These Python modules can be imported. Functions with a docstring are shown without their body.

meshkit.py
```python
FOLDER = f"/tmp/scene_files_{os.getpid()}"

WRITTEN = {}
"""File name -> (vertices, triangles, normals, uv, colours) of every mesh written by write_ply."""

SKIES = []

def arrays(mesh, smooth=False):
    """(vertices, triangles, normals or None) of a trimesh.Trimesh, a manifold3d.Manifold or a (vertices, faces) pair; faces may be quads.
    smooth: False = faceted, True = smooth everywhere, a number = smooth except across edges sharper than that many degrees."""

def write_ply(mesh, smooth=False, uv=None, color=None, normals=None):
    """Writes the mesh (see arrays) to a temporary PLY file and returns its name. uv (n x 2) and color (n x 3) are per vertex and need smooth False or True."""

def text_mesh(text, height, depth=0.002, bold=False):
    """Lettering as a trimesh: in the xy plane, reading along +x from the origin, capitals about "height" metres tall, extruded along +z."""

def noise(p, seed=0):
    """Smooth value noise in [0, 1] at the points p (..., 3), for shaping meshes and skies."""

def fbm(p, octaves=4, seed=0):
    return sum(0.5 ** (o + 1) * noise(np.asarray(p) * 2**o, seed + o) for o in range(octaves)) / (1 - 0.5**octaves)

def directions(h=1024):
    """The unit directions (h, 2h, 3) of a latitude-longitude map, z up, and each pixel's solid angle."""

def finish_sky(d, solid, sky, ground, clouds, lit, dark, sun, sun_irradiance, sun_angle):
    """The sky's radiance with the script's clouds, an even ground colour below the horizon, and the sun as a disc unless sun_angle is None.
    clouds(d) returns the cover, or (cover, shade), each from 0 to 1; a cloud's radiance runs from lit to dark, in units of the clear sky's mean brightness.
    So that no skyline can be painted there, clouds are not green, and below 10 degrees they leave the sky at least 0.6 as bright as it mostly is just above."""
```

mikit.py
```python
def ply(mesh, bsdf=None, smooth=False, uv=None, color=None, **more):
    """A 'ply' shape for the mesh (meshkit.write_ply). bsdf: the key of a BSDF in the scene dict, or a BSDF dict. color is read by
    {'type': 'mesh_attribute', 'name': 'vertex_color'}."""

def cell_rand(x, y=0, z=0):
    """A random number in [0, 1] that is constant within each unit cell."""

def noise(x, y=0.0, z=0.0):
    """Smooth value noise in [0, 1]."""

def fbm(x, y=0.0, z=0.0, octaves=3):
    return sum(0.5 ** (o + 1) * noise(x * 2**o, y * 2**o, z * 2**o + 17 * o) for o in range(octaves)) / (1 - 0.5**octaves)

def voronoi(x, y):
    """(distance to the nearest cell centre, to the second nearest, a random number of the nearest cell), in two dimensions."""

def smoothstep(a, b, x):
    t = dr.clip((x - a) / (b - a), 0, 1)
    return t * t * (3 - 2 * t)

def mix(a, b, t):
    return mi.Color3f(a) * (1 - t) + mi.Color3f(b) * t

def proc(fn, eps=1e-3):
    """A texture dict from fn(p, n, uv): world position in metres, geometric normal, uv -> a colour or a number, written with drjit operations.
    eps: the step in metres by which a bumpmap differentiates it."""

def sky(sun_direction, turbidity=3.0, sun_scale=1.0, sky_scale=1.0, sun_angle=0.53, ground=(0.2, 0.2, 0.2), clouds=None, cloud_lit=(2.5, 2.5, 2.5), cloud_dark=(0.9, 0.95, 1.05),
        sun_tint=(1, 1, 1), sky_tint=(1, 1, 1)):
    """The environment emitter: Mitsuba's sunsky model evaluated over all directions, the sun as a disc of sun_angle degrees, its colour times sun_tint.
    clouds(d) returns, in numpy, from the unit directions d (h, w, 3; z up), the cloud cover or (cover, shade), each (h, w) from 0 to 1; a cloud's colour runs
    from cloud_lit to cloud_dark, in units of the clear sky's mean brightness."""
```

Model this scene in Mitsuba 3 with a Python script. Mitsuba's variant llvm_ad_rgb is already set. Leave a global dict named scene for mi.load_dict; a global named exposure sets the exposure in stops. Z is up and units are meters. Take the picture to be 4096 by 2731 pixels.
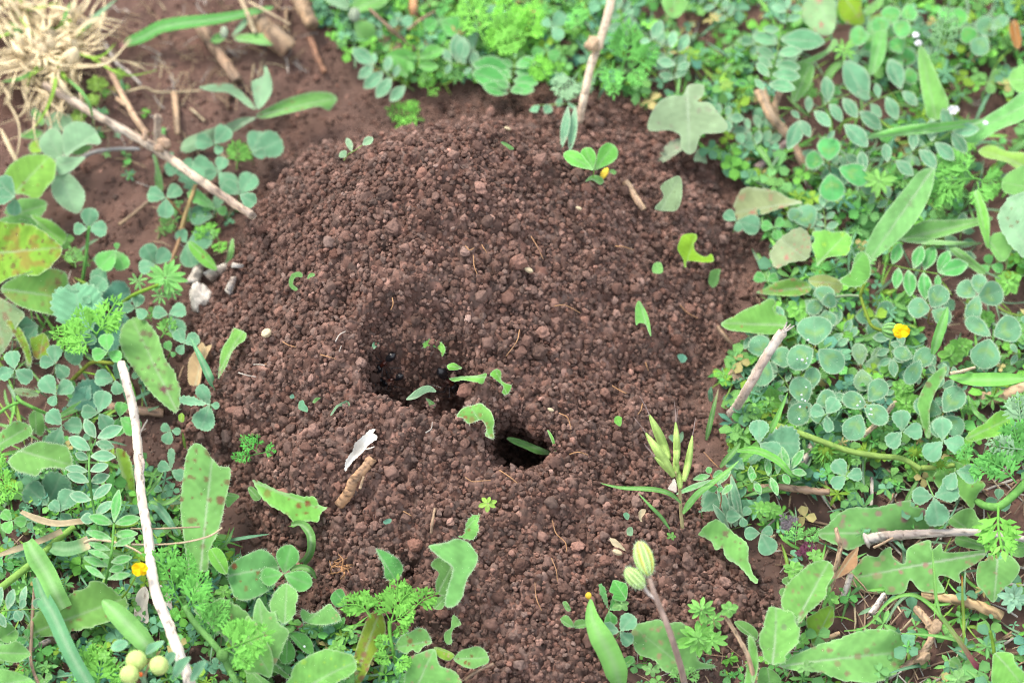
import math, numpy as np, trimesh, drjit as dr, mitsuba as mi, mikit, meshkit, manifold3d, shapely
from scipy.spatial import Delaunay, cKDTree
from scipy import ndimage

# ------------------------------------------------------------------ camera, sky, exposure
T4 = mi.ScalarTransform4f
scene, labels = {}, {}
rng = np.random.default_rng(11)
exposure = 2.93
PITCH, ROLL, DIST, SPAN = math.radians(53), math.radians(-6), 1.0, 0.40
TARGET = np.array([0.0, 0.0, 0.012])
FWD = np.array([0, math.cos(PITCH), -math.sin(PITCH)])
_r, _u = np.array([1.0, 0, 0]), np.array([0, math.sin(PITCH), math.cos(PITCH)])
RIGHT = math.cos(ROLL) * _r + math.sin(ROLL) * _u
UP = -math.sin(ROLL) * _r + math.cos(ROLL) * _u
EYE = TARGET - FWD * DIST
CAM = -FWD
scene['camera'] = {'type': 'thinlens', 'fov': math.degrees(2 * math.atan(SPAN / 2 / DIST)), 'fov_axis': 'x', 'aperture_radius': 0.0068, 'focus_distance': DIST - 0.050,
                   'near_clip': 0.05, 'far_clip': 100.0, 'to_world': T4().look_at(origin=EYE.tolist(), target=TARGET.tolist(), up=UP.tolist())}
scene['sky'] = mikit.sky([-0.32, 0.30, 0.85], turbidity=3, sun_scale=0.52, sun_angle=22, sun_tint=(0.93, 1.0, 1.10), clouds=lambda d: 1.0, cloud_lit=(2.15, 2.25, 2.4))

# ------------------------------------------------------------------ materials (colour comes from the meshes' own vertex colours)
VC = {'type': 'mesh_attribute', 'name': 'vertex_color'}
scene['soil_matter'] = {'type': 'twosided', 'bsdf': {'type': 'principled', 'base_color': VC, 'roughness': 0.85, 'specular': 0.14}}
scene['dry_matter'] = {'type': 'twosided', 'bsdf': {'type': 'principled', 'base_color': VC, 'roughness': 0.7, 'specular': 0.3}}
scene['leaf_matter'] = {'type': 'principledthin', 'base_color': VC, 'roughness': 0.5, 'diff_trans': 0.4, 'eta': 1.3}
scene['ant_matter'] = {'type': 'principled', 'base_color': VC, 'roughness': 0.25, 'specular': 0.5}
scene['water_matter'] = {'type': 'dielectric', 'int_ior': 1.33}

def unit(v):
    v = np.asarray(v, float)
    return v / (np.linalg.norm(v, axis=-1, keepdims=True) + 1e-12)

# ------------------------------------------------------------------ the lie of the land: heights on a 1 mm grid
G0, G1, GS = np.array([-0.36, -0.36]), np.array([0.36, 0.42]), 0.001
gx, gy = np.arange(G0[0], G1[0], GS), np.arange(G0[1], G1[1], GS)
GX, GY = np.meshgrid(gx, gy, indexing='ij')
def grid_noise(scale, seed, octaves=3):
    return meshkit.fbm(np.stack([GX / scale, GY / scale, 0 * GX], -1), octaves, seed) - 0.5
PLANE = (-0.05, 0.10)                                    # the ground falls away to the right and towards the viewer
def plane_z(x, y):
    return PLANE[0] * x + PLANE[1] * y
def on_plane(px, h=0.0):
    """where the view through photo points (4096 px wide) meets the sloping ground, lifted by h"""
    px = np.atleast_2d(np.asarray(px, float))
    d = rays(px)
    t = (PLANE[0] * EYE[0] + PLANE[1] * EYE[1] + h - EYE[2]) / (d[:, 2] - PLANE[0] * d[:, 0] - PLANE[1] * d[:, 1])
    return EYE + d * t[:, None]
def rays(px):
    a = (px[:, 0] / 4096 - 0.5) * SPAN / DIST
    b = -(px[:, 1] - 1365.5) / 4096 * SPAN / DIST
    return FWD + a[:, None] * RIGHT + b[:, None] * UP
N1, N2, N3 = grid_noise(0.06, 1), grid_noise(0.018, 5), grid_noise(0.006, 9)
GROUND = plane_z(GX, GY) + 0.010 * N1 + 0.008 * N2 + 0.0042 * N3
def inside_distance(poly_xy):
    m = shapely.contains_xy(shapely.Polygon(poly_xy), GX.ravel(), GY.ravel()).reshape(GX.shape)
    return m, ndimage.distance_transform_edt(m) * GS
def sstep(a, b, x):
    t = np.clip((x - a) / (b - a), 0, 1)
    return t * t * (3 - 2 * t)
MOUND_PX = [(1010, 700), (1150, 540), (1400, 390), (1690, 275), (2090, 255), (2480, 335), (2810, 490), (3070, 770), (3130, 1010), (3020, 1290), (2930, 1500), (2880, 1800), (2950, 2030), (3190, 2330),
            (3140, 2590), (2830, 2640), (2560, 2640), (2450, 2950), (1850, 2950), (1650, 2560), (1420, 2500), (1250, 2420), (1150, 2330), (880, 2120), (840, 1980), (570, 1840), (650, 1380), (840, 1080), (920, 860)]
mound_xy = on_plane(MOUND_PX, 0.006)[:, :2]
MASK, MD = inside_distance(mound_xy)
MASK = (MD + 0.010 * (N1 + N2)) > 0.0035
_lab, _n = ndimage.label(MASK); MASK = _lab == 1 + np.argmax(ndimage.sum(MASK, _lab, range(1, _n + 1)))
MD = ndimage.distance_transform_edt(MASK) * GS
crest = on_plane([(1740, 640)], 0.060)[0]
rx, ry = GX - crest[0], GY - crest[1]
rad = np.sqrt((rx / 0.108) ** 2 + (np.where(ry > 0, ry / 0.066, ry / 0.140)) ** 2 + 0.012)
cone = 0.070 * np.clip(1.04 - rad, 0, 2) ** 1.12
def lump(px, r, h, at=0.02):
    c = on_plane([px], at)[0]
    return h * np.exp(-((GX - c[0]) ** 2 + (GY - c[1]) ** 2) / (r * r))
shelf = 0.014 * sstep(0, 0.035, MD)
OFF = np.maximum(cone, shelf) + 0.35 * np.minimum(cone, shelf)
OFF += lump((1180, 1900), 0.016, 0.011) + lump((1420, 1720), 0.03, 0.006) + lump((1930, 1600), 0.010, 0.006, .03) + lump((1470, 1640), 0.009, 0.004, .03) + lump((1600, 1690), 0.009, 0.004, .03) + lump((1760, 1715), 0.009, 0.003, .03) + lump((1560, 2150), 0.03, 0.004) + lump((2150, 2100), 0.03, 0.005) + lump((1250, 1500), 0.02, 0.006, .03)
OFF = (OFF + 0.007 * N1 + 0.006 * N2 + 0.003 * N3) * sstep(-0.001, 0.012, MD + 0.004 * N2)
MOUND0 = GROUND + np.where(MASK, np.maximum(OFF, 0), 0)
def pit(px, soft, depth, at, front=None):
    m, d = inside_distance(on_plane(px, at)[:, :2])
    if front:                                            # deepest under its near rim
        d3 = np.stack([GX - EYE[0], GY - EYE[1], MOUND0 - EYE[2]], -1)
        v = 1365.5 - (d3 @ UP) / (d3 @ FWD) * DIST * 4096 / SPAN
        depth = depth * (0.30 + 0.70 * sstep(front[0], front[1], v))
    return depth * sstep(0, soft, d)
HOLE_A = [(1440, 1420), (1465, 1325), (1555, 1255), (1695, 1242), (1825, 1295), (1895, 1415), (1925, 1550), (1865, 1640), (1740, 1672), (1610, 1642), (1530, 1595), (1455, 1590)]
HOLE_B = [(1928, 1790), (1945, 1718), (2008, 1680), (2065, 1664), (2118, 1676), (2150, 1715), (2204, 1706), (2256, 1797), (2218, 1845), (2165, 1880), (2050, 1896), (1945, 1880)]
def height_at(px, guess=0.03):
    return on_plane(px, guess)
PIT = np.maximum.reduce([pit(HOLE_A, 0.0045, 0.038, 0.033, (1250, 1470)), pit(HOLE_B, 0.006, 0.046, 0.024), pit([(2490, 2400), (2600, 2410), (2610, 2470), (2500, 2480)], 0.005, 0.022, 0.012),
                         pit([(1600, 2235), (1670, 2225), (1690, 2290), (1610, 2310)], 0.004, 0.018, 0.015)])
LEAN = 0.55 * pit(HOLE_B, 0.006, 0.046, 0.024) + 0.3 * pit([(2490, 2400), (2600, 2410), (2610, 2470), (2500, 2480)], 0.005, 0.022, 0.012)   # the small burrow runs back under its far rim
NSM = ndimage.gaussian_filter(MOUND0, 8)
SLX, SLY = np.gradient(NSM, GS)
def look_up(field, x, y, order=1):
    return ndimage.map_coordinates(field, [(np.asarray(x) - G0[0]) / GS, (np.asarray(y) - G0[1]) / GS], order=order, mode='nearest')
def lift(px, h=0.0):
    """3-D points on the surface (raised by h metres) seen at the photo points"""
    px = np.atleast_2d(np.asarray(px, float))
    d, h = rays(px), np.broadcast_to(np.asarray(h, float), len(px))
    z = np.full(len(px), 0.02)
    for _ in range(14):
        p = EYE + d * ((z - EYE[2]) / d[:, 2])[:, None]
        z = 0.3 * z + 0.7 * (look_up(MOUND0, p[:, 0], p[:, 1]) + h)
    return EYE + d * ((z - EYE[2]) / d[:, 2])[:, None]
def floor_lift(px, h=0.0):
    """as lift, but down to the floor of the burrows: the first crossing along each view"""
    px = np.atleast_2d(np.asarray(px, float)); d = rays(px); out_ = []
    for i in range(len(px)):
        t = np.linspace(.85, 1.12, 2400); p = EYE + d[i] * t[:, None]
        below = p[:, 2] < look_up(MOUND0 - PIT, p[:, 0], p[:, 1]) + h
        out_.append(p[below.argmax()])
    return np.array(out_)
def slope_normal(p):
    return unit([-look_up(SLX, [p[0]], [p[1]])[0], -look_up(SLY, [p[0]], [p[1]])[0], 1.0])

# ------------------------------------------------------------------ keys, labels
used = {}
def key_for(name):
    n = used.get(name, 0)
    used[name] = n + 1
    return name if n == 0 else f'{name}_{n:03d}'
def put(key, mesh, matter, color, smooth=True):
    scene[key] = mikit.ply(mesh, matter, smooth=smooth, color=np.clip(color, 0.004, 0.85))
    return key
def thing(name, label, cat, group=None):
    k = key_for(name)
    labels[k] = {'label': label, 'category': cat}
    if group: labels[k]['group'] = group
    return k
def part(root, name, mesh, matter, color, smooth=True):
    return put(key_for(f'{root}__{name}'), mesh, matter, color, smooth)

# ------------------------------------------------------------------ ground and mound
SOIL = np.array([0.105, 0.064, 0.053])
def soil_color(p, k=1.0, seed=3):
    a = meshkit.fbm(p * 60, 3, seed)[:, None]
    b = meshkit.fbm(p * 420, 2, seed + 4)[:, None]
    return SOIL * k * (0.62 + 0.45 * a + 0.35 * b) * (1 + np.array([0.10, 0, -0.06]) * (a - 0.5) * 2)
fine_x, fine_y = np.arange(-0.33, 0.331, 0.002), np.arange(-0.33, 0.40, 0.002)
out = np.array([0.02, 0.06, 0.15, 0.4, 1.0, 2.5, 6.0, 14.0])
lx, ly = np.r_[-0.33 - out[::-1], fine_x, 0.33 + out], np.r_[-0.33 - out[::-1], fine_y, fine_y[-1] + out]
LX, LY = np.meshgrid(lx, ly, indexing='ij')
gz = look_up(GROUND - 0.085 * sstep(0.012, 0.03, MD), np.clip(LX, -0.355, 0.355), np.clip(LY, -0.355, 0.415))
def grid_faces(nx, ny, keep=None):
    i = np.arange(nx * ny).reshape(nx, ny)
    q = np.stack([i[:-1, :-1], i[1:, :-1], i[1:, 1:], i[:-1, 1:]], -1).reshape(-1, 4)
    if keep is not None:
        q = q[keep[q].all(1)]
    return np.vstack([q[:, [0, 1, 2]], q[:, [0, 2, 3]]])
gp = np.stack([LX, LY, gz], -1).reshape(-1, 3)
put('ground', (gp, grid_faces(*LX.shape)), 'soil_matter', soil_color(gp, 1.0))
labels['ground'] = {'kind': 'structure', 'label': 'bare reddish brown clay soil under the weeds'}

st = 1
mz = np.where(MASK, MOUND0 - PIT - 0.0006, GROUND - 0.004)
mp = np.stack([GX + 0 * LEAN, GY + LEAN, mz], -1)[::st, ::st]
keep = (ndimage.binary_dilation(MASK, iterations=3)[::st, ::st]).ravel()
mf = grid_faces(*mp.shape[:2], keep=keep)
ids = np.unique(mf)
remap = np.zeros(mp.shape[0] * mp.shape[1], int); remap[ids] = np.arange(len(ids))
mv = mp.reshape(-1, 3)[ids]; mf = remap[mf]
MOUND = thing('ant_mound', 'crumbly reddish brown ant nest mound with two burrow holes', 'anthill')
# crumbs of soil: small lumps in a few shapes, turned and sized at random
def lump_shape(sub, rough, seed):
    m = trimesh.creation.icosphere(subdivisions=sub)
    v = np.array(m.vertices)
    g = np.random.default_rng(seed)
    v = v * (1 + rough * (meshkit.fbm(v * 1.1 + seed * 3.1, 2, seed)[:, None] - 0.5) * 2)
    for _ in range(5):                                    # flat chips where the crumb broke
        n = unit(g.normal(size=3)); c = g.uniform(0.62, 0.9)
        over = np.maximum(v @ n - c, 0)
        v = v - over[:, None] * n * 0.85
    if sub > 1:
        v *= 1 + 0.30 * (meshkit.noise(v * 3.3 + seed, seed)[:, None] - 0.5) + (0.22 * (meshkit.noise(v * 7.0 + seed, seed + 1)[:, None] - 0.5) if sub > 2 else 0)
    return v, np.array(m.faces)
SHAPES_0 = [lump_shape(0, 0.5, k) for k in range(8)]
SHAPES_1 = [lump_shape(1, 0.75, 20 + k) for k in range(20)]
SHAPES_2 = [lump_shape(2, 0.65, 60 + k) for k in range(10)]
def clump_shape(subs, seed):
    g = np.random.default_rng(seed); V, F, at = [], [], 0
    for i, sub in enumerate(subs):
        v, f = lump_shape(sub, 0.6, seed * 7 + i)
        r = g.uniform(.42, .62) if i else g.uniform(.6, .72)
        V.append(v * r + (unit(g.normal(size=3)) * g.uniform(.42, .66) if i else 0)); F.append(f + at); at += len(v)
    return np.vstack(V), np.vstack(F)
CLUMPS = [clump_shape((1, 0, 0, 0, 0), 300 + k) for k in range(12)]
SMALL_CLUMPS = [clump_shape((0, 0, 0, 0), 400 + k) for k in range(12)]
SHAPES_3 = [lump_shape(3, 0.5, 90 + k) for k in range(8)]
def turns(n, g):
    q = unit(g.normal(size=(n, 4))); w, x, y, z = q.T
    return np.stack([1 - 2 * (y * y + z * z), 2 * (x * y - z * w), 2 * (x * z + y * w), 2 * (x * y + z * w), 1 - 2 * (x * x + z * z), 2 * (y * z - x * w), 2 * (x * z - y * w), 2 * (y * z + x * w), 1 - 2 * (x * x + y * y)], -1).reshape(n, 3, 3)
def crumb_color(n, g):
    k = np.exp(g.normal(0, 0.33, (n, 1)))
    red = np.clip(g.normal(0, 1, (n, 1)), -2, 2.5)
    return SOIL * k * (1 + red * np.array([0.045, -0.02, -0.045])) * 1.12
def heap(centres, radii, shapes, g, colors=None):
    n = len(centres)
    colors = crumb_color(n, g) if colors is None else colors
    which, R = g.integers(0, len(shapes), n), turns(n, g)
    squash = g.uniform(0.7, 1.1, (n, 3))
    V, F, C, at = [], [], [], 0
    for w, (sv, sf) in enumerate(shapes):
        k = np.nonzero(which == w)[0]
        if not len(k): continue
        v = np.einsum('nij,nvj->nvi', R[k], sv[None] * squash[k, None]) * radii[k, None, None] + centres[k, None]
        V.append(v.reshape(-1, 3)); C.append(np.repeat(colors[k], len(sv), 0) * g.uniform(0.88, 1.12, (len(k) * len(sv), 1)))
        F.append((sf[None] + (np.arange(len(k)) * len(sv))[:, None, None]).reshape(-1, 3) + at); at += len(k) * len(sv)
    return np.vstack(V), np.vstack(F), np.vstack(C)
tri = mv[mf]; tn = np.cross(tri[:, 1] - tri[:, 0], tri[:, 2] - tri[:, 0]); area = np.linalg.norm(tn, axis=1) / 2; tn = tn / (2 * area[:, None] + 1e-20)
mid = tri.mean(1)
edge = look_up(MD, mid[:, 0], mid[:, 1])
weight = area * sstep(-0.001, 0.004, edge)
def on_mound(n, g):
    k = g.choice(len(area), n, p=weight / weight.sum())
    a, b = g.random((2, n, 1)); f = a + b > 1; a, b = np.where(f, 1 - a, a), np.where(f, 1 - b, b)
    return tri[k, 0] + a * (tri[k, 1] - tri[k, 0]) + b * (tri[k, 2] - tri[k, 0]), tn[k]
# the body of the mound: itself packed of crumbs, as domes that meet in creases
seed_p, _ = on_mound(30000, np.random.default_rng(4))
_t = cKDTree(seed_p); _drop = np.zeros(len(seed_p), bool)
for a_, b_ in _t.query_pairs(0.0013):
    if not _drop[a_]: _drop[b_] = True
seed_p = seed_p[~_drop]
gb = np.random.default_rng(6)
seed_r, seed_c = gb.uniform(.0011, .0021, len(seed_p)), crumb_color(len(seed_p), gb)
BS = 0.0006
ok_ = np.argwhere(MASK); bx = np.arange(gx[ok_[:, 0].min()] - .004, gx[ok_[:, 0].max()] + .004, BS); by = np.arange(gy[ok_[:, 1].min()] - .004, gy[ok_[:, 1].max()] + .004, BS)
BX, BY = np.meshgrid(bx, by, indexing='ij')
inb = look_up(ndimage.binary_dilation(MASK, iterations=2).astype(float), BX, BY) > .5
bz = np.where(look_up(MASK.astype(float), BX, BY) > .5, look_up(MOUND0 - PIT, BX, BY) - .0019, look_up(GROUND, BX, BY) - .004)
bv = np.stack([BX, BY + look_up(LEAN, BX, BY), bz], -1).reshape(-1, 3)
bf = grid_faces(*BX.shape, keep=inb.ravel())
ids = np.unique(bf); rm = np.zeros(len(bv), int); rm[ids] = np.arange(len(ids)); bv, bf = bv[ids], rm[bf]
dd, ii = cKDTree(seed_p).query(bv + [0, 0, .0019], k=4)
hh = np.sqrt(np.maximum(seed_r[ii] ** 2 - dd ** 2, 0)) * .95
best = hh.argmax(1); row = np.arange(len(bv))
n_b = meshkit.noise(bv * 1500, 3)
bv[:, 2] += hh[row, best] + .0003 * n_b - .0008 * (hh[row, best] <= 0)
part(MOUND, 'body', (bv, bf), 'soil_matter', seed_c[ii[row, best]] * (.85 + .3 * n_b[:, None]))
NAMED = [(1545, 776, 62), (1570, 905, 66), (2157, 1412, 80), (1160, 1265, 52), (1440, 1450, 52), (1255, 1720, 60), (1580, 2000, 50), (2075, 1050, 75), (2170, 1330, 62), (2130, 1160, 45), (1335, 1012, 52), (960, 1650, 55),
         (3060 - 640, 2240, 50), (2260, 2350, 60), (2080, 2260, 65), (2310, 2185, 55), (1440, 2110, 48), (1650, 1905, 42), (2420, 1570, 50), (2640, 1545, 48), (2600, 1010, 50), (1130, 960, 50), (1380, 2380, 60), (1790, 2200, 48),
         (2750, 2240, 62), (2900, 2330, 58), (2690, 2200, 50), (2560, 2480, 55), (1660, 2180, 70), (1860, 1560, 62), (1185, 900, 55), (1300, 720, 48), (2160, 640, 58), (1700, 860, 50), (1920, 750, 52), (1860, 1010, 45)]
gc = np.random.default_rng(5)
np_px = np.array([(a, b) for a, b, _ in NAMED], float)
big_c = lift(np_px, 0.0015); big_r = np.array([r for *_, r in NAMED]) * 0.5 * SPAN / 4096 * 0.98
placed_c, placed_r = big_c, big_r
big_shape = [(big_c, big_r)]
for count, lo, hi, tight in ((255, 1.9, 2.7, 1.0), (1500, 1.45, 2.0, 0.80), (8000, 1.0, 1.5, 0.62), (7000, 0.6, 1.0, 0.5), (5000, 0.3, 0.6, 0.45)):
    p, n = on_mound(int(count * 3), gc)
    r = gc.uniform(lo, hi, len(p)) * 1e-3
    tree = cKDTree(placed_c)
    near = tree.query_ball_point(p, 0.0045)
    ok = np.array([not len(j) or (np.linalg.norm(placed_c[j] - q, axis=1) > tight * (placed_r[j] * 0.9 + rr) * 0.9).all() for q, j, rr in zip(p, near, r)]) if count < 20000 else np.ones(len(p), bool)
    p, n, r = p[ok], n[ok], r[ok]
    kill = np.zeros(len(p), bool)
    if count < 20000:
        for a, b in cKDTree(p).query_pairs(tight * (lo + hi) * 0.92e-3):
            if not kill[a]: kill[b] = True
    p, n, r = p[~kill][:count], n[~kill][:count], r[~kill][:count]
    c = p + n * (r * gc.uniform(0.0, 0.9, len(r)))[:, None]
    big_shape.append((c, r))
    placed_c, placed_r = np.vstack([placed_c, c]), np.r_[placed_r, r]
CRUMBS = big_shape
one_by_one = np.vstack([CRUMBS[0][0], CRUMBS[1][0]]), np.r_[CRUMBS[0][1], CRUMBS[1][1]]
for i, (c, r) in enumerate(zip(*one_by_one)):
    v, f, col = heap(c[None], np.array([r]), [SHAPES_3[i % 8] if i < len(NAMED) else SHAPES_2[i % 10]], gc, crumb_color(1, gc) * (1.12 if i < len(NAMED) else 1))
    part(MOUND, 'crumb', (v, f), 'soil_matter', col)
V, F, C, at = [], [], [], 0
for (c, r), sh in zip(CRUMBS[2:], (CLUMPS + SHAPES_2[:3], CLUMPS + SHAPES_1[:8], SMALL_CLUMPS + SHAPES_1[:4], SHAPES_0)):
    v, f, col = heap(c, r, sh, gc)
    V.append(v); F.append(f + at); C.append(col); at += len(v)
k = part(MOUND, 'fine_crumbs', (np.vstack(V), np.vstack(F)), 'soil_matter', np.vstack(C), smooth=False)
labels[k] = {'kind': 'stuff', 'label': 'loose small soil crumbs covering the mound'}
print('crumbs', [len(c) for c, _ in CRUMBS], 'tris', sum(map(len, F)))

# ------------------------------------------------------------------ builders for plants, sticks and scraps
# places are given as they were read from twelve enlarged crops of the photo: crop name -> its corner in the photo
CROPS = {f'{r}{c}': (1000 * c, y) for r, y in (('A', 0), ('B', 900), ('C', 1780)) for c in range(4)}
ZOOM = 1.6505
def at(crop, pts):
    p = np.atleast_2d(np.asarray(pts, float))
    return p / ZOOM + np.array(CROPS[crop])
BLUE, GREEN, LIME, MINT = np.array([0.125, 0.290, 0.170]), np.array([0.145, 0.325, 0.098]), np.array([0.225, 0.400, 0.060]), np.array([0.210, 0.365, 0.215])
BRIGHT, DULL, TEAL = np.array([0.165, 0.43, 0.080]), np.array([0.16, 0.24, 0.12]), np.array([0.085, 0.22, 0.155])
TAN, STRAW, BONE, BARK, RUST = np.array([0.35, 0.25, 0.165]), np.array([0.48, 0.40, 0.265]), np.array([0.50, 0.46, 0.42]), np.array([0.20, 0.14, 0.10]), np.array([0.16, 0.045, 0.03])
PALE = np.array([0.42, 0.52, 0.38])
MM = 0.001
BURIED = []
def smooth_closed(p, n=5):
    p = np.asarray(p, float)
    a, b, c, d = np.roll(p, 1, 0), p, np.roll(p, -1, 0), np.roll(p, -2, 0)
    t = (np.arange(n) / n)[:, None, None]
    q = 0.5 * (2 * b + (c - a) * t + (2 * a - 5 * b + 4 * c - d) * t ** 2 + (3 * b - a - 3 * c + d) * t ** 3)
    return q.transpose(1, 0, 2).reshape(-1, 2)
def smooth_open(p, n=6):
    p = np.asarray(p, float)
    if len(p) < 3:
        t = np.linspace(0, 1, 2 * n + 1)[:, None]
        return p[0] * (1 - t) + p[-1] * t
    e = np.vstack([2 * p[0] - p[1], p, 2 * p[-1] - p[-2]])
    a, b, c, d = e[:-3], e[1:-2], e[2:-1], e[3:]
    t = (np.arange(n) / n)[:, None, None]
    q = 0.5 * (2 * b + (c - a) * t + (2 * a - 5 * b + 4 * c - d) * t ** 2 + (3 * b - a - 3 * c + d) * t ** 3)
    return np.vstack([q.transpose(1, 0, 2).reshape(-1, p.shape[1]), p[-1:]])
def resample(p, step, closed=True):
    p = np.vstack([p, p[:1]]) if closed else p
    s = np.r_[0, np.cumsum(np.linalg.norm(np.diff(p, axis=0), axis=1))]
    n = max(int(s[-1] / step), 6)
    t = np.linspace(0, s[-1], n + 1)
    q = np.stack([np.interp(t, s, p[:, k]) for k in range(2)], 1)
    return q[:-1] if closed else q

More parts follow.
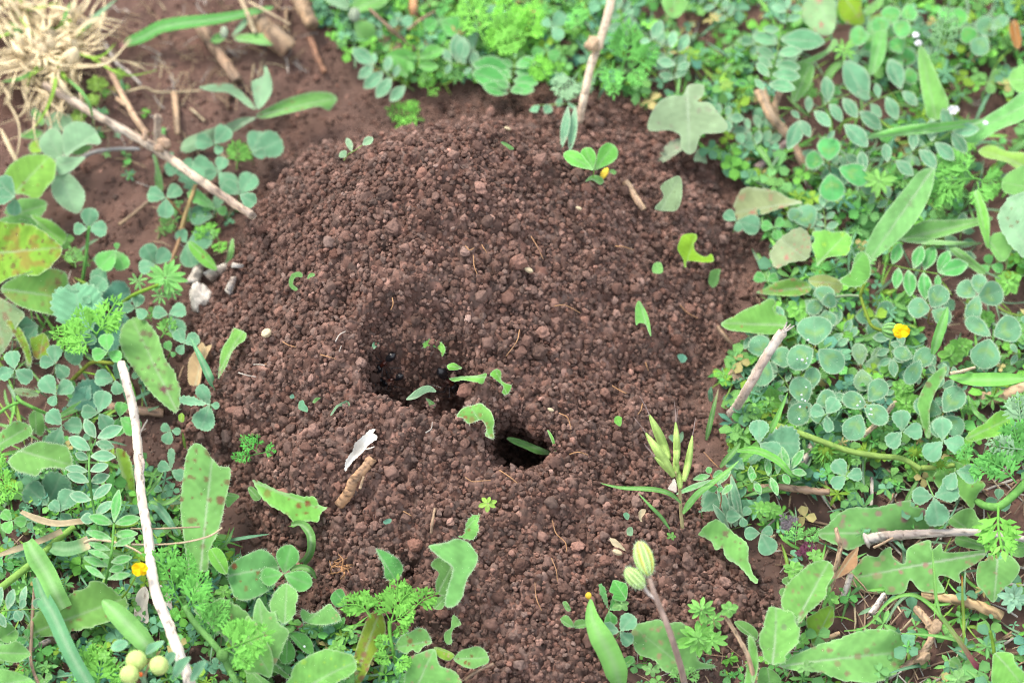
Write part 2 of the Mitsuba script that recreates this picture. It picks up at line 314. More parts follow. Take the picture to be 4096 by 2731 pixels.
def blade_mesh(outline, base, tip, h=8, col=GREEN, n=None, tilt=0.5, fold=0.18, wave=0.055, droop=0.14, spots=0, spot_col=RUST, edge=0.35, vein=0.5, teeth=None, hairs=0, step=None, clear=True, ridges=0, jag=0.0, mottled=0.0, chevron=0.0, floor=None):
    """a leaf: the outline (photo px) laid on a leaning plane h mm above the soil, folded along its midrib, waved and drooping"""
    o = resample(smooth_closed(outline), 3.5)
    size = np.ptp(o, axis=0).max()
    step = step or float(np.clip(size / 24, 4.0, 9))
    o = resample(o, step * 0.75)
    nxt = np.roll(o, -1, 0) - np.roll(o, 1, 0)
    sgn = np.sign(np.sum(o[:, 0] * np.roll(o[:, 1], -1) - np.roll(o[:, 0], -1) * o[:, 1]))
    outw = sgn * unit(np.stack([nxt[:, 1], -nxt[:, 0]], 1))
    if teeth:
        arc = np.r_[0, np.cumsum(np.linalg.norm(np.diff(o, axis=0), axis=1))]
        o = o + outw * (teeth[0] * (0.5 - np.mod(arc / teeth[1] + 0.3 * np.sin(arc / 40), 1.0)))[:, None]
    if jag:
        o = o + outw * (rng.normal(0, jag, len(o)))[:, None]
    base, tip = np.asarray(base, float), np.asarray(tip, float)
    axis = tip - base; L = np.linalg.norm(axis) + 1e-6; ax = axis / L; side = np.array([-ax[1], ax[0]])
    poly = shapely.Polygon(o)
    if not poly.is_valid:
        poly = shapely.make_valid(poly)
    lo, hi = o.min(0), o.max(0)
    g = np.stack(np.meshgrid(np.arange(lo[0], hi[0], step), np.arange(lo[1], hi[1], step * 0.87), indexing='ij'), -1)
    g[..., 0] += (np.arange(g.shape[1]) % 2 * step / 2)[None]
    g = g.reshape(-1, 2) + rng.normal(0, step * 0.08, (g.shape[0] * g.shape[1], 2))
    core = poly.buffer(-step * 0.45)
    inner = g[shapely.contains_xy(core, g[:, 0], g[:, 1])] if not core.is_empty else np.zeros((0, 2))
    m = base + axis * np.linspace(0, 1, int(L / step) + 2)[:, None]
    m = m[shapely.contains_xy(core, m[:, 0], m[:, 1])] if not core.is_empty else m[:0]
    if len(m) and len(inner):
        inner = inner[np.abs((inner - base) @ side) > step * 0.45]
    P = np.vstack([o, m, inner])
    f = Delaunay(P).simplices
    c = P[f].mean(1)
    f = f[shapely.contains_xy(poly, c[:, 0], c[:, 1])]
    cross = (P[f[:, 1]] - P[f[:, 0]])[:, 0] * (P[f[:, 2]] - P[f[:, 0]])[:, 1] - (P[f[:, 1]] - P[f[:, 0]])[:, 1] * (P[f[:, 2]] - P[f[:, 0]])[:, 0]
    f = f[np.abs(cross) > 1e-3]; cross = cross[np.abs(cross) > 1e-3] if False else (P[f[:, 1]] - P[f[:, 0]])[:, 0] * (P[f[:, 2]] - P[f[:, 0]])[:, 1] - (P[f[:, 1]] - P[f[:, 0]])[:, 1] * (P[f[:, 2]] - P[f[:, 0]])[:, 0]
    f = np.where((cross > 0)[:, None], f[:, ::-1], f)
    s = (P - base) @ ax / L; t = (P - base) @ side; hw = np.abs(t).max() + 1e-6; tn_ = t / hw
    # the plane it lies on
    cen = np.array(poly.representative_point().coords[0]) if not poly.contains(shapely.Point(o.mean(0))) else o.mean(0)
    p0 = lift([cen], 0)[0]
    if n is None:
        n = unit(slope_normal(p0) * (1 - tilt) + CAM * (0.25 + tilt * 0.6) + rng.normal(0, 0.16, 3))
    n = unit(n)
    if n @ CAM < 0.3: n = unit(n + 0.5 * CAM)
    h = h * MM
    d = rays(P)
    for _ in range(3):
        p0 = lift([cen], h)[0] if floor is None else floor_lift([cen], floor * MM)[0]
        q = EYE + d * (((p0 - EYE) @ n) / (d @ n))[:, None]
        gap = q[:, 2] - look_up(MOUND0, q[:, 0], q[:, 1]) - 1.2 * MM
        low = np.quantile(gap, 0.12)
        if not clear or low >= 0 or h > 0.03: break
        h += min(-low, 0.012)
    px_m = np.linalg.norm(p0 - EYE) * SPAN / DIST / 4096
    Lm, Wm = L * px_m, hw * px_m
    ss = np.clip(s, 0, 1)
    ph = rng.uniform(0, 6.28, 3)
    z = fold * np.abs(tn_) * Wm - droop * Lm * ss ** 2 + droop * 0.4 * Lm * ss
    z += wave * Lm * (np.sin(ss * 7 + ph[0]) * tn_ * 0.7 + 0.5 * np.sin(ss * 4 + 2.5 * tn_ + ph[1]))
    if ridges: z += 0.035 * Wm * np.cos((ss * ridges - np.abs(tn_) * ridges * 0.35) * 6.28) * (1 - np.exp(-np.abs(tn_) * 6))
    q = q + n * z[:, None]
    b = np.zeros(len(P)); b[:len(o)] = 1
    col = np.asarray(col) * np.exp(rng.normal(0, 0.05))
    nz = meshkit.fbm(np.stack([P[:, 0] / 34, P[:, 1] / 34, 0 * P[:, 0]], -1), 3, 7)[:, None]
    C = col * (0.72 + 0.56 * nz)
    C = C * (1 - (1 - np.abs(tn_[:, None])) ** 6 * -0.0)
    if mottled: C = C * (1 - mottled * np.clip((nz - 0.5) * 5, 0, 1)) + RUST * mottled * np.clip((nz - 0.5) * 5, 0, 1) * 1.6
    if chevron: C = C + chevron * (np.array([.2, .34, .1]) - C) * np.exp(-((ss - .36 - .22 * np.abs(tn_)) / .10) ** 2)[:, None] * (np.abs(tn_) < .55)[:, None]
    if vein: C = C + vein * (PALE * 0.8 - C) * np.exp(-(t / (step * 0.42)) ** 2)[:, None] * (1 - 0.6 * ss[:, None])
    if size > 90:
        rib = np.cos((ss * (8 if size < 260 else 11) - np.abs(tn_) * 2.2) * 6.283)
        C = C * (1 + 0.07 * np.clip(rib, -.3, 1) * np.exp(-((np.abs(tn_) - .4) / .45) ** 2))[:, None]
    if edge: C = C + edge * (PALE - C) * b[:, None]
    for _ in range(int(spots * 1.5)):
        k = rng.integers(len(P)); r = rng.uniform(2.5, 9) * (size / 300) ** 0.4 * (1.7 if rng.random() < .15 else 1)
        w = (1 - sstep(.75, 1.25, np.sqrt((P - P[k]) ** 2 @ np.array([1, rng.uniform(0.4, 2)])) / r + .35 * (nz[:, 0] - .5)))[:, None] * rng.uniform(0.45, 0.9)
        C = C * (1 - w) + spot_col * w
    V, F = q, f
    if hairs:
        i = rng.integers(0, len(o), hairs)
        root = q[i]
        dirp = (rays(o[i] + outw[i] * 10) - rays(o[i]))
        ln = rng.uniform(5, 13, hairs)[:, None] * px_m
        end = root + unit(unit(dirp) + rng.normal(0, 0.45, (hairs, 3)) + 0.3 * n) * ln
        inn = rng.integers(len(o), len(P), hairs // 7) if len(P) > len(o) + 3 else i[:0]
        if len(inn):
            root = np.vstack([root, q[inn]]); end = np.vstack([end, q[inn] + unit(n * 0.6 + rng.normal(0, 0.6, (len(inn), 3))) * rng.uniform(5, 12, (len(inn), 1)) * px_m])
        w = unit(np.cross(end - root, CAM)) * px_m * 0.55
        k = len(V); j = np.arange(len(root))
        V = np.vstack([V, root - w, root + w, end]); F = np.vstack([F, np.stack([k + j, k + len(root) + j, k + 2 * len(root) + j], 1)])
        C = np.vstack([C, np.tile(PALE * 1.25, (3 * len(root), 1))])
    if not clear: BURIED.append(q[:len(o)])
    return (V, F), C, q, p0

def leaf(root, crop, outline, base, tip, name='leaf', **kw):
    m, c, *_ = blade_mesh(at(crop, outline), at(crop, [base])[0], at(crop, [tip])[0], **kw)
    return part(root, name, m, 'leaf_matter', c)
def lone_leaf(name, label, crop, outline, base, tip, cat='leaf', group=None, **kw):
    k = thing(name, label, cat, group)
    m, c, *_ = blade_mesh(at(crop, outline), at(crop, [base])[0], at(crop, [tip])[0], **kw)
    return put(k, m, 'leaf_matter', c)
def oval(base, tip, width, k=1.0, n=9, notch=0.0, power=0.8):
    base, tip = np.asarray(base, float), np.asarray(tip, float)
    a = tip - base; s = np.array([-a[1], a[0]]) / (np.linalg.norm(a) + 1e-9)
    u = np.linspace(0, 1, n)[1:-1]
    w = width / 2 * np.sin(math.pi * u ** k) ** power
    top = [base + a * (1 - notch)] if notch else [tip]
    return np.vstack([[base], base + a * u[:, None] + s * w[:, None], top, (base + a * u[:, None] - s * w[:, None])[::-1]])

def tube_mesh(pts, radii, sides=7, rough=0.0, cap=True):
    pts, radii = np.asarray(pts, float), np.broadcast_to(np.asarray(radii, float), len(pts)).copy()
    t = unit(np.gradient(pts, axis=0))
    a = unit(np.cross(t, CAM + 0.01)); b = np.cross(t, a)
    ang = np.arange(sides) / sides * 2 * math.pi
    ring = a[:, None] * np.cos(ang)[None, :, None] + b[:, None] * np.sin(ang)[None, :, None]
    r = radii[:, None] * (1 + rough * (rng.random((len(pts), sides)) - 0.5))
    v = (pts[:, None] + ring * r[..., None]).reshape(-1, 3)
    n = len(pts); i = np.arange(sides); j = (i + 1) % sides
    f = np.vstack([np.vstack([np.stack([k * sides + i, k * sides + j, (k + 1) * sides + j], 1), np.stack([k * sides + i, (k + 1) * sides + j, (k + 1) * sides + i], 1)]) for k in range(n - 1)])
    if cap:
        v = np.vstack([v, pts[:1], pts[-1:]])
        f = np.vstack([f, np.stack([0 * i + n * sides, j, i], 1), np.stack([0 * i + n * sides + 1, (n - 1) * sides + i, (n - 1) * sides + j], 1)])
    return v, f
def path3(crop, pts, hs, n=6):
    px = smooth_open(at(crop, pts), n)
    hs = np.interp(np.linspace(0, 1, len(px)), np.linspace(0, 1, len(hs)), hs) * MM
    return lift(px, hs)
def px_size(p):
    return np.linalg.norm(np.asarray(p) - EYE) * SPAN / DIST / 4096
def stem(root, crop, pts, width, hs=(0, 8), col=GREEN, name='stem', matter='leaf_matter', taper=0.8, streak=0.0):
    p = path3(crop, pts, hs)
    r = width / ZOOM / 2 * px_size(p[0]) * np.linspace(1, taper, len(p))
    v, f = tube_mesh(p, r, 6)
    c = np.asarray(col) * rng.uniform(0.85, 1.15, (len(v), 1))
    return part(root, name, (v, f), 'dry_matter' if matter == 'dry_matter' else matter, c)
def rod(key, crop, pts, width, hs, col=TAN, specks=0.35, taper=0.85, knots=(), seg=9, end_dark=True):
    """a dead stick or twig, streaked along its length, a little uneven, swollen at its knots"""
    p = path3(crop, pts, hs, seg)
    m = len(p); u = np.linspace(0, 1, m)
    r = width / ZOOM / 2 * px_size(p[m // 2]) * np.linspace(1, taper, m) * (1 + 0.10 * (rng.random(m) - 0.5))
    for k, s in knots: r *= 1 + s * np.exp(-((u - k) / 0.018) ** 2)
    p = p + rng.normal(0, 0.04, p.shape) * r.mean()
    v, f = tube_mesh(p, r, 12, rough=0.12)
    groove = 1 + 0.20 * (meshkit.noise(np.stack([np.repeat(np.arange(m), 12) * .10, np.tile(np.arange(12), m) * 1.3, 0 * np.arange(m * 12.)], -1), rng.integers(999)) - .55)
    v[:m * 12] = np.repeat(p, 12, 0) + (v[:m * 12] - np.repeat(p, 12, 0)) * groove[:, None]
    i, j = np.repeat(np.arange(m), 12), np.tile(np.arange(12), m)
    st_ = meshkit.fbm(np.stack([i * 0.16, j * 1.7, 0 * i], -1), 3, rng.integers(999))
    sp = meshkit.noise(np.stack([i * 0.8, j * 0.9, 0 * i + 5.0], -1), rng.integers(999))
    c = np.asarray(col)[None] * (0.65 + 0.7 * st_[:, None]) * (1 + np.array([0.06, 0, -0.08]) * (st_[:, None] - 0.5) * 4)
    c = np.where((sp > 1 - specks * 0.6)[:, None], c * 0.38, c) * (.7 + .3 * sstep(.9, 1.02, groove))[:, None]
    stain = sstep(.55, .7, meshkit.noise(np.stack([i * .06, j * .3, 0 * i + 2.0], -1), rng.integers(999)))[:, None]; c = c * (1 - .45 * stain) + SOIL * 1.3 * .45 * stain
    c = np.vstack([c, c[:1] * (0.4 if end_dark else 1), c[-1:] * (0.4 if end_dark else 1)])
    return put(key, (v, f), 'dry_matter', c, smooth=True)
def stick(name, label, crop, pts, width, hs=(2, 3, 2), cat='stick', group=None, **kw):
    return rod(thing(name, label, cat, group), crop, pts, width, hs, **kw)

def ribbon_mesh(crop, pts, width, hs, profile='blade', fold=0.25, roll=0.0, n=8, px=False):
    p2 = smooth_open(np.asarray(pts, float) if px else at(crop, pts), n)
    u = np.linspace(0, 1, len(p2))
    hh = np.interp(u, np.linspace(0, 1, len(hs)), hs) * MM
    C = lift(p2, hh)
    C = ndimage.gaussian_filter1d(C, 1.5, axis=0, mode='nearest') if len(C) > 8 else C
    w = {'blade': np.minimum(1, 0.35 + 3 * u) * np.clip((1 - u) * 2.2, 0.02, 1) ** 0.7, 'lance': np.sin(math.pi * np.clip(u * 0.97 + 0.02, 0, 1) ** 0.9) ** 0.7, 'strap': np.minimum(1, 0.5 + 2 * u) * (1 - 0.15 * u), 'hair': 1 - 0.8 * u}[profile]
    w = w * width / ZOOM / 2 * px_size(C[0])
    t = unit(np.gradient(C, axis=0))
    nrm = unit(np.array([0, 0, 0.5]) + CAM * 0.8 + rng.normal(0, 0.15, 3))
    s = unit(np.cross(t, nrm)); nn = np.cross(s, t)
    s = unit(s * math.cos(roll) + nn * math.sin(roll)); nn = np.cross(s, t)
    k = np.array([-1, -0.5, 0, 0.5, 1.0])
    v = C[:, None] + s[:, None] * (k[None, :, None] * w[:, None, None]) + nn[:, None] * (np.abs(k)[None, :, None] * fold * w[:, None, None])
    m = len(C)
    i = np.arange(m * 5).reshape(m, 5)
    q = np.stack([i[:-1, :-1], i[1:, :-1], i[1:, 1:], i[:-1, 1:]], -1).reshape(-1, 4)
    return v.reshape(-1, 3), np.vstack([q[:, [0, 1, 2]], q[:, [0, 2, 3]]]), u, m
def ribbon_color(col, u, m, tip_col=None, mid=0.25, base_col=None):
    c = np.repeat(np.asarray(col)[None] * rng.uniform(0.9, 1.1), m * 5, 0).reshape(m, 5, 3) * (0.85 + 0.3 * rng.random((1, 5, 1))) * (0.93 + 0.14 * rng.random((m, 1, 1)))
    c[:, 2] += (PALE - c[:, 2]) * mid
    if tip_col is not None: c = c + (np.asarray(tip_col) - c) * sstep(0.72, 0.98, u)[:, None, None]
    if base_col is not None: c = c + (np.asarray(base_col) - c) * (1 - sstep(0.05, 0.35, u))[:, None, None]
    return c.reshape(-1, 3)
def grass(root, crop, pts, width, hs=(2, 12, 8), col=GREEN, name='blade', profile='blade', tip_col=None, base_col=None, mid=0.2, **kw):
    v, f, u, m = ribbon_mesh(crop, pts, width, hs, profile, **kw)
    c = ribbon_color(col, u, m, tip_col, mid, base_col)
    return part(root, name, (v, f), 'leaf_matter', c) if root in labels else put(root, (v, f), 'leaf_matter', c)
def grass_blade(name, label, crop, pts, width, hs=(2, 12, 8), cat='grass blade', group=None, **kw):
    k = thing(name, label, cat, group)
    v, f, u, m = ribbon_mesh(crop, pts, width, hs, kw.pop('profile', 'blade'), **{a: kw.pop(a) for a in ('fold', 'roll') if a in kw})
    return put(k, (v, f), 'leaf_matter', ribbon_color(kw.get('col', GREEN), u, m, kw.get('tip_col'), kw.get('mid', 0.2), kw.get('base_col')))

def trefoil(crop, c, lobes, label, col=BLUE, h=12, root_at=None, name='trefoil_sprig', cat='sprig', width=0.86, notch=0.06, edge=0.3, teeth=True, group=None, mark=False, into=None, stem_w=7, hairs=0, fold=0.16):
    """a sprig of leaflets round a point c; a lobe is the middle of a leaflet"""
    k = into or thing(name, label, cat, group)
    c = np.asarray(c, float)
    for lb in lobes:
        m = np.asarray(lb[:2], float); d = m - c
        w = lb[2] if len(lb) > 2 else width * 2 * np.linalg.norm(d) * 0.92
        b, t = c + 0.06 * d, c + 2.08 * d
        o = oval(b, t, w * 1.06, 1.4, 9, notch, 0.66)
        ln = np.linalg.norm(t - b) / ZOOM
        mm, cc, *_ = blade_mesh(at(crop, o), at(crop, [b])[0], at(crop, [t])[0], h=h * rng.uniform(0.85, 1.15), col=col * rng.uniform(0.86, 1.14), edge=edge, vein=0.28, fold=fold, wave=0.03, droop=0.12, tilt=0.55,
                                teeth=(ln * 0.06, ln * 0.13) if teeth else None, step=float(np.clip(ln / 9, 3.5, 9)), ridges=7 if ln > 45 else 0, hairs=hairs)
        if mark:
            pm = at(crop, [c + d * 0.85])[0]
        part(k, 'leaflet', mm, 'leaf_matter', cc)
    r = np.asarray(root_at if root_at is not None else c + np.array([rng.uniform(-30, 30), rng.uniform(45, 85)]), float)
    stem(k, crop, [c, (c + r) / 2 + rng.normal(0, 5, 2), r], stem_w, (h, h * 0.6, 0), col * 0.5 + LIME * 0.45 + RUST * 0.1)
    return k
def vetch(crop, rachis, leaflets, label, col=BLUE, h=14, name='vetch_sprig', cat='sprig', width=0.52, edge=0.6, group=None, stem_w=8, stem_col=None, into=None, auto=None, tip_h=None):
    """a feather-like leaf: leaflets in pairs along a stalk (rachis from its foot to its tip); leaflets = their middles, or auto = (pairs, length)"""
    k = into or thing(name, label, cat, group)
    R = smooth_open(np.asarray(rachis, float), 8)
    tip_h = tip_h or h
    if auto:
        pairs, length = auto[:2]; lo = auto[2] if len(auto) > 2 else 0.25
        leaflets = []
        T_ = unit(np.gradient(R, axis=0))
        for u in np.linspace(lo, 0.97, pairs):
            i = int(u * (len(R) - 1)); t = T_[i]; s = np.array([-t[1], t[0]]); L = length * (1 - 0.25 * abs(u - 0.5))
            for e in (-1, 1):
                leaflets.append(tuple(R[i] + (s * e * 0.82 + t * 0.5) * L * 0.5 * rng.uniform(0.9, 1.1)))
        leaflets.append(tuple(R[-1] + T_[-1] * length * 0.5))
    for lb in leaflets:
        m = np.asarray(lb[:2], float)
        dist = np.linalg.norm(R - m, axis=1); i = int(dist.argmin()); i = max(0, i - max(1, int(0.06 * len(R)))) if i < len(R) - 1 else i
        a = R[i]; d = m - a
        ln = np.linalg.norm(d) * 2
        w = lb[2] if len(lb) > 2 else width * ln
        b, t = a + 0.07 * d, a + 1.95 * d
        o = oval(b, t, w, 1.05, 9, 0, 0.8)
        hh = h + (tip_h - h) * i / len(R)
        mm, cc, *_ = blade_mesh(at(crop, o), at(crop, [b])[0], at(crop, [t])[0], h=hh * rng.uniform(0.9, 1.1), col=col * rng.uniform(0.86, 1.14), edge=edge, vein=0.4, fold=0.3, wave=0.02, droop=0.06, tilt=0.5, step=float(np.clip(ln / ZOOM / 9, 3.5, 9)))
        part(k, 'leaflet', mm, 'leaf_matter', cc)
    foot = np.asarray(rachis[0], float)
    stem(k, crop, rachis, stem_w, (max(h * 0.35, 1), h, tip_h), stem_col if stem_col is not None else col * 0.4 + LIME * 0.5 + RUST * 0.2)
    return k
def star(crop, c, size, n, label=None, col=BRIGHT, h=8, name='bedstraw', cat='weed', into=None, width=0.32, inner=True, group=None, squash=0.85):
    """a whorl of narrow leaves seen from above"""
    k = into or thing(name, label, cat, group)
    c = np.asarray(c, float); a0 = rng.uniform(0, 6.28)
    for i in range(n + (max(n // 2, 3) if inner else 0)):
        r = size / 2 * (rng.uniform(0.85, 1.1) if i < n else rng.uniform(0.35, 0.5))
        a = a0 + (i / n if i < n else (i - n + 0.5) / max(n // 2, 3)) * 6.283 + rng.normal(0, 0.12)
        d = np.array([math.cos(a), math.sin(a) * squash]) * r
        o = oval(c + d * 0.05, c + d, width * r * 1.15, 1.15, 7)
        mm, cc, *_ = blade_mesh(at(crop, o), at(crop, [c])[0], at(crop, [c + d])[0], h=h if i < n else h + 2, col=col * (1 if i < n else 1.12), edge=0.1, vein=0.25, fold=0.35, wave=0.02, droop=0.15, tilt=0.6, step=float(np.clip(r / ZOOM / 6, 3, 8)))
        part(k, 'leaf', mm, 'leaf_matter', cc)
    return k
def fern(root, crop, axis, size, pairs=7, col=BRIGHT, h=12, lobes=4, lobe_w=0.26, name='frond'):
    """a finely divided leaf: pinnae in pairs along a stalk, each cut into small lobes; one mesh"""
    R = smooth_open(at(crop, axis), 10)
    size = size / ZOOM
    lobe_w = max(lobe_w * 0.46, .16); pairs = min(pairs, 5); lobes = 2
    T_ = unit(np.gradient(R, axis=0))
    outs = []
    def lobe(b, d, w):
        s = np.array([-d[1], d[0]]) * w
        outs.append(np.array([b, b + d * 0.42 + s, b + d * 0.78 + s * 0.55, b + d * 1.06, b + d * 0.78 - s * 0.55, b + d * 0.42 - s]))
    for i in range(pairs):
        u = 0.18 + 0.80 * (i + 0.5) / pairs
        k = int(u * (len(R) - 1)); t = T_[k]; s = np.array([-t[1], t[0]])
        L = size * (0.35 + 0.75 * math.sin(math.pi * (0.28 + 0.66 * u)) ** 1.2) * rng.uniform(0.9, 1.1)
        for e in (-1, 1):
            d = unit(s * e * 0.8 + t * 0.62) * L
            lobe(R[k], d, 0.14)
            for j in range(lobes):
                v = 0.34 + 0.34 * j
                dd = unit(d); ss_ = np.array([-dd[1], dd[0]])
                for g in (-1, 1):
                    ln = L * 0.50 * (1.2 - 0.6 * v) * rng.uniform(0.85, 1.15)
                    lobe(R[k] + d * v, unit(dd * 0.75 + ss_ * g * 0.7) * ln, lobe_w)
    lobe(R[-1], T_[-1] * size * 0.5, 0.25)
    P = np.vstack(outs); n_l = len(outs)
    fan = np.array([[0, 5, 1], [1, 5, 4], [1, 4, 2], [2, 4, 3]])
    F = (fan[None] + (np.arange(n_l) * 6)[:, None, None]).reshape(-1, 3)
    cen = R[len(R) // 2]
    n = None
    hh = h * MM
    p0 = lift([cen], hh)[0]
    n = unit(slope_normal(p0) * 0.4 + CAM * 0.6 + rng.normal(0, 0.15, 3))
    d = rays(P)
    q = EYE + d * (((p0 - EYE) @ n) / (d @ n))[:, None]
    gap = np.quantile(q[:, 2] - look_up(MOUND0, q[:, 0], q[:, 1]) - 1.5 * MM, 0.1)
    if gap < 0:
        p0 = lift([cen], hh + min(-gap, 0.015))[0]; q = EYE + d * (((p0 - EYE) @ n) / (d @ n))[:, None]
    px_m = px_size(p0)
    q = q + n * (rng.normal(0, 1.6 * px_m, n_l).repeat(6) + np.tile([0, 1.5, 1.0, -1, 1.0, 1.5], n_l) * px_m * 0.8 + np.tile([0, .45, .85, 1, .85, .45], n_l) * (rng.normal(0, .16, n_l) * size * px_m).repeat(6))[:, None]
    c = np.repeat(np.asarray(col)[None] * np.exp(rng.normal(0, 0.13, (n_l, 1))), 6, 0) * np.tile([0.85, 1, 1.05, 1.2, 1.05, 1], n_l)[:, None]
    kk = part(root, name, (q, F), 'leaf_matter', c)
    v, f = tube_mesh(q[0] + 0 * R[:, :1] + 0 if False else EYE + rays(R) * (((p0 - EYE) @ n) / (rays(R) @ n))[:, None], max(1.6, size * 0.05) * px_m, 5)
    part(root, 'stalk', (v, f), 'leaf_matter', np.tile(np.asarray(col) * 0.95, (len(v), 1)))
    return kk
def ellipsoid(c, axis, ra, rb, ribs=0, sub=3, rib=0.12):
    m = trimesh.creation.icosphere(subdivisions=sub); v = np.array(m.vertices)
    ang = np.arctan2(v[:, 1], v[:, 0])
    k = 1 + (rib * np.cos(ang * ribs) * np.sqrt(np.clip(1 - v[:, 2] ** 2, 0, 1)) if ribs else 0)
    z = unit(axis); x = unit(np.cross(z, [0.3, 0.5, 0.8])); y = np.cross(z, x)
    loc = np.stack([v[:, 0] * rb * k, v[:, 1] * rb * k, v[:, 2] * ra], 1)
    return np.asarray(c) + loc @ np.stack([x, y, z]), np.array(m.faces), ang, v[:, 2]

# ================================================================== the plants, sticks and scraps, crop by crop
# ------------------------------------------------------------------ dry grass tuft in the far corner
k = thing('grass_tuft', 'bleached dry grass tuft with a few green blades in the corner', 'grass tuft')
for pts, w, hs, col in [([(350, 470), (365, 560), (300, 740), (185, 895)], 24, (10, 30, 20, 8), LIME), ([(390, 475), (540, 610), (600, 720), (622, 860)], 22, (10, 30, 26, 10), GREEN),
        ([(270, 445), (150, 515), (0, 545)], 32, (10, 18, 12), GREEN), ([(0, 210), (110, 225), (200, 245)], 40, (8, 20, 12), MINT), ([(20, 140), (110, 190), (195, 265)], 30, (8, 20, 12), GREEN),
        ([(530, 230), (610, 130), (790, -20)], 36, (8, 22, 18), MINT), ([(385, 190), (430, 110), (470, 10)], 30, (8, 22, 18), GREEN), ([(380, 480), (400, 520), (422, 575)], 26, (8, 14, 6), GREEN),
        ([(280, 200), (330, 180), (365, 205)], 20, (10, 22, 14), GREEN), ([(480, 350), (700, 390), (850, 410), (1170, 455)], 18, (10, 22, 16, 6), STRAW), ([(840, 405), (960, 460), (1030, 535)], 16, (14, 14, 3), STRAW),
        ([(600, 380), (750, 470), (880, 500), (1050, 460)], 20, (10, 22, 16, 8), LIME), ([(30, 640), (110, 780), (130, 900), (100, 1060), (10, 1190)], 20, (8, 14, 12, 10, 4), STRAW),
        ([(0, 840), (60, 970), (130, 1090), (255, 1215)], 28, (12, 16, 14, 12), STRAW), ([(500, -10), (480, 60), (495, 200)], 30, (18, 22, 10), STRAW), ([(-20, 365), (120, 310), (230, 290)], 26, (8, 18, 10), STRAW),
        ([(-20, 520), (60, 640), (20, 700)], 22, (8, 14, 8), STRAW), ([(420, 480), (500, 560), (570, 610)], 36, (10, 14, 4), STRAW * 1.05), ([(460, 460), (520, 510), (560, 530)], 24, (10, 14, 6), STRAW * .8)]:
    grass(k, 'A0', pts, w, hs, col, profile='hair' if w < 22 else 'blade', mid=0.1)
g = np.random.default_rng(3)
for i in range(210):
    a = g.uniform(0, 6.283); L = g.uniform(200, 600)
    c0 = np.array([340, 360]) + g.normal(0, 1, 2) * (110, 60)
    if i % 3 == 0: c0 = np.array([150, 120]) + g.normal(0, 1, 2) * (150, 90)
    d = np.array([math.cos(a), math.sin(a) * 0.8]) * L * (0.75 if math.sin(a) > 0.2 else 1)
    bend = np.array([-d[1], d[0]]) * g.uniform(-0.35, 0.35)
    pts = [c0, c0 + d * 0.5 + bend, c0 + d * 0.95 + bend * 0.4]
    if pts[-1][1] > 680 or (pts[-1][0] > 560 and pts[-1][1] > 420) or pts[-1][0] > 880: continue
    grass(k, 'A0', pts, g.uniform(12, 34), (g.uniform(4, 10), g.uniform(10, 26), g.uniform(3, 16)), STRAW * [1.25, 1.27, 1.3] * g.uniform(0.8, 1.25) + np.array([.03, .02, .0]) * g.random() if g.random() > 0.08 else LIME, profile='hair' if g.random() < .6 else 'blade', mid=0.05)
for i in range(70):
    c0 = np.array([g.uniform(-60, 520), g.uniform(330, 620)]); a = g.uniform(.9, 2.6) if i % 4 else g.uniform(-.3, .8); L = g.uniform(180, 560); d = np.array([math.cos(a), math.sin(a)]) * L
    if c0[0] + d[0] > 700: continue
    bend = np.array([-d[1], d[0]]) * g.uniform(-.3, .3)
    grass(k, 'A0', [c0, c0 + d * .5 + bend, c0 + d], g.uniform(9, 20), (g.uniform(3, 8), g.uniform(8, 20), g.uniform(2, 8)), STRAW * [1.2, 1.2, 1.2] * g.uniform(.75, 1.2), profile='hair', mid=.05)
for c0 in ((250, 300), (345, 290), (470, 310), (240, 390), (300, 400), (450, 420), (380, 330), (180, 330)):
    p = lift(at('A0', [c0]), 0.012)[0]
    v, f, *_ = ellipsoid(p, unit(rng.normal(0, .4, 3) + [0, 0, 1]), 0.0085, 0.0036, 7, 2)
    part(k, 'sheath', (v, f), 'dry_matter', np.tile(STRAW * rng.uniform(.7, 1.2), (len(v), 1)) * rng.uniform(.8, 1.1, (len(v), 1)))

# ------------------------------------------------------------------ sticks
k = thing('dry_stick', 'long dry stick with a knot and a stub, running down from the grass tuft', 'stick')
rod(key_for(k + '__stem'), 'A0', [(300, 560), (640, 765), (1030, 985), (1300, 1175), (1665, 1425)], 62, (12, 20, 26, 24, 20), BONE * [0.95, .86, .76], 0.45, 0.9, knots=((0.53, 0.35),), seg=18)
rod(key_for(k + '__stub'), 'A0', [(1035, 960), (1040, 860), (1040, 765)], 52, (26, 33, 38), BONE * [.95, .85, .72], .4, .95)
rod(key_for(k + '__twig'), 'A0', [(690, 400), (815, 640), (900, 790), (975, 890)], 40, (16, 22, 26, 27), TAN * 1.2, .3, 1.1)
rod(key_for(k + '__twig'), 'A0', [(770, 650), (800, 675), (835, 700)], 26, (20, 22, 24), TAN * 1.1, .3)
for c0, r in (((1085, 945), 9), ((1050, 975), 7), ((960, 905), 6), ((1075, 915), 6)):
    v, f, col = heap(lift(at('A0', [c0]), .030), np.array([r * .35e-3]), [SHAPES_2[3]], rng, np.array([BARK * 1.5])); part(k, 'knot', (v, f), 'dry_matter', col)
stick('dry_twig', 'thin pale twig lying across the bare soil beside the long dry stick', 'A0', [(690, 285), (770, 415), (850, 480), (930, 560)], 24, (8, 10, 8, 4), col=BONE)
stick('dry_twig', 'short upright-lying brown twig stump on the bare soil', 'A0', [(1150, 620), (1165, 760), (1172, 890)], 42, (3, 4, 4), col=TAN)
stick('dry_twig', 'tan twig with a grey frayed end in the bare soil patch', 'A0', [(985, 1325), (870, 1420), (785, 1485)], 24, (3, 5, 4), col=TAN * .9)
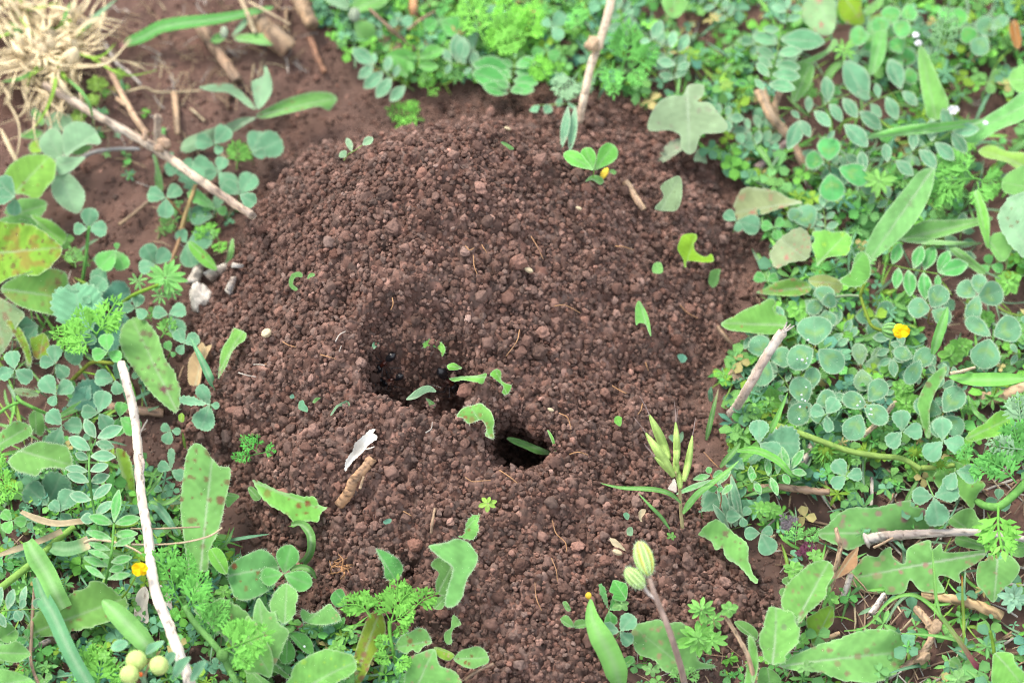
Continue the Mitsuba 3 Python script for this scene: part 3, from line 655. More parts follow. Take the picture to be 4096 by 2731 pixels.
stick('straw', 'thin curved straw on the bare soil near the strap-leaved plant', 'A0', [(830, 610), (950, 580), (1050, 610), (1320, 600)], 15, (3, 4, 3, 3), cat='straw', col=STRAW)
stick('straw', 'short bent straw between twig stump and trefoils', 'A0', [(1260, 720), (1300, 755), (1350, 800)], 18, (2, 3, 2), cat='straw', col=STRAW * .9)
stick('dead_stalk', 'weathered grey-brown stalk lying on the soil behind the strap-leaved plant', 'A0', [(1310, 150), (1430, 340), (1570, 540)], 85, (4, 6, 5), col=BARK * 1.35, specks=.5)
stick('wood_chunk', 'thick blunt chunk of weathered wood at the top of the bare soil', 'A1', [(10, 110), (120, 220), (260, 330)], 150, (6, 8, 7), cat='wood', col=TAN * .85, specks=.5, taper=.9)
stick('dead_stalk', 'pale-ended cut stalk pointing down from the top edge', 'A1', [(310, -40), (360, 60), (410, 175)], 105, (8, 9, 9), col=TAN * .8, specks=.4)
stick('straw', 'yellow straw crossing the wood chunk', 'A0', [(1590, -10), (1640, 110), (1685, 220)], 34, (12, 16, 12), cat='straw', col=STRAW)
stick('straw', 'pointed straw slanting over the green grass blade at the top', 'A1', [(-10, 15), (130, 90), (265, 165)], 18, (16, 18, 16), cat='straw', col=STRAW)
stick('dry_twig', 'reddish thin twig on bare soil below the cut stalk', 'A1', [(400, 250), (440, 370), (495, 480)], 40, (2, 4, 3), col=TAN * [.8, .6, .6])
stick('dry_twig', 'faint brown twig standing beside the wood chunk', 'A1', [(240, 50), (238, 120), (240, 200)], 26, (3, 4, 3), col=TAN * .7)
lone_leaf('dead_leaf', 'curled brown dead leaf under the first pinnate sprig at the top', 'A1', [(845, 255), (900, 215), (970, 190), (1040, 260), (1095, 330), (1010, 370), (900, 310)], (850, 250), (1090, 340), h=7, col=TAN * .8, fold=.4, edge=.1, vein=.2)
stick('dry_twig', 'thin brown twig crossing the dead leaf at the top', 'A1', [(790, 60), (900, 165), (1090, 330)], 22, (14, 14, 8), col=TAN * .8)
stick('dry_twig', 'thin forked twig end above the dead leaf', 'A1', [(1040, 200), (1130, 130), (1225, 75)], 22, (10, 12, 10), col=TAN * .8)
stick('dead_stalk', 'orange-tan dead stalk at the top edge above the trefoils', 'A1', [(1080, -20), (1075, 60), (1090, 130)], 60, (8, 9, 6), col=TAN * [1.2, .9, .7])
k = thing('dry_stick', 'slim pale stick with a knuckle, leaning down beside the far soil', 'stick')
rod(key_for(k + '__stem'), 'A2', [(745, -30), (690, 180), (640, 330), (600, 430), (558, 620), (518, 812)], 56, (26, 26, 24, 22, 16, 8), BONE * [1, .88, .74], .25, .9, knots=((.36, .35),), seg=10)
v, f, col = heap(lift(at('A2', [(610, 300)]), .028), np.array([.0030]), [SHAPES_2[5]], rng, np.array([TAN * 1.1])); part(k, 'knuckle', (v, f), 'dry_matter', col)
stick('wood_chip', 'tan wood splinter lying on the far side of the mound', 'A2', [(830, 1205), (890, 1300), (948, 1385)], 50, (3, 5, 5), cat='wood chip', col=TAN * 1.15)
k = thing('dead_stalk', 'forked dry tan stalk rising between the vetch and the clover', 'stick')
rod(key_for(k + '__stem'), 'A3', [(60, 590), (150, 780), (250, 900), (390, 1140)], 80, (20, 16, 10, 4), TAN * 1.15, .3, .7, seg=10)
rod(key_for(k + '__fork'), 'A3', [(195, 610), (165, 700), (180, 800)], 46, (22, 18, 13), TAN, .3)
stick('dead_stalk', 'purplish grey stalk lying below the forked dry stalk', 'A3', [(40, 1115), (150, 1030), (260, 925)], 62, (4, 6, 8), col=np.array([.22, .17, .17]))
k = thing('dry_stick', 'straight bare pale stick with a frayed upper end beside the big clover', 'stick')
rod(key_for(k + '__stem'), 'B3', [(215, 700), (100, 880), (0, 1055), (-70, 1170), (-130, 1245)], 66, (40, 32, 24, 16, 8), BONE * [1.05, .98, .92], .12, .9, seg=12)
for e in ((245, 640), (270, 655), (293, 664)): rod(key_for(k + '__splinter'), 'B3', [(205, 715), ((205 + e[0]) / 2 + 5, (715 + e[1]) / 2), e], 20, (40, 42, 44), BONE * .9, .2, .4)
stick('dry_twig', 'short tan twig leaning behind the frayed bare stick', 'B2', [(1690, 725), (1610, 850), (1510, 1000)], 42, (10, 9, 5), col=TAN)
stick('straw', 'small bent brown straw at the far edge of the crumbs', 'B2', [(1435, 670), (1480, 730), (1545, 795)], 28, (6, 7, 5), cat='straw', col=TAN * .9)
lone_leaf('dry_leaf', 'curled brown dry leaf scrap at the foot of the short tan twig', 'B2', [(1530, 980), (1560, 965), (1600, 985), (1615, 1010), (1580, 1030), (1560, 1015), (1545, 1040)], (1530, 985), (1600, 1010), h=8, col=BARK * 1.2, fold=.5)
k = thing('dry_stick', 'long white weathered stick standing across the lower weeds', 'stick')
rod(key_for(k + '__stem'), 'C0', [(800, -545), (838, -400), (888, -200), (906, -20), (928, 280), (978, 600), (1022, 950), (1130, 1230), (1262, 1590)], 58, (22, 24, 26, 28, 30, 32, 34, 36, 38), BONE * [1.18, 1.15, 1.1], .3, 1.2, knots=((.23, .12),), seg=14)
rod(key_for(k + '__bark_flake'), 'C0', [(925, 70), (945, 120), (940, 185)], 34, (31, 33, 31), BONE, .3, .6)
lone_leaf('dry_flake', 'papery white husk just in front of the long white stick', 'C0', [(895, 1110), (905, 1010), (930, 950), (970, 935), (1000, 1000), (990, 1070), (975, 1160), (945, 1170), (900, 1140)], (950, 940), (940, 1160), cat='husk', h=9, col=BONE * 1.05, fold=.5, edge=0, vein=.1, spots=5, spot_col=BARK)
lone_leaf('dry_flake', 'papery white husk behind the long white stick', 'C0', [(1055, 920), (1090, 950), (1130, 1010), (1135, 1080), (1100, 1110), (1070, 1010)], (1060, 920), (1120, 1100), cat='husk', h=10, col=BONE * .9, fold=.4, edge=0, vein=.1, spots=4, spot_col=BARK)
k = thing('dead_stalk', 'grey cut stalk with a thick end lying over the lobed leaves', 'stick')
rod(key_for(k + '__stem'), 'C3', [(760, 630), (850, 605), (1000, 592), (1200, 580), (1500, 575), (1820, 620)], 78, (14, 15, 15, 15, 14, 12), BONE * [.82, .8, .78], .4, .55, knots=((.02, .45),), seg=10)
rod(key_for(k + '__splinter'), 'C3', [(815, 675), (870, 650), (945, 610)], 18, (15, 17, 17), TAN, .2)
k = thing('dead_stalk', 'tan jointed stalk lying across the soil under the pinnate sprigs', 'stick')
rod(key_for(k + '__stem'), 'C3', [(-150, 330), (0, 290), (190, 275), (350, 295), (525, 310)], 44, (6, 8, 11, 13, 14), TAN * .95, .4, 1.0, knots=((.5, .15), (.78, .2)), seg=10)
k = thing('dead_stalk', 'upright tan peeling twig beside the rust-brown curled leaf', 'stick')
rod(key_for(k + '__stem'), 'C3', [(520, 970), (560, 840), (595, 680), (585, 620), (567, 545)], 44, (4, 10, 18, 22, 24), TAN * 1.15, .3, .6, knots=((.7, .2),))
lone_leaf('dry_leaf', 'crumpled rust-brown dry leaf hanging on the peeling twig', 'C3', [(560, 880), (600, 800), (640, 730), (690, 680), (720, 665), (710, 720), (705, 800), (650, 840), (600, 870)], (570, 880), (715, 670), h=16, col=TAN * [.85, .72, .62], fold=.5, wave=.12, edge=.1)
stick('dead_stalk', 'grey stub standing below the crumpled rust-brown leaf', 'C3', [(612, 1030), (640, 930), (665, 850)], 46, (4, 8, 11), col=BONE * .8)
stick('dead_stalk', 'white short stub under the curved onion-like shoot', 'C3', [(795, 1115), (840, 1050), (885, 985)], 40, (10, 8, 5), col=BONE)
stick('straw', 'broad split straw lying across the litter near the toothed leaf', 'C3', [(1130, 985), (1300, 1010), (1450, 1040), (1660, 1125)], 56, (5, 8, 8, 6), cat='straw', col=STRAW * [.9, .78, .66], specks=.5, taper=1.3)
k = thing('dead_stalk', 'knotted tan dead stem with two swollen nodes in the litter', 'stick')
rod(key_for(k + '__stem'), 'C3', [(1100, 1080), (1180, 1180), (1200, 1260), (1130, 1380), (1000, 1480)], 52, (6, 9, 9, 8, 4), TAN * 1.05, .35, .9, knots=((.3, .6), (.75, .6)), seg=10)
for c0 in ((1230, 1195), (1140, 1400)):
    v, f, col = heap(lift(at('C3', [c0]), .010), np.array([.0030]), [SHAPES_2[1]], rng, np.array([TAN * .8])); part(k, 'node', (v, f), 'dry_matter', col)
stick('dead_stalk', 'tan twig lying between the two broad low rosette leaves', 'C3', [(400, 1330), (500, 1280), (590, 1240)], 40, (4, 7, 8), col=TAN * 1.1)
stick('dry_twig', 'pale upright straw stalk standing in the dark litter', 'C3', [(800, 210), (805, 300), (800, 400)], 26, (6, 6, 4), col=BONE * .9)
stick('dead_stalk', 'long pale dead stem slanting down through the litter to the tan jointed stalk', 'C3', [(430, -30), (370, 80), (300, 240)], 52, (8, 7, 6), col=BONE * .95)
stick('dead_stalk', 'thin bronze twig with a green bud leaning before the narrow low leaf', 'C2', [(1690, 1590), (1640, 1400), (1580, 1280), (1490, 1130)], 34, (12, 22, 28, 34), col=TAN * 1.2, knots=((.55, .3),), taper=.8)
stick('dead_stalk', 'thin dry stem curving down behind the toothed brown-tipped leaf', 'C0', [(235, 870), (220, 1050), (208, 1250), (205, 1430), (260, 1590)], 24, (14, 14, 12, 10, 10), col=BARK * 1.3)
stick('wood_chip', 'grey split wood bits at the foot of the thin dry stem', 'C0', [(195, 1345), (260, 1320), (325, 1290)], 46, (8, 8, 7), cat='wood chip', col=BONE * .6)
stick('dead_stalk', 'brown rotting stalk lying under the toothed brown-tipped leaf', 'C0', [(320, 1290), (400, 1290), (500, 1260)], 60, (4, 5, 4), col=BARK * 1.4)
stick('dead_stalk', 'brown weathered stem lying under the spotted bent leaf', 'B0', [(690, 1200), (860, 1220), (1080, 1240)], 66, (3, 4, 3), col=BARK * 1.5, specks=.5)
lone_leaf('dry_leaf', 'split cream-tan dry husk by the teal blade at the edge of the mound', 'B0', [(1250, 1040), (1260, 900), (1290, 820), (1330, 770), (1350, 800), (1400, 790), (1380, 850), (1340, 930), (1330, 1040), (1290, 1060)], (1290, 1050), (1350, 790), cat='husk', h=8, col=STRAW * [1, .88, .75], fold=.4, ridges=0, edge=.1, jag=.6)
stick('dead_stalk', 'thin tan twig at the edge of the mound by the cream husk', 'B0', [(1180, 1020), (1200, 960), (1215, 930)], 14, (6, 8, 8), col=TAN)
k = thing('wood_lump', 'grey and white weathered wood lump half buried at the mound edge', 'wood lump')
for c0, r in (((1310, 490), 6.8), ((1300, 500), 6.0)):
    pass
v, f, col = heap(lift(at('B0', [(1320, 480)]), .003), np.array([.0066]), [SHAPES_3[2]], rng, np.array([BONE * 1.0])); col = col * (0.55 + 0.9 * meshkit.fbm(v * 300, 3, 5)[:, None]); part(k, 'lump', (v, f), 'dry_matter', col)
for a, b, w in (((1380, 340), (1500, 275), 90), ((1510, 440), (1545, 340), 60), ((1270, 390), (1320, 250), 85), ((1540, 265), (1600, 270), 40)):
    rod(key_for(k + '__splinter'), 'B0', [a, ((a[0] + b[0]) / 2, (a[1] + b[1]) / 2), b], w, (3, 5, 3), BONE * .85, .5, .7)
k = thing('bark_strip', 'white torn strip of bark lying on the crumbs', 'bark')
mm, cc, *_ = blade_mesh(at('B1', [(630, 1575), (640, 1540), (680, 1490), (695, 1440), (740, 1400), (790, 1352), (830, 1348), (812, 1375), (845, 1385), (838, 1415), (790, 1445), (745, 1500), (700, 1540), (665, 1575), (645, 1610), (618, 1640)]), at('B1', [(630, 1600)])[0], at('B1', [(830, 1360)])[0],
                        h=6, col=np.array([.50, .48, .44]), fold=.45, wave=.07, droop=0, edge=0, vein=0, jag=1.2, tilt=.4, n=None)
put(key_for(k + '__strip'), mm, 'dry_matter', np.clip(cc, .3, .56))
rod(key_for(k + '__fibre'), 'B1', [(760, 1480), (790, 1475), (822, 1462)], 9, (6, 7, 8), BONE * 1.3, 0)
k = thing('bark_strip', 'brown flaking piece of bark beside the white strip', 'bark')
rod(key_for(k + '__strip'), 'C1', [(588, 395), (650, 310), (680, 240), (745, 165), (810, 85)], 74, (4, 5, 6, 7, 8), TAN * [.95, .82, .75], .45, .85, seg=10)
rod(key_for(k + '__splinter'), 'C1', [(725, 290), (740, 240), (750, 205)], 20, (7, 8, 8), TAN, .3)
stick('straw', 'short tan straw lying on the near slope of the mound', 'C1', [(1195, 580), (1205, 500), (1220, 418)], 20, (3, 4, 4), cat='straw', col=TAN * 1.05)
stick('dry_twig', 'dark twig reaching out of the crumbs at the bottom edge', 'C1', [(1420, 1550), (1500, 1490), (1610, 1442)], 24, (4, 6, 7), col=BARK * 1.2)
k = thing('root_tangle', 'tangled knot of fine orange-brown roots on a clod', 'roots')
g = np.random.default_rng(8)
for i in range(16):
    a = g.uniform(0, 6.28); c0 = np.array([612, 800]) + g.normal(0, 18, 2); d = np.array([math.cos(a), math.sin(a)]) * g.uniform(40, 100)
    rod(key_for(k + '__root'), 'C1', [c0, c0 + d * .5 + g.normal(0, 14, 2), c0 + d], 9, (8, 11, 7), TAN * [1, .75, .55], .2, .5)
# fine roots and straws strewn on the mound
ROOTS = [('B1', [(940, 480), (945, 520), (930, 560)]), ('B1', [(1475, 200), (1480, 270), (1500, 325)]), ('B1', [(1420, 135), (1450, 165), (1480, 150)]), ('B1', [(1530, 130), (1545, 155), (1565, 185)]), ('B1', [(215, 770), (260, 795), (305, 805)]), ('B1', [(465, 855), (520, 870), (570, 885)]),
         ('B1', [(30, 920), (70, 925), (110, 918)]), ('B1', [(1780, 690), (1760, 770), (1690, 865)]), ('B2', [(205, 75), (250, 150), (285, 225)]), ('B2', [(360, 535), (430, 530), (530, 580)]), ('B2', [(1190, 530), (1240, 580), (1305, 615)]), ('B2', [(740, 1060), (790, 1090), (835, 1110)]),
         ('B2', [(390, 1240), (445, 1270), (470, 1350)]), ('B2', [(760, 140), (820, 145), (880, 165)]), ('B2', [(940, 1180), (930, 1220), (910, 1250)]), ('C2', [(345, 495), (370, 580), (430, 640), (440, 700)]), ('C2', [(340, 745), (370, 820), (380, 900)]), ('C2', [(230, 905), (240, 1010), (275, 1090)]),
         ('C2', [(1345, 45), (1390, 95), (1440, 145)]), ('C2', [(0, 165), (50, 200), (110, 245)]), ('C1', [(1645, 165), (1710, 205), (1765, 250)]), ('C1', [(1420, 210), (1470, 240), (1530, 235), (1590, 232)]), ('C2', [(460, 60), (520, 45), (580, 65)]), ('B2', [(960, 905), (970, 935), (980, 960)]), ('C1', [(1010, 435), (1040, 450), (1065, 465)])]
WHERE = ['above the large burrow, uppermost', 'at the crest above the large burrow', 'hooked, near the crest', 'short and curved, near the crest', 'beside the cream seed', 'short, below the cream seed', 'straight, above the burrow side slope', 'frayed, right of the large burrow', 'long, on the far crest', 'wavy, on the upper flank', 'branching, on the far flank', 'S-shaped, above the grass spikelets', 'curling, between burrow and spikelets', 'short, on the blurred upper flank', 'short, just above the spikelet awns', 'long, on the lower mound', 'thin, lower on the mound', 'dark, near the bottom of the mound', 'orange, near the grass spikelets', 'under the small burrow', 'below and left of the small burrow', 'whitish and wavy, below the burrows', 'below the blade in the small burrow', 'short, in the middle of the flank', 'tiny, on the lower mound beside the tan straw']
for (crop, pts), w in zip(ROOTS, WHERE):
    stick('root_fibre', 'fine tan root fibre on the crumbs, ' + w, crop, pts, 8, (4, 5, 4.5), cat='root', group='fine root fibres strewn over the mound', col=TAN * [1.05, .82, .62], specks=.1, taper=.6)
for i, (crop, pts, lab) in enumerate([('B1', [(565, 768), (590, 725), (630, 702)], 'small curled white fibre near the large burrow'), ('B1', [(590, 835), (597, 815), (603, 795)], 'short white fibre just below the curled one'), ('B1', [(1160, 1370), (1195, 1345), (1205, 1300)], 'bent white fibre on the slope under the large burrow'), ('B0', [(1575, 975), (1630, 990), (1690, 1002)], 'whitish straight fibre near the mound edge by the curled leaf'), ('B0', [(1675, 920), (1710, 920), (1750, 925)], 'tan straight fibre close to the cream seed')]):
    stick('plant_fibre', lab, crop, pts, 9, (4, 6, 5), cat='fibre', col=BONE * (.85 if i < 4 else .7), specks=.05, taper=.7)
k = thing('seed', 'cream oval seed lying on the crumbs', 'seed')
v, f, *_ = ellipsoid(lift(at('B1', [(108, 712)]), .004)[0], RIGHT * .8 + UP * .5, .0021, .0016, 5, 2); put(k, (v, f), 'dry_matter', np.tile(STRAW * 1.2, (len(v), 1)) * rng.uniform(.85, 1.1, (len(v), 1)))
for crop, c0, lab, r in (('B2', (190, 297), 'white sliver seed near the crest of the mound', 1.4), ('B2', (335, 1218), 'cream seed above the small burrow', 1.0), ('C2', (775, 705), 'tan snail-like seed pod near the bud stalk', 1.5), ('A2', (520, 1375), 'pale seed on the far slope', 1.0), ('A1', (1700, 850), 'cream seed behind the crest', 1.1)):
    k = thing('seed', lab, 'seed')
    v, f, *_ = ellipsoid(lift(at(crop, [c0]), .004)[0], RIGHT * .9 - UP * .35, r * .0013, r * .0007, 5, 2); put(k, (v, f), 'dry_matter', np.tile(STRAW * .85, (len(v), 1)))
lone_leaf('dry_flake', 'cream torn flake on the crumbs behind the flower bud', 'C2', [(725, 615), (760, 620), (800, 655), (828, 695), (790, 680), (745, 660)], (730, 620), (825, 690), cat='flake', h=6, col=STRAW, fold=.3, edge=0, jag=.8)
lone_leaf('dry_flake', 'curled cream scrap between bud and grass spikelets', 'C2', [(915, 440), (935, 420), (962, 430), (950, 460), (935, 480), (940, 505), (920, 495), (912, 465)], (930, 425), (930, 500), cat='flake', h=6, col=STRAW, fold=.4, edge=0, jag=.6)

# ------------------------------------------------------------------ broad-leaved weeds
SP = np.array([.13, .055, .045])
grass_blade('grass_leaf', 'wide green grass blade with a pink tip lying across the bare soil at the top', 'A0', [(1830, 45), (1450, 128), (1100, 172), (960, 240), (845, 285), (790, 312)], 92, (14, 16, 14, 10, 8, 6), col=GREEN * [.75, 1, .9], tip_col=np.array([.4, .18, .2]), profile='lance', mid=.25)
k = thing('strap_leaf_weed', 'pale strap-leaved weed with four leaves on the bare soil behind the mound', 'weed')
leaf(k, 'A0', [(1690, 725), (1640, 650), (1560, 580), (1500, 560), (1400, 555), (1310, 568), (1400, 600), (1500, 612), (1580, 660), (1640, 710)], (1690, 725), (1310, 570), h=12, col=MINT * .95, spots=3, spot_col=SP * 2)
leaf(k, 'A0', [(1700, 720), (1665, 600), (1660, 545), (1700, 520), (1740, 500), (1750, 430), (1790, 520), (1795, 600), (1760, 670)], (1700, 720), (1742, 420), h=14, col=MINT * 1.1, spots=2, spot_col=TAN)
leaf(k, 'A0', [(1690, 775), (1600, 780), (1480, 830), (1330, 870), (1220, 905), (1190, 980), (1250, 1005), (1400, 930), (1540, 870), (1640, 810)], (1690, 775), (1195, 965), h=8, col=MINT * .85)
leaf(k, 'A1', [(40, 760), (120, 715), (250, 650), (380, 610), (500, 602), (560, 620), (580, 650), (560, 680), (520, 725), (450, 705), (330, 740), (200, 765), (90, 780)], (40, 765), (575, 640), h=13, col=GREEN * .95, spots=4, spot_col=SP * 1.6, fold=.3)
k = thing('woolly_weed', 'small grey-woolly weed with narrow leaves near the top edge', 'weed')
leaf(k, 'A0', [(1545, 255), (1620, 225), (1720, 220), (1816, 240), (1850, 270), (1780, 295), (1660, 300)], (1545, 260), (1850, 270), h=10, col=GREEN)
leaf(k, 'A0', [(1530, 240), (1580, 160), (1630, 100), (1645, 130), (1600, 200)], (1530, 240), (1640, 105), h=12, col=MINT)
leaf(k, 'A0', [(1490, 255), (1440, 225), (1395, 250), (1400, 280), (1440, 285)], (1490, 255), (1395, 260), h=9, col=GREEN)
v, f, *_ = ellipsoid(lift(at('A0', [(1480, 215)]), .014)[0], UP, .0026, .0016, 5, 2); part(k, 'bud', (v, f), 'dry_matter', np.tile(PALE * .6, (len(v), 1)))
k = thing('woolly_weed', 'pale green woolly rosette at the top edge above the first pinnate sprig', 'weed')
leaf(k, 'A1', [(680, 60), (700, 0), (790, -40), (920, -40), (880, 40), (780, 75)], (680, 65), (900, -20), h=14, col=GREEN * 1.05)
leaf(k, 'A1', [(650, 60), (600, 60), (520, 20), (470, -40), (600, -40), (650, 20)], (655, 65), (480, -30), h=13, col=MINT)
leaf(k, 'A1', [(690, 160), (740, 135), (810, 160), (832, 220), (790, 290), (750, 306), (710, 255)], (690, 140), (760, 306), h=10, col=GREEN * 1.1)
v, f, *_ = ellipsoid(lift(at('A1', [(690, 100)]), .016)[0], UP, .0032, .0024, 7, 2); part(k, 'bud', (v, f), 'dry_matter', np.tile(PALE * .5, (len(v), 1)))

k = thing('woolly_weed', 'mint woolly plant with rounded leaves under the grass tuft', 'weed')
for o, b, t, h, c in [([(130, 890), (200, 860), (280, 870), (260, 910), (190, 920)], (280, 890), (130, 890), 8, GREEN), ([(300, 800), (340, 750), (390, 735), (460, 775), (475, 830), (400, 870), (330, 840)], (420, 880), (370, 735), 12, MINT * .8), ([(210, 715), (250, 730), (295, 800), (270, 830), (215, 770)], (300, 830), (210, 715), 10, GREEN),
                      ([(190, 960), (240, 930), (280, 960), (270, 1010), (210, 1010)], (290, 990), (195, 970), 8, LIME), ([(430, 1035), (420, 880), (480, 812), (560, 812), (620, 850), (665, 935), (640, 955), (580, 950), (490, 1000)], (430, 1030), (640, 860), 20, MINT), ([(470, 1010), (540, 965), (610, 955), (590, 985), (520, 1030)], (470, 1020), (610, 955), 14, GREEN * .8),
                      ([(400, 1050), (325, 1045), (268, 985), (265, 915), (335, 845), (400, 880), (428, 960)], (410, 1050), (300, 880), 17, MINT * .95), ([(340, 1220), (378, 1150), (455, 1150), (540, 1235), (562, 1310), (520, 1400), (430, 1375), (355, 1310)], (385, 1140), (500, 1400), 15, MINT), ([(370, 1050), (460, 1038), (555, 1030), (540, 1060), (480, 1120), (390, 1155)], (360, 1110), (555, 1035), 18, MINT * 1.05)]:
    leaf(k, 'A0', o, b, t, h=h, col=c, hairs=50, edge=.5, vein=.35)
stem(k, 'A0', [(450, 1140), (520, 1060), (620, 1005), (760, 985), (920, 985)], 30, (9, 6, 4, 4), np.array([.22, .22, .22]), matter='dry_matter')
k = thing('broadleaf_weed', 'large broad-leaved rosette with brown-spotted leaves at the edge below the grass tuft', 'weed')
leaf(k, 'A0', [(25, 1190), (60, 1120), (120, 1065), (190, 1020), (300, 1010), (360, 1060), (370, 1120), (360, 1190), (310, 1240), (240, 1325), (170, 1290), (60, 1275)], (60, 1330), (320, 1015), h=22, col=GREEN * [1.15, 1.05, .7], spots=4, hairs=50)
leaf(k, 'A0', [(30, 1400), (110, 1320), (200, 1310), (290, 1322), (297, 1375), (260, 1430), (210, 1465), (80, 1430)], (40, 1440), (295, 1350), h=18, col=GREEN, hairs=30)
leaf(k, 'A0', [(0, 1470), (60, 1435), (150, 1418), (240, 1450), (330, 1520), (300, 1580), (100, 1530)], (0, 1500), (330, 1550), h=17, col=GREEN * 1.05)
leaf(k, 'B0', [(200, -60), (300, -40), (360, -10), (410, 30), (440, 68), (400, 142), (350, 95)], (210, -50), (420, 110), h=18, col=GREEN * [1.1, 1.1, .8], hairs=30)
leaf(k, 'B0', [(-30, 5), (90, -12), (200, -5), (290, 38), (350, 95), (396, 150), (380, 212), (320, 288), (262, 336), (180, 328), (60, 360), (-30, 390)], (-30, 185), (394, 150), h=26, col=LIME * [.85, .92, .9], spots=16, hairs=60, spot_col=SP, ridges=4, mottled=.55)
leaf(k, 'B0', [(5, 430), (60, 370), (180, 320), (340, 288), (440, 318), (452, 420), (456, 505), (432, 575), (440, 625), (400, 612), (250, 578), (100, 520)], (5, 420), (450, 480), h=20, col=GREEN * [1.05, 1, .8], spots=8, hairs=70, spot_col=SP * 1.3, mottled=.3)
leaf(k, 'B0', [(-30, 500), (60, 515), (130, 555), (172, 600), (130, 660), (80, 740), (40, 800), (0, 850), (-30, 850)], (-30, 520), (20, 830), h=14, col=DULL * 1.2, spots=10, hairs=40, spot_col=TAN * .6, mottled=.4)
leaf(k, 'B0', [(35, 640), (70, 628), (120, 665), (170, 740), (205, 840), (205, 920), (180, 925), (160, 850), (110, 750)], (195, 925), (40, 635), h=16, col=LIME * .75, spots=12, hairs=60, spot_col=SP, mottled=.6)
leaf(k, 'B0', [(200, 750), (240, 735), (288, 712), (325, 775), (325, 870), (290, 890), (230, 875), (212, 830)], (260, 890), (290, 715), h=14, col=LIME * .75, spots=7, hairs=40, spot_col=TAN * .55, mottled=.6)
leaf(k, 'B0', [(90, 1080), (150, 1075), (240, 1100), (250, 1125), (170, 1130), (100, 1110)], (250, 1115), (90, 1085), h=9, col=DULL, spots=3, hairs=30)
leaf(k, 'B0', [(-30, 1400), (60, 1330), (110, 1295), (190, 1310), (212, 1370), (150, 1420), (60, 1465), (-30, 1500)], (-30, 1470), (190, 1320), h=12, col=GREEN * .8, spots=3, teeth=(4, 22), hairs=40)
leaf(k, 'B0', [(190, 1260), (230, 1225), (280, 1245), (298, 1320), (280, 1390), (230, 1370), (200, 1320)], (240, 1400), (230, 1225), h=8, col=GREEN * .75, hairs=60)
leaf(k, 'C0', [(60, 110), (90, 60), (160, 15), (260, -25), (330, -15), (425, 0), (450, 40), (470, 100), (460, 168), (385, 150), (320, 150), (280, 160), (245, 205), (190, 190), (120, 170)], (40, 10), (460, 130), h=24, col=GREEN * [1.1, 1.05, 1], hairs=200, edge=.45, ridges=0, wave=.05)
leaf(k, 'C0', [(-30, 1325), (60, 1310), (120, 1295), (200, 1370), (160, 1410), (100, 1432), (-30, 1405)], (-30, 1370), (200, 1370), h=20, col=GREEN * 1.15, hairs=30)
leaf(k, 'C0', [(-10, 1230), (20, 1190), (80, 1190), (120, 1240), (100, 1300), (40, 1310), (0, 1280)], (50, 1250), (110, 1210), h=18, col=GREEN * .8, fold=.5)
leaf(k, 'C0', [(-30, 1480), (60, 1480), (140, 1510), (230, 1590), (-30, 1640)], (-30, 1590), (200, 1540), h=30, col=GREEN * 1.2, edge=.2)
lone_leaf('spotted_leaf', 'large toothed leaf with purple blotches bending down beside the white stick', 'B0', [(1168, 1245), (1090, 1195), (1000, 1108), (930, 1015), (860, 920), (812, 840), (790, 740), (800, 645), (850, 585), (930, 600), (990, 660), (1040, 725), (1072, 815), (1100, 895), (1150, 960), (1170, 1020), (1193, 1080), (1195, 1190)], (1180, 1240), (845, 588), h=14, col=GREEN * [1.05, 1.0, 1.0], spots=24, spot_col=np.array([.14, .06, .075]), teeth=(5, 26), hairs=70, ridges=4)
lone_leaf('curled_leaf', 'narrow folded green leaf standing out of the mound edge', 'B0', [(1435, 1010), (1448, 920), (1470, 820), (1510, 730), (1525, 678), (1570, 685), (1612, 712), (1608, 760), (1570, 790), (1530, 850), (1500, 940), (1455, 1000)], (1435, 1010), (1590, 700), h=9, col=GREEN * [1, 1.02, .8], spots=3, spot_col=np.array([.35, .16, .17]), hairs=40, clear=False)
grass_blade('grass_leaf', 'narrow teal grass blade leaning up by the cream husk', 'B0', [(1415, 1090), (1390, 1020), (1330, 890), (1250, 730)], 52, (2, 12, 22, 26), col=BLUE * [.9, 1, .85], mid=.35)
lone_leaf('narrow_leaf', 'short lime green blade poking over the whitish wood lump', 'B0', [(1240, 110), (1270, 110), (1330, 150), (1400, 220), (1432, 290), (1390, 292), (1320, 250), (1260, 180)], (1240, 105), (1432, 290), h=13, col=GREEN * [.95, 1.1, .7], spots=2)
lone_leaf('narrow_leaf', 'small upright green blade at the mound edge above the whitish lump', 'B0', [(1490, 262), (1500, 200), (1515, 120), (1535, 85), (1548, 150), (1535, 220), (1515, 262)], (1500, 262), (1535, 85), h=5, col=GREEN, hairs=16, clear=False)
lone_leaf('narrow_leaf', 'narrow green leaf hanging under the long dry stick', 'A0', [(1005, 1025), (1030, 1040), (1060, 1140), (1080, 1250), (1050, 1265), (1020, 1190), (1025, 1110)], (1005, 1020), (1065, 1268), h=9, col=GREEN * .95)
lone_leaf('narrow_leaf', 'toothed lime leaf passing under the white stick', 'C0', [(765, 30), (830, 40), (870, 130), (890, 260), (905, 400), (870, 415), (835, 320), (800, 180)], (880, 430), (770, 25), h=10, col=LIME * .85, spots=4, teeth=(3, 25), hairs=30)
lone_leaf('strap_leaf', 'tall pale green strap leaf cut off straight at its top', 'C0', [(1225, 80), (1250, 10), (1290, -22), (1345, -8), (1400, 60), (1450, 112), (1520, 125), (1512, 250), (1485, 380), (1470, 480), (1430, 620), (1385, 700), (1372, 820), (1320, 830), (1280, 870), (1232, 760), (1212, 600), (1190, 400), (1212, 200)], (1320, 860), (1400, 70), h=24, col=GREEN * 1.05, spots=18, spot_col=SP * 1.1, hairs=160, teeth=(3, 40), vein=.8)
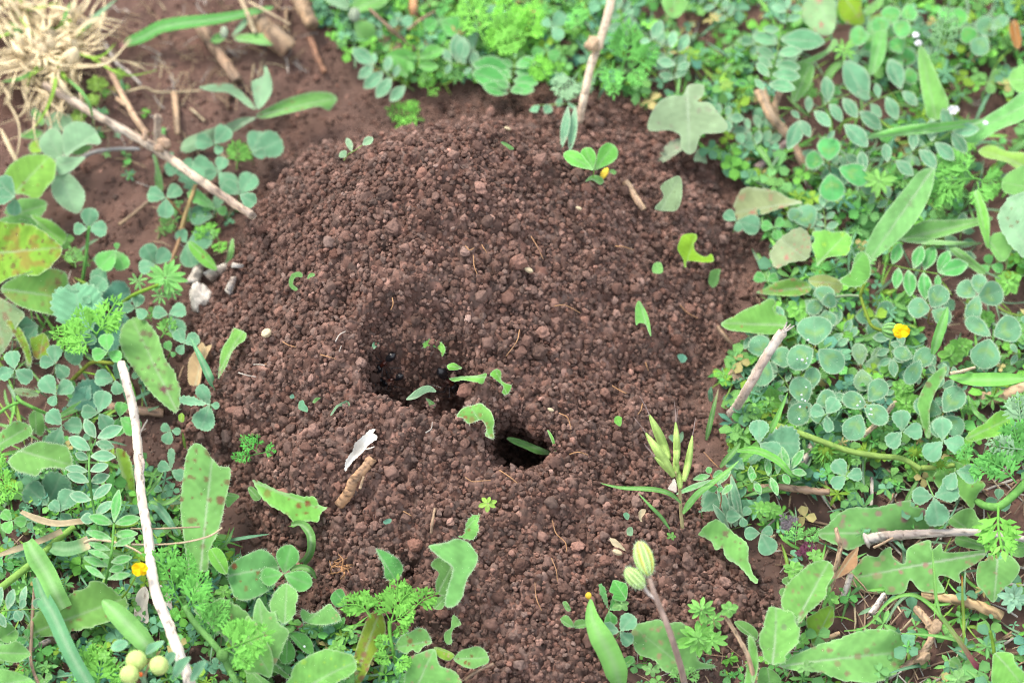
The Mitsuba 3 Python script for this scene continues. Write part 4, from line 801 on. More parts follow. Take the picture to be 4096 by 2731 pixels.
lone_leaf('small_leaf', 'small bean-shaped bright green leaf beside the cut strap leaf', 'C0', [(1372, 700), (1410, 672), (1460, 690), (1500, 760), (1508, 820), (1490, 850), (1440, 832), (1385, 765)], (1495, 850), (1390, 680), h=26, col=BRIGHT * .85, hairs=20, edge=.2)
k = thing('hairy_leaf_weed', 'hairy blue-green leaf arching beside the clover in the lower weeds', 'weed')
leaf(k, 'C0', [(1497, 850), (1515, 800), (1570, 750), (1680, 700), (1740, 690), (1816, 745), (1840, 850), (1800, 930), (1740, 985), (1640, 1028), (1560, 1010), (1520, 930)], (1505, 860), (1830, 800), h=20, col=GREEN * [.75, .9, 1], spots=5, hairs=130, ridges=0)
k = thing('broadleaf_weed', 'big low-growing broad-leaved weed under the fern in the lower weeds', 'weed')
leaf(k, 'C0', [(1290, 1100), (1330, 1060), (1400, 1040), (1450, 1010), (1540, 1035), (1650, 1110), (1760, 1260), (1805, 1370), (1780, 1525), (1690, 1500), (1600, 1450), (1540, 1340), (1420, 1220)], (1290, 1095), (1785, 1520), h=17, col=GREEN, spots=9, spot_col=TAN * .7, teeth=(6, 60), hairs=60)
leaf(k, 'C1', [(20, 1110), (45, 1008), (90, 1060), (125, 1098), (168, 1100), (192, 1168), (266, 1220), (240, 1300), (185, 1415), (140, 1455), (90, 1350), (30, 1200)], (140, 1460), (48, 1012), h=24, col=GREEN * [1.05, 1.05, 1.1], spots=6, spot_col=TAN, hairs=40)
leaf(k, 'C1', [(-30, 1150), (30, 1170), (80, 1230), (152, 1390), (130, 1522), (50, 1500), (-40, 1480)], (-40, 1200), (135, 1520), h=28, col=GREEN * [1.08, 1.08, .95], spots=4, spot_col=TAN * .8)
leaf(k, 'C0', [(1640, 1480), (1720, 1520), (1800, 1590), (1660, 1620), (1630, 1540)], (1640, 1470), (1760, 1600), h=12, col=GREEN * .9)
leaf(k, 'C1', [(165, 1440), (200, 1470), (270, 1530), (240, 1540), (180, 1500), (150, 1490)], (160, 1440), (275, 1530), h=12, col=GREEN * .75, hairs=24, fold=.5)
lone_leaf('toothed_leaf', 'broad toothed leaf with a brown tip lying among the lower weeds', 'C0', [(160, 1290), (190, 1215), (250, 1120), (360, 1048), (440, 1010), (480, 970), (560, 945), (620, 900), (690, 905), (735, 965), (800, 1010), (815, 1060), (790, 1095), (720, 1155), (640, 1190), (560, 1212), (440, 1240), (300, 1262)], (170, 1265), (800, 1000), h=14, col=GREEN * [.95, .9, .8], spots=12, spot_col=SP * 1.5, teeth=(9, 62), hairs=40)
grass_blade('narrow_leaf', 'light green blunt blade slanting down in front of the toothed leaf', 'C0', [(180, 625), (240, 740), (310, 850), (370, 980), (425, 1085)], 135, (24, 26, 26, 24, 20), col=GREEN * 1.05, profile='strap', mid=.3)
grass_blade('narrow_leaf', 'dark teal long blade running down to the bottom edge', 'C0', [(235, 860), (290, 1010), (350, 1110), (430, 1290), (510, 1450), (600, 1600)], 108, (18, 24, 28, 30, 30, 30), col=BLUE * [.85, .95, .8], profile='strap', mid=.3, fold=.4)
grass_blade('narrow_leaf', 'light green pointed blade curving down toward the round berries', 'C0', [(1010, 1400), (960, 1310), (830, 1170), (740, 1080), (672, 1018)], 140, (22, 28, 30, 28, 26), col=GREEN * 1.1, profile='lance', mid=.3)
grass_blade('narrow_leaf', 'folded grey-green blade with a torn straw end among the pinnate leaves', 'C0', [(330, 670), (420, 690), (500, 680), (600, 640)], 105, (14, 18, 20, 20), col=BLUE * [1.05, .95, .75], profile='strap', tip_col=STRAW, fold=.4)
stem(thing('grass_stalk', 'thick pale green grass stalk with a joint, rising through the lower weeds', 'grass stalk'), 'C0', [(-20, 960), (120, 850), (230, 760), (350, 650), (490, 535)], 50, (14, 16, 16, 14, 12), LIME * .8 + MINT * .25, name='culm')
grass_blade('grass_leaf', 'narrow teal blade lying along the thick grass stalk', 'C0', [(80, 740), (220, 700), (330, 660), (420, 600)], 44, (12, 14, 13, 10), col=BLUE * .85)
grass_blade('straw', 'wide tan straw blade with curled end across the grass stalk', 'C0', [(130, 435), (250, 490), (380, 520), (520, 505), (600, 500)], 52, (22, 24, 22, 18), cat='straw', col=STRAW * .8, profile='strap', mid=0)
grass_blade('straw', 'tan straw ribbon running in from the edge below the curled one', 'C0', [(-20, 730), (150, 670), (280, 625), (420, 560)], 44, (12, 16, 18, 16), cat='straw', col=STRAW * .75, profile='strap', mid=0)
stick('straw', 'thin arched straw over the pinnate leaves toward the white stick', 'C0', [(560, 640), (620, 622), (730, 635), (850, 670), (975, 740)], 22, (24, 30, 32, 32, 32), cat='straw', col=STRAW, specks=.1, taper=.6)
stick('straw', 'long thin straw reaching across the cut strap leaf', 'C0', [(870, 655), (1050, 655), (1220, 640), (1380, 600), (1468, 545)], 14, (24, 30, 34, 36, 36), cat='straw', col=STRAW, specks=.1, taper=.9)
stick('straw', 'thin straight straw just above the long thin one', 'C0', [(865, 550), (1050, 550), (1320, 538)], 13, (26, 30, 32), cat='straw', col=STRAW * .85, specks=.1)
for pts, w, lab in ([(960, 340), (1030, 250), (1082, 170)], 26, 'olive short grass blade right of the white stick'), ([(975, 372), (1080, 385), (1150, 355), (1212, 310)], 32, 'bent green grass blade beside the cut strap leaf'), ([(990, 360), (1060, 430), (1120, 510), (1182, 602)], 58, 'teal grass blade drooping toward the cut strap leaf'), ([(1460, 640), (1560, 620), (1680, 600), (1785, 585)], 22, 'thin teal blade reaching onto the crumbs from the cut strap leaf'), ([(1430, 700), (1500, 640), (1550, 530)], 26, 'thin green blade behind the cut strap leaf'), ([(790, 740), (900, 680), (1000, 650)], 20, 'fine green blade crossing behind the white stick'):
    grass_blade('grass_leaf', lab, 'C0', pts, w, (10, 18, 20, 16), col=(BLUE if 'teal' in lab else GREEN) * .9)
grass_blade('grass_leaf', 'thin yellow-green blade standing at the foot of the spotted leaf', 'B0', [(1225, 1480), (1215, 1420), (1205, 1365)], 20, (5, 12, 16), col=LIME * .7)
lone_leaf('small_leaf', 'small lime bud-like leaf at the foot of the spotted leaf', 'B0', [(1180, 1285), (1178, 1255), (1200, 1240), (1218, 1262), (1215, 1295), (1195, 1300)], (1195, 1300), (1198, 1240), h=11, col=LIME, edge=.1)
lone_leaf('small_leaf', 'small green leaf tucked under the cut strap leaf by the crumbs', 'C0', [(1485, 320), (1530, 315), (1578, 335), (1540, 380), (1510, 412), (1490, 380)], (1480, 330), (1575, 335), h=9, col=GREEN * .95)

# leaves sticking out of the mound
lone_leaf('bitten_leaf', 'green toothed leaf with red specks pinned under a lump of soil', 'C1', [(18, 235), (60, 240), (115, 262), (200, 305), (280, 318), (340, 335), (420, 340), (448, 395), (495, 408), (455, 455), (450, 505), (380, 502), (295, 512), (255, 468), (190, 425), (145, 402), (75, 335)], (20, 240), (480, 430), h=9, col=GREEN * [.95, 1.05, .75], spots=11, spot_col=RUST, teeth=(4, 30), ridges=4, tilt=.7)
lone_leaf('bitten_leaf', 'small green leaf behind the pinned toothed leaf', 'C1', [(-15, 285), (20, 275), (70, 330), (60, 362), (20, 360)], (-10, 280), (65, 360), h=5, col=GREEN * .8)
grass_blade('curled_leaf', 'hairy leaf curled into a hook under the pinned toothed leaf', 'C1', [(265, 530), (330, 528), (385, 570), (402, 640), (385, 720), (345, 775)], 62, (8, 16, 20, 18, 12, 5), cat='leaf', col=GREEN * .8, profile='strap', fold=.8, mid=.3)
k = thing('clover', 'three-leaved clover with crumbs on its leaflets in the lower weeds', 'clover')
trefoil('C1', (222, 848), [(245, 755, 148), (146, 862, 120), (312, 885, 135)], '', col=GREEN * [.75, 1, .9], h=22, root_at=(240, 960), into=k, notch=.02, hairs=26, teeth=False, fold=.12)
grass(k, 'C1', [(255, 830), (330, 805), (400, 825), (440, 885)], 40, (18, 22, 20, 8), GREEN * .7, name='leaflet', profile='lance', fold=.8)
lone_leaf('oval_leaf', 'oval hairy green leaf standing below the three-leaved clover', 'C1', [(235, 905), (275, 930), (310, 962), (318, 1020), (302, 1060), (300, 1112), (235, 1175), (180, 1150), (132, 1075), (148, 1000), (190, 935)], (230, 1180), (240, 905), h=20, col=GREEN * .95, hairs=90, teeth=(3, 40), edge=.4)
lone_leaf('hairy_leaf', 'hairy round leaf with a folded rim under the root tangle', 'C1', [(332, 1105), (350, 1080), (400, 1108), (450, 1095), (520, 1045), (552, 1072), (602, 1140), (590, 1166), (490, 1188), (380, 1170), (340, 1140)], (520, 1045), (370, 1165), h=14, col=GREEN * [.95, 1, 1], hairs=110, spots=2, spot_col=TAN)
lone_leaf('round_leaf', 'round dark leaf half hidden behind the hairy round leaf', 'C1', [(530, 1010), (560, 960), (610, 950), (640, 1030), (620, 1060), (570, 1065)], (640, 1060), (560, 960), h=6, col=GREEN * [.6, .85, .8])
lone_leaf('round_leaf', 'round clover leaflet below the hairy round leaf', 'C1', [(490, 1190), (560, 1178), (622, 1130), (625, 1180), (590, 1222), (530, 1222)], (600, 1120), (530, 1222), h=7, col=GREEN * [.75, 1, .85])
k = thing('clover', 'clover with two spread leaflets, one with a dew drop, at the bottom', 'clover')
leaf(k, 'C1', [(255, 1240), (350, 1240), (405, 1290), (420, 1350), (405, 1380), (330, 1340)], (255, 1235), (410, 1380), h=12, col=GREEN * [.8, 1, .85], hairs=40, edge=.3)
leaf(k, 'C1', [(250, 1280), (290, 1330), (300, 1385), (270, 1430), (215, 1440), (190, 1380), (215, 1310)], (245, 1270), (240, 1440), h=13, col=GREEN * [.75, .95, .8], hairs=50, edge=.3)
leaf(k, 'C1', [(160, 1230), (235, 1245), (250, 1275), (200, 1290), (160, 1270)], (250, 1255), (160, 1245), h=10, col=GREEN * [.7, .9, .8])
lone_leaf('broad_leaf', 'broad bright green toothed leaf rising from the bottom edge', 'C1', [(240, 1590), (270, 1520), (310, 1450), (400, 1388), (460, 1355), (525, 1343), (600, 1362), (660, 1370), (690, 1420), (695, 1470), (660, 1520), (600, 1552), (540, 1600), (400, 1640)], (300, 1640), (690, 1420), h=18, col=GREEN * [1.02, 1.08, .9], spots=8, spot_col=LIME, hairs=60, teeth=(5, 70), ridges=3)
lone_leaf('withering_leaf', 'yellow-green leaf turning brown, slanting from the bottom edge', 'C1', [(640, 1600), (690, 1480), (685, 1420), (705, 1325), (740, 1220), (780, 1130), (820, 1095), (862, 1088), (892, 1145), (902, 1215), (885, 1280), (850, 1350), (800, 1420), (770, 1500), (700, 1600)], (670, 1600), (860, 1092), h=14, col=LIME * [.75, .62, .6], spots=20, spot_col=TAN * [.55, .42, .4], edge=.3)
k = thing('bitten_leaf', 'large folded green leaf standing in a gap of the mound near the bottom', 'leaf')
leaf(k, 'C1', [(1180, 668), (1240, 650), (1300, 640), (1372, 615), (1450, 642), (1492, 700), (1510, 735), (1490, 800), (1440, 870), (1420, 920), (1400, 1000), (1352, 1062), (1290, 1060), (1300, 960), (1330, 850), (1330, 800), (1250, 740)], (1330, 1050), (1440, 650), h=22, col=GREEN * [1.0, 1.08, 1.1], hairs=90, edge=.5, fold=.05, wave=.05, vein=0, tilt=.6)
leaf(k, 'C1', [(1250, 740), (1330, 800), (1335, 860), (1300, 985), (1235, 975), (1225, 900), (1245, 840), (1190, 790)], (1240, 980), (1330, 800), h=10, col=GREEN * .75, hairs=30, tilt=.8)
leaf(k, 'C1', [(1210, 1075), (1225, 1020), (1270, 990), (1298, 1000), (1270, 1080)], (1220, 1080), (1290, 1000), h=6, col=GREEN * .85)
lone_leaf('hairy_leaf', 'small hairy dark green leaf tip curling out of the crumbs', 'C1', [(832, 688), (870, 690), (925, 715), (985, 755), (1012, 805), (1000, 850), (960, 880), (930, 892), (890, 868), (885, 800), (855, 740)], (835, 690), (960, 885), h=12, col=GREEN * [.62, .85, .8], hairs=140, fold=-.3, edge=.3)
lone_leaf('bitten_leaf', 'torn toothed leaf scrap under the small bright star weed', 'C1', [(1375, 602), (1415, 585), (1425, 520), (1462, 465), (1520, 458), (1505, 510), (1510, 560), (1475, 622), (1420, 618)], (1380, 600), (1500, 470), h=9, col=GREEN * [.95, 1.05, .9], teeth=(4, 22), hairs=40, spots=3)
star('C1', (1572, 385), 130, 6, 'small bright yellow-green star weed on the mound', col=LIME * 1.05, h=9, width=.42)
lone_leaf('toothed_leaf', 'toothed pink-edged leaf lying at the lower rim of the mound', 'C1', [(952, 1335), (1000, 1255), (1050, 1235), (1110, 1203), (1160, 1215), (1185, 1255), (1200, 1305), (1150, 1325), (1110, 1370), (1070, 1350), (1030, 1378), (985, 1355)], (1200, 1290), (955, 1335), h=15, col=GREEN * 1.05, spots=6, spot_col=RUST * 1.4, hairs=50, edge=.5)
lone_leaf('broad_leaf', 'blotched broad leaf reaching down to the bottom edge by the yellowing leaf', 'C1', [(1030, 1480), (1055, 1400), (1130, 1365), (1215, 1345), (1240, 1420), (1262, 1455), (1340, 1480), (1385, 1520), (1380, 1600), (1050, 1620)], (1090, 1620), (1210, 1350), h=12, col=GREEN * [.9, .95, .9], spots=14, spot_col=np.array([.3, .16, .14]), hairs=40)
lone_leaf('small_leaf', 'small yellowing leaf between two broader leaves near the bottom', 'C1', [(1215, 1332), (1280, 1342), (1352, 1382), (1308, 1422), (1240, 1395)], (1215, 1332), (1352, 1384), h=13, col=LIME * .8, spots=3, spot_col=TAN)
lone_leaf('broad_leaf', 'short rounded green leaf with a yellow tip by the dark twig', 'C1', [(1343, 1412), (1395, 1352), (1450, 1335), (1505, 1323), (1555, 1362), (1575, 1430), (1525, 1455), (1470, 1472), (1395, 1448)], (1345, 1412), (1572, 1400), h=12, col=GREEN * 1.05, hairs=24, spots=3)
lone_leaf('bitten_leaf', 'arc-shaped remnant of an eaten leaf beside the folded leaf', 'C1', [(1340, 1118), (1372, 1140), (1395, 1182), (1350, 1205), (1330, 1250), (1335, 1300), (1310, 1315), (1285, 1292), (1283, 1240), (1322, 1205), (1328, 1165)], (1310, 1315), (1380, 1170), h=8, col=GREEN * .9, hairs=24, clear=False)
lone_leaf('bitten_leaf', 'ragged half-buried leaf with reddish blotches between the two burrows', 'B1', [(1365, 1265), (1385, 1225), (1420, 1198), (1470, 1185), (1522, 1172), (1562, 1205), (1592, 1232), (1616, 1300), (1606, 1350), (1612, 1400), (1580, 1405), (1552, 1385), (1560, 1340), (1530, 1290), (1490, 1295), (1440, 1312), (1405, 1275)], (1590, 1410), (1450, 1190), h=9, col=GREEN * [.95, .98, .8], spots=13, spot_col=np.array([.22, .12, .06]), hairs=60, edge=.6, clear=False, tilt=.7)
lone_leaf('bitten_leaf', 'thin arched green leaf remnant on the back wall of the large burrow', 'B1', [(1122, 798), (1150, 775), (1185, 752), (1235, 765), (1275, 782), (1292, 825), (1270, 868), (1255, 830), (1215, 805), (1160, 812)], (1265, 868), (1125, 798), floor=3, col=GREEN * [1, 1.08, .8], spots=2, clear=False, tilt=.8, hairs=16)
lone_leaf('bitten_leaf', 'green leaf edge overhanging the large burrow', 'B1', [(1315, 1012), (1400, 998), (1500, 992), (1562, 975), (1555, 1010), (1535, 1048), (1480, 1035), (1400, 1025), (1350, 1035)], (1560, 1000), (1318, 1012), h=6, col=GREEN * [1, 1.12, .8], clear=False, tilt=.8, jag=.8)
lone_leaf('bitten_leaf', 'bright sliver of leaf just above the overhanging leaf edge', 'B1', [(1300, 925), (1340, 908), (1375, 925), (1402, 945), (1350, 958), (1312, 955)], (1402, 945), (1300, 925), h=5, col=BRIGHT * .8, clear=False, tilt=.8)
lone_leaf('bitten_leaf', 'bent bright green leaf scrap on the ridge between the burrows', 'B1', [(1590, 990), (1602, 965), (1632, 948), (1658, 968), (1662, 1020), (1690, 1045), (1722, 1062), (1700, 1118), (1660, 1108), (1672, 1065), (1622, 1022)], (1695, 1115), (1625, 950), h=9, col=BRIGHT * .8, edge=.45, hairs=24, clear=False, tilt=.8)
lone_leaf('fallen_leaflet', 'curved blue-green leaflet lying on the front rim of the large burrow', 'B1', [(1030, 1152), (1060, 1118), (1100, 1085), (1150, 1060), (1195, 1062), (1230, 1100), (1180, 1102), (1140, 1120), (1090, 1148)], (1030, 1152), (1228, 1098), h=6, col=MINT * .8, ridges=7, clear=False, tilt=.8)
lone_leaf('fallen_leaflet', 'small green leaflet hanging into the large burrow from its front rim', 'B1', [(1160, 1142), (1190, 1152), (1225, 1180), (1222, 1205), (1195, 1212), (1178, 1180)], (1160, 1142), (1222, 1208), h=2, col=GREEN * .8, clear=False, tilt=.8)
lone_leaf('fallen_leaflet', 'tiny teal leaflet on the far corner of the large burrow', 'B1', [(805, 790), (825, 765), (855, 758), (845, 790), (815, 820)], (812, 820), (852, 760), h=0, col=BLUE, clear=False, tilt=.8)
lone_leaf('narrow_leaf', 'green leaf blade inside the small burrow', 'B2', [(48, 1405), (80, 1398), (160, 1420), (240, 1455), (330, 1498), (320, 1515), (240, 1508), (150, 1470), (85, 1440)], (330, 1508), (50, 1402), h=-12, col=GREEN * [1.0, 1.1, .9], clear=False, tilt=.8, edge=.2)
lone_leaf('narrow_leaf', 'thin upright green blade at the edge of the small burrow', 'B2', [(312, 1352), (330, 1362), (355, 1410), (372, 1480), (358, 1498), (345, 1440), (325, 1390)], (362, 1495), (315, 1353), h=4, col=GREEN * [1, 1.1, .8], clear=False, tilt=.8)
for crop, o, b, t, lab, c in [('B1', [(258, 380), (275, 325), (320, 308), (345, 325), (340, 345), (300, 345), (285, 390), (315, 420), (300, 435), (270, 415)], (300, 430), (340, 330), 'C-shaped green leaf scrap on the slope above the large burrow', GREEN * .95), ('B1', [(378, 350), (392, 322), (420, 318), (425, 335), (400, 345), (385, 358)], (380, 355), (422, 325), 'tiny green leaf scrap next to the C-shaped one', GREEN * .9),
                              ('B1', [(318, 1195), (325, 1165), (352, 1158), (362, 1185), (382, 1205), (378, 1232), (345, 1225), (322, 1215)], (320, 1200), (380, 1230), 'teal leaf scrap below the large burrow beside a sliver', BLUE), ('B1', [(412, 1168), (432, 1140), (470, 1138), (450, 1155), (428, 1175)], (412, 1172), (468, 1140), 'small green sliver beside the teal leaf scrap', GREEN * .85),
                              ('B1', [(530, 1252), (560, 1200), (578, 1185), (625, 1160), (660, 1150), (655, 1195), (625, 1200), (585, 1198), (545, 1250)], (530, 1252), (655, 1160), 'teal leaflet with its stalk on the front slope of the mound', MINT * .8), ('B1', [(262, 1128), (285, 1115), (292, 1140), (270, 1145)], (262, 1130), (290, 1130), 'dark teal speck of leaf above the teal leaf scrap', TEAL),
                              ('B2', [(752, 1300), (758, 1270), (780, 1258), (802, 1270), (803, 1305), (792, 1328), (770, 1318)], (792, 1328), (770, 1260), 'small bright oval leaf scrap behind the grass spikelets', BRIGHT * .8), ('B2', [(1005, 310), (1012, 260), (1040, 242), (1068, 258), (1075, 312), (1040, 322)], (1040, 322), (1038, 242), 'small square green leaf scrap below the bitten lime leaf', GREEN),
                              ('B2', [(1375, 370), (1382, 310), (1420, 292), (1462, 290), (1450, 330), (1438, 380), (1412, 412), (1385, 398)], (1400, 410), (1455, 295), 'green leaf scrap at the far edge of the crumbs', GREEN * .95), ('B2', [(1170, 858), (1210, 852), (1235, 880), (1215, 905), (1192, 905)], (1195, 905), (1225, 860), 'small teal leaf scrap on the far flank', TEAL * 1.2),
                              ('C2', [(812, 455), (835, 442), (855, 458), (848, 490), (830, 488)], (835, 490), (845, 445), 'small teal leaf scrap above the flower bud', BLUE), ('C2', [(838, 550), (870, 538), (880, 560), (872, 595), (840, 592)], (840, 592), (872, 540), 'square teal leaf scrap near the flower bud', MINT * .75),
                              ('C1', [(878, 505), (905, 485), (935, 488), (925, 512), (892, 520)], (880, 510), (932, 490), 'dark teal leaf scrap on the lower mound', TEAL), ('A1', [(1655, 938), (1690, 942), (1745, 980), (1720, 990), (1680, 965)], (1655, 938), (1740, 985), 'green sliver in the shade behind the crest', GREEN * .8), ('A2', [(720, 1130), (745, 1120), (770, 1135), (750, 1155)], (722, 1140), (768, 1135), 'small green bit beside the yellow-budded seedling', GREEN),
                              ('B2', [(1110, 1400), (1130, 1380), (1165, 1395), (1210, 1360), (1215, 1400), (1190, 1435), (1150, 1440)], (1110, 1400), (1215, 1375), 'teal crumpled leaflet behind the grass spikelets', MINT * .75)]:
    lone_leaf('leaf_scrap', lab, crop, o, b, t, h=5, col=c, clear=False, tilt=.7, vein=.15, edge=.2, jag=.3, spots=0)
lone_leaf('bitten_leaf', 'bright lime leaf with a big round bite in it', 'B2', [(1165, 162), (1178, 110), (1205, 68), (1255, 55), (1300, 60), (1302, 92), (1282, 125), (1285, 165), (1312, 195), (1350, 210), (1388, 190), (1396, 240), (1335, 248), (1240, 238), (1232, 278), (1215, 272), (1208, 225)], (1225, 275), (1290, 60), h=12, col=LIME * [.9, .95, .6], clear=False, edge=.2, tilt=.7, vein=.2)
lone_leaf('narrow_leaf', 'upright pointed green leaf standing in the crumbs of the far flank', 'B2', [(890, 570), (900, 520), (922, 492), (945, 530), (968, 580), (990, 670), (998, 735), (978, 700), (960, 655), (920, 645), (898, 660)], (985, 735), (922, 494), h=9, col=GREEN * [.95, 1.08, .9], clear=False, tilt=.7, edge=.15)
lone_leaf('lobed_leaf', 'large arrow-shaped pale green leaf standing behind the mound', 'A2', [(1205, 640), (1240, 570), (1290, 560), (1345, 575), (1340, 640), (1300, 680), (1385, 690), (1440, 760), (1500, 842), (1480, 888), (1400, 892), (1340, 888), (1312, 920), (1290, 985), (1240, 1000), (1195, 960), (1190, 890), (1120, 858), (1040, 868), (978, 862), (985, 795), (1040, 700), (1130, 645)], (1235, 540), (1250, 1000), h=18, col=np.array([.235, .335, .20]), spots=8, spot_col=np.array([.2, .17, .15]), edge=.3, vein=.9, tilt=.7, wave=.05)
lone_leaf('lobed_leaf', 'lower half-buried part of a pale leaf under the arrow-shaped one', 'A2', [(1025, 1075), (1060, 1010), (1130, 930), (1200, 922), (1240, 960), (1200, 1000), (1130, 1045), (1080, 1065)], (1240, 950), (1028, 1070), h=8, col=np.array([.2, .25, .17]), spots=6, spot_col=np.array([.25, .15, .15]), clear=False)
lone_leaf('lobed_leaf', 'small pale leaf lobe rising beside the arrow-shaped leaf', 'A2', [(1280, 1060), (1300, 990), (1350, 1015), (1362, 1080), (1320, 1070)], (1285, 1060), (1350, 1020), h=7, col=np.array([.2, .3, .18]), clear=False)
lone_leaf('torn_leaf', 'torn grey-green leaf standing in the far crumbs', 'A2', [(1020, 1378), (1080, 1300), (1058, 1235), (1110, 1188), (1190, 1165), (1202, 1290), (1172, 1382), (1110, 1395)], (1060, 1390), (1185, 1170), h=9, col=np.array([.21, .31, .17]), clear=False, tilt=.7, vein=.3, spots=3, spot_col=DULL * .6)
lone_leaf('broad_leaf', 'grey-green reddish leaf lying at the far edge of the crumbs', 'A3', [(-90, 1300), (-40, 1255), (60, 1258), (180, 1265), (260, 1310), (352, 1345), (250, 1375), (110, 1410), (0, 1425), (-60, 1440), (-130, 1400)], (352, 1345), (-130, 1380), h=10, col=np.array([.22, .27, .14]), spots=10, spot_col=np.array([.3, .16, .12]), teeth=(3, 30))
k = thing('mottled_weed', 'mottled green and pink broad-leaved weed at the far edge of the crumbs', 'weed')
leaf(k, 'B3', [(130, 185), (200, 85), (330, 20), (400, 95), (385, 220), (270, 250), (170, 292), (140, 230)], (390, 240), (200, 90), h=14, col=np.array([.25, .31, .18]), spots=14, spot_col=np.array([.42, .17, .16]), teeth=(5, 30))
leaf(k, 'B3', [(45, 445), (110, 410), (170, 378), (260, 358), (380, 378), (402, 430), (320, 470), (180, 465)], (400, 410), (50, 445), h=13, col=GREEN * [1.05, .95, .7], spots=10, spot_col=np.array([.36, .13, .12]), jag=.8)
leaf(k, 'B3', [(390, 350), (500, 328), (612, 380), (590, 450), (480, 432), (410, 400)], (390, 370), (612, 390), h=14, col=np.array([.26, .33, .12]), spots=5, spot_col=np.array([.35, .16, .14]))
leaf(k, 'B3', [(410, 150), (430, 100), (410, 60), (500, 40), (560, 45), (622, 30), (672, 80), (660, 150), (640, 202), (540, 212), (480, 238), (448, 275), (432, 215)], (440, 270), (640, 40), h=22, col=GREEN * [1.05, 1.15, .8], teeth=(4, 36), spots=5, spot_col=LIME * 1.1, hairs=30)
leaf(k, 'B3', [(590, 362), (660, 310), (690, 220), (740, 172), (780, 195), (798, 270), (788, 345), (710, 408), (630, 400)], (590, 370), (755, 178), h=24, col=GREEN * [.95, 1.08, .85], hairs=70, edge=.5, spots=1)
leaf(k, 'B3', [(-30, 560), (60, 535), (130, 508), (168, 530), (150, 562), (190, 590), (242, 602), (240, 672), (200, 720), (100, 722), (-30, 705), (-130, 690), (-190, 640), (-110, 600)], (240, 660), (-180, 640), h=17, col=GREEN * [.98, 1.02, .8], spots=5, spot_col=RUST * 1.6, jag=.6)
k = thing('long_strap_leaf', 'long pale strap leaf standing in the blurred weeds with a pointed foot', 'leaf')
leaf(k, 'A3', [(1180, 1110), (1225, 1120), (1190, 1280), (1110, 1440), (1010, 1560), (900, 1650), (790, 1718), (770, 1640), (810, 1530), (880, 1420), (1000, 1270), (1100, 1150)], (1210, 1110), (790, 1716), h=26, col=GREEN * [1.05, 1.05, 1.2], vein=.6, spots=3, spot_col=DULL, edge=.3, wave=.02, name='blade')
k = thing('wide_grass', 'wide pale grass blades crossing in the blurred weeds', 'grass')
leaf(k, 'A3', [(1110, 320), (1150, 310), (1200, 420), (1260, 560), (1310, 680), (1290, 770), (1180, 790), (1150, 700), (1120, 520)], (1230, 800), (1130, 312), h=28, col=GREEN * [1.2, 1.2, 1.1], vein=.3, ridges=0, name='blade')
leaf(k, 'A3', [(1840, 600), (1700, 690), (1560, 770), (1450, 850), (1400, 910), (1500, 930), (1640, 870), (1840, 770)], (1840, 680), (1400, 905), h=26, col=GREEN * [1.1, 1.2, 1.3], vein=.3, name='blade')
leaf(k, 'A3', [(1560, 790), (1400, 795), (1100, 820), (900, 860), (760, 920), (900, 905), (1100, 890), (1400, 850)], (1560, 800), (760, 918), h=30, col=GREEN * [1.0, 1.2, 1.0], name='blade')
leaf(k, 'A3', [(560, 250), (500, 330), (380, 390), (290, 430), (310, 540), (400, 430), (480, 380), (580, 290)], (420, 560), (560, 250), h=24, col=GREEN * 1.05, name='blade')
leaf(k, 'A3', [(300, 430), (420, 420), (400, 560), (300, 680), (270, 600)], (280, 690), (400, 420), h=22, col=GREEN * .9, name='blade')
leaf(k, 'A3', [(820, 220), (900, 200), (900, 330), (850, 450), (790, 500), (790, 400)], (800, 510), (880, 200), h=22, col=GREEN * [1.05, 1.2, 1.2], name='blade')
k = thing('wide_grass', 'green grass blades lying below the long pale strap leaf', 'grass')
leaf(k, 'A3', [(1000, 1580), (1100, 1490), (1300, 1460), (1560, 1400), (1600, 1430), (1520, 1490), (1250, 1560), (1080, 1600)], (1000, 1590), (1600, 1415), h=18, col=GREEN, name='blade')
leaf(k, 'B3', [(980, 95), (1150, 85), (1350, 105), (1555, 115), (1400, 135), (1150, 130)], (980, 110), (1555, 115), h=18, col=GREEN * 1.05, name='blade')
leaf(k, 'B3', [(1310, 130), (1400, 165), (1480, 230), (1558, 295), (1520, 325), (1430, 260), (1340, 190)], (1310, 130), (1540, 315), h=14, col=GREEN * 1.1, name='blade')
leaf(k, 'A3', [(1480, 1270), (1520, 1280), (1560, 1400), (1600, 1600), (1560, 1620), (1500, 1440)], (1490, 1270), (1580, 1620), h=24, col=BRIGHT, name='blade')
k = thing('pale_broad_leaf', 'pale mint broad-leaved weed at the edge beside the feathery weed', 'weed')
leaf(k, 'A3', [(1635, 1440), (1680, 1340), (1720, 1300), (1840, 1290), (1840, 1690), (1740, 1650), (1680, 1560)], (1840, 1640), (1660, 1400), h=26, col=MINT * 1.15, spots=3, teeth=(6, 50), vein=.3)
leaf(k, 'A3', [(1670, 1180), (1730, 1130), (1840, 1110), (1840, 1290), (1740, 1290), (1670, 1260)], (1840, 1240), (1680, 1200), h=24, col=GREEN * 1.05, vein=.3)
leaf(k, 'A3', [(1510, 980), (1600, 950), (1700, 1000), (1840, 1040), (1840, 1150), (1700, 1080), (1560, 1040)], (1840, 1110), (1515, 985), h=20, col=LIME * .85 + MINT * .2)
leaf(k, 'A3', [(1705, 520), (1740, 460), (1840, 440), (1840, 600), (1760, 610)], (1840, 540), (1710, 520), h=22, col=GREEN * 1.1)
leaf(k, 'B3', [(1570, 120), (1610, 60), (1690, 70), (1730, 150), (1690, 230), (1630, 230)], (1570, 90), (1680, 230), h=16, col=GREEN * 1.1)
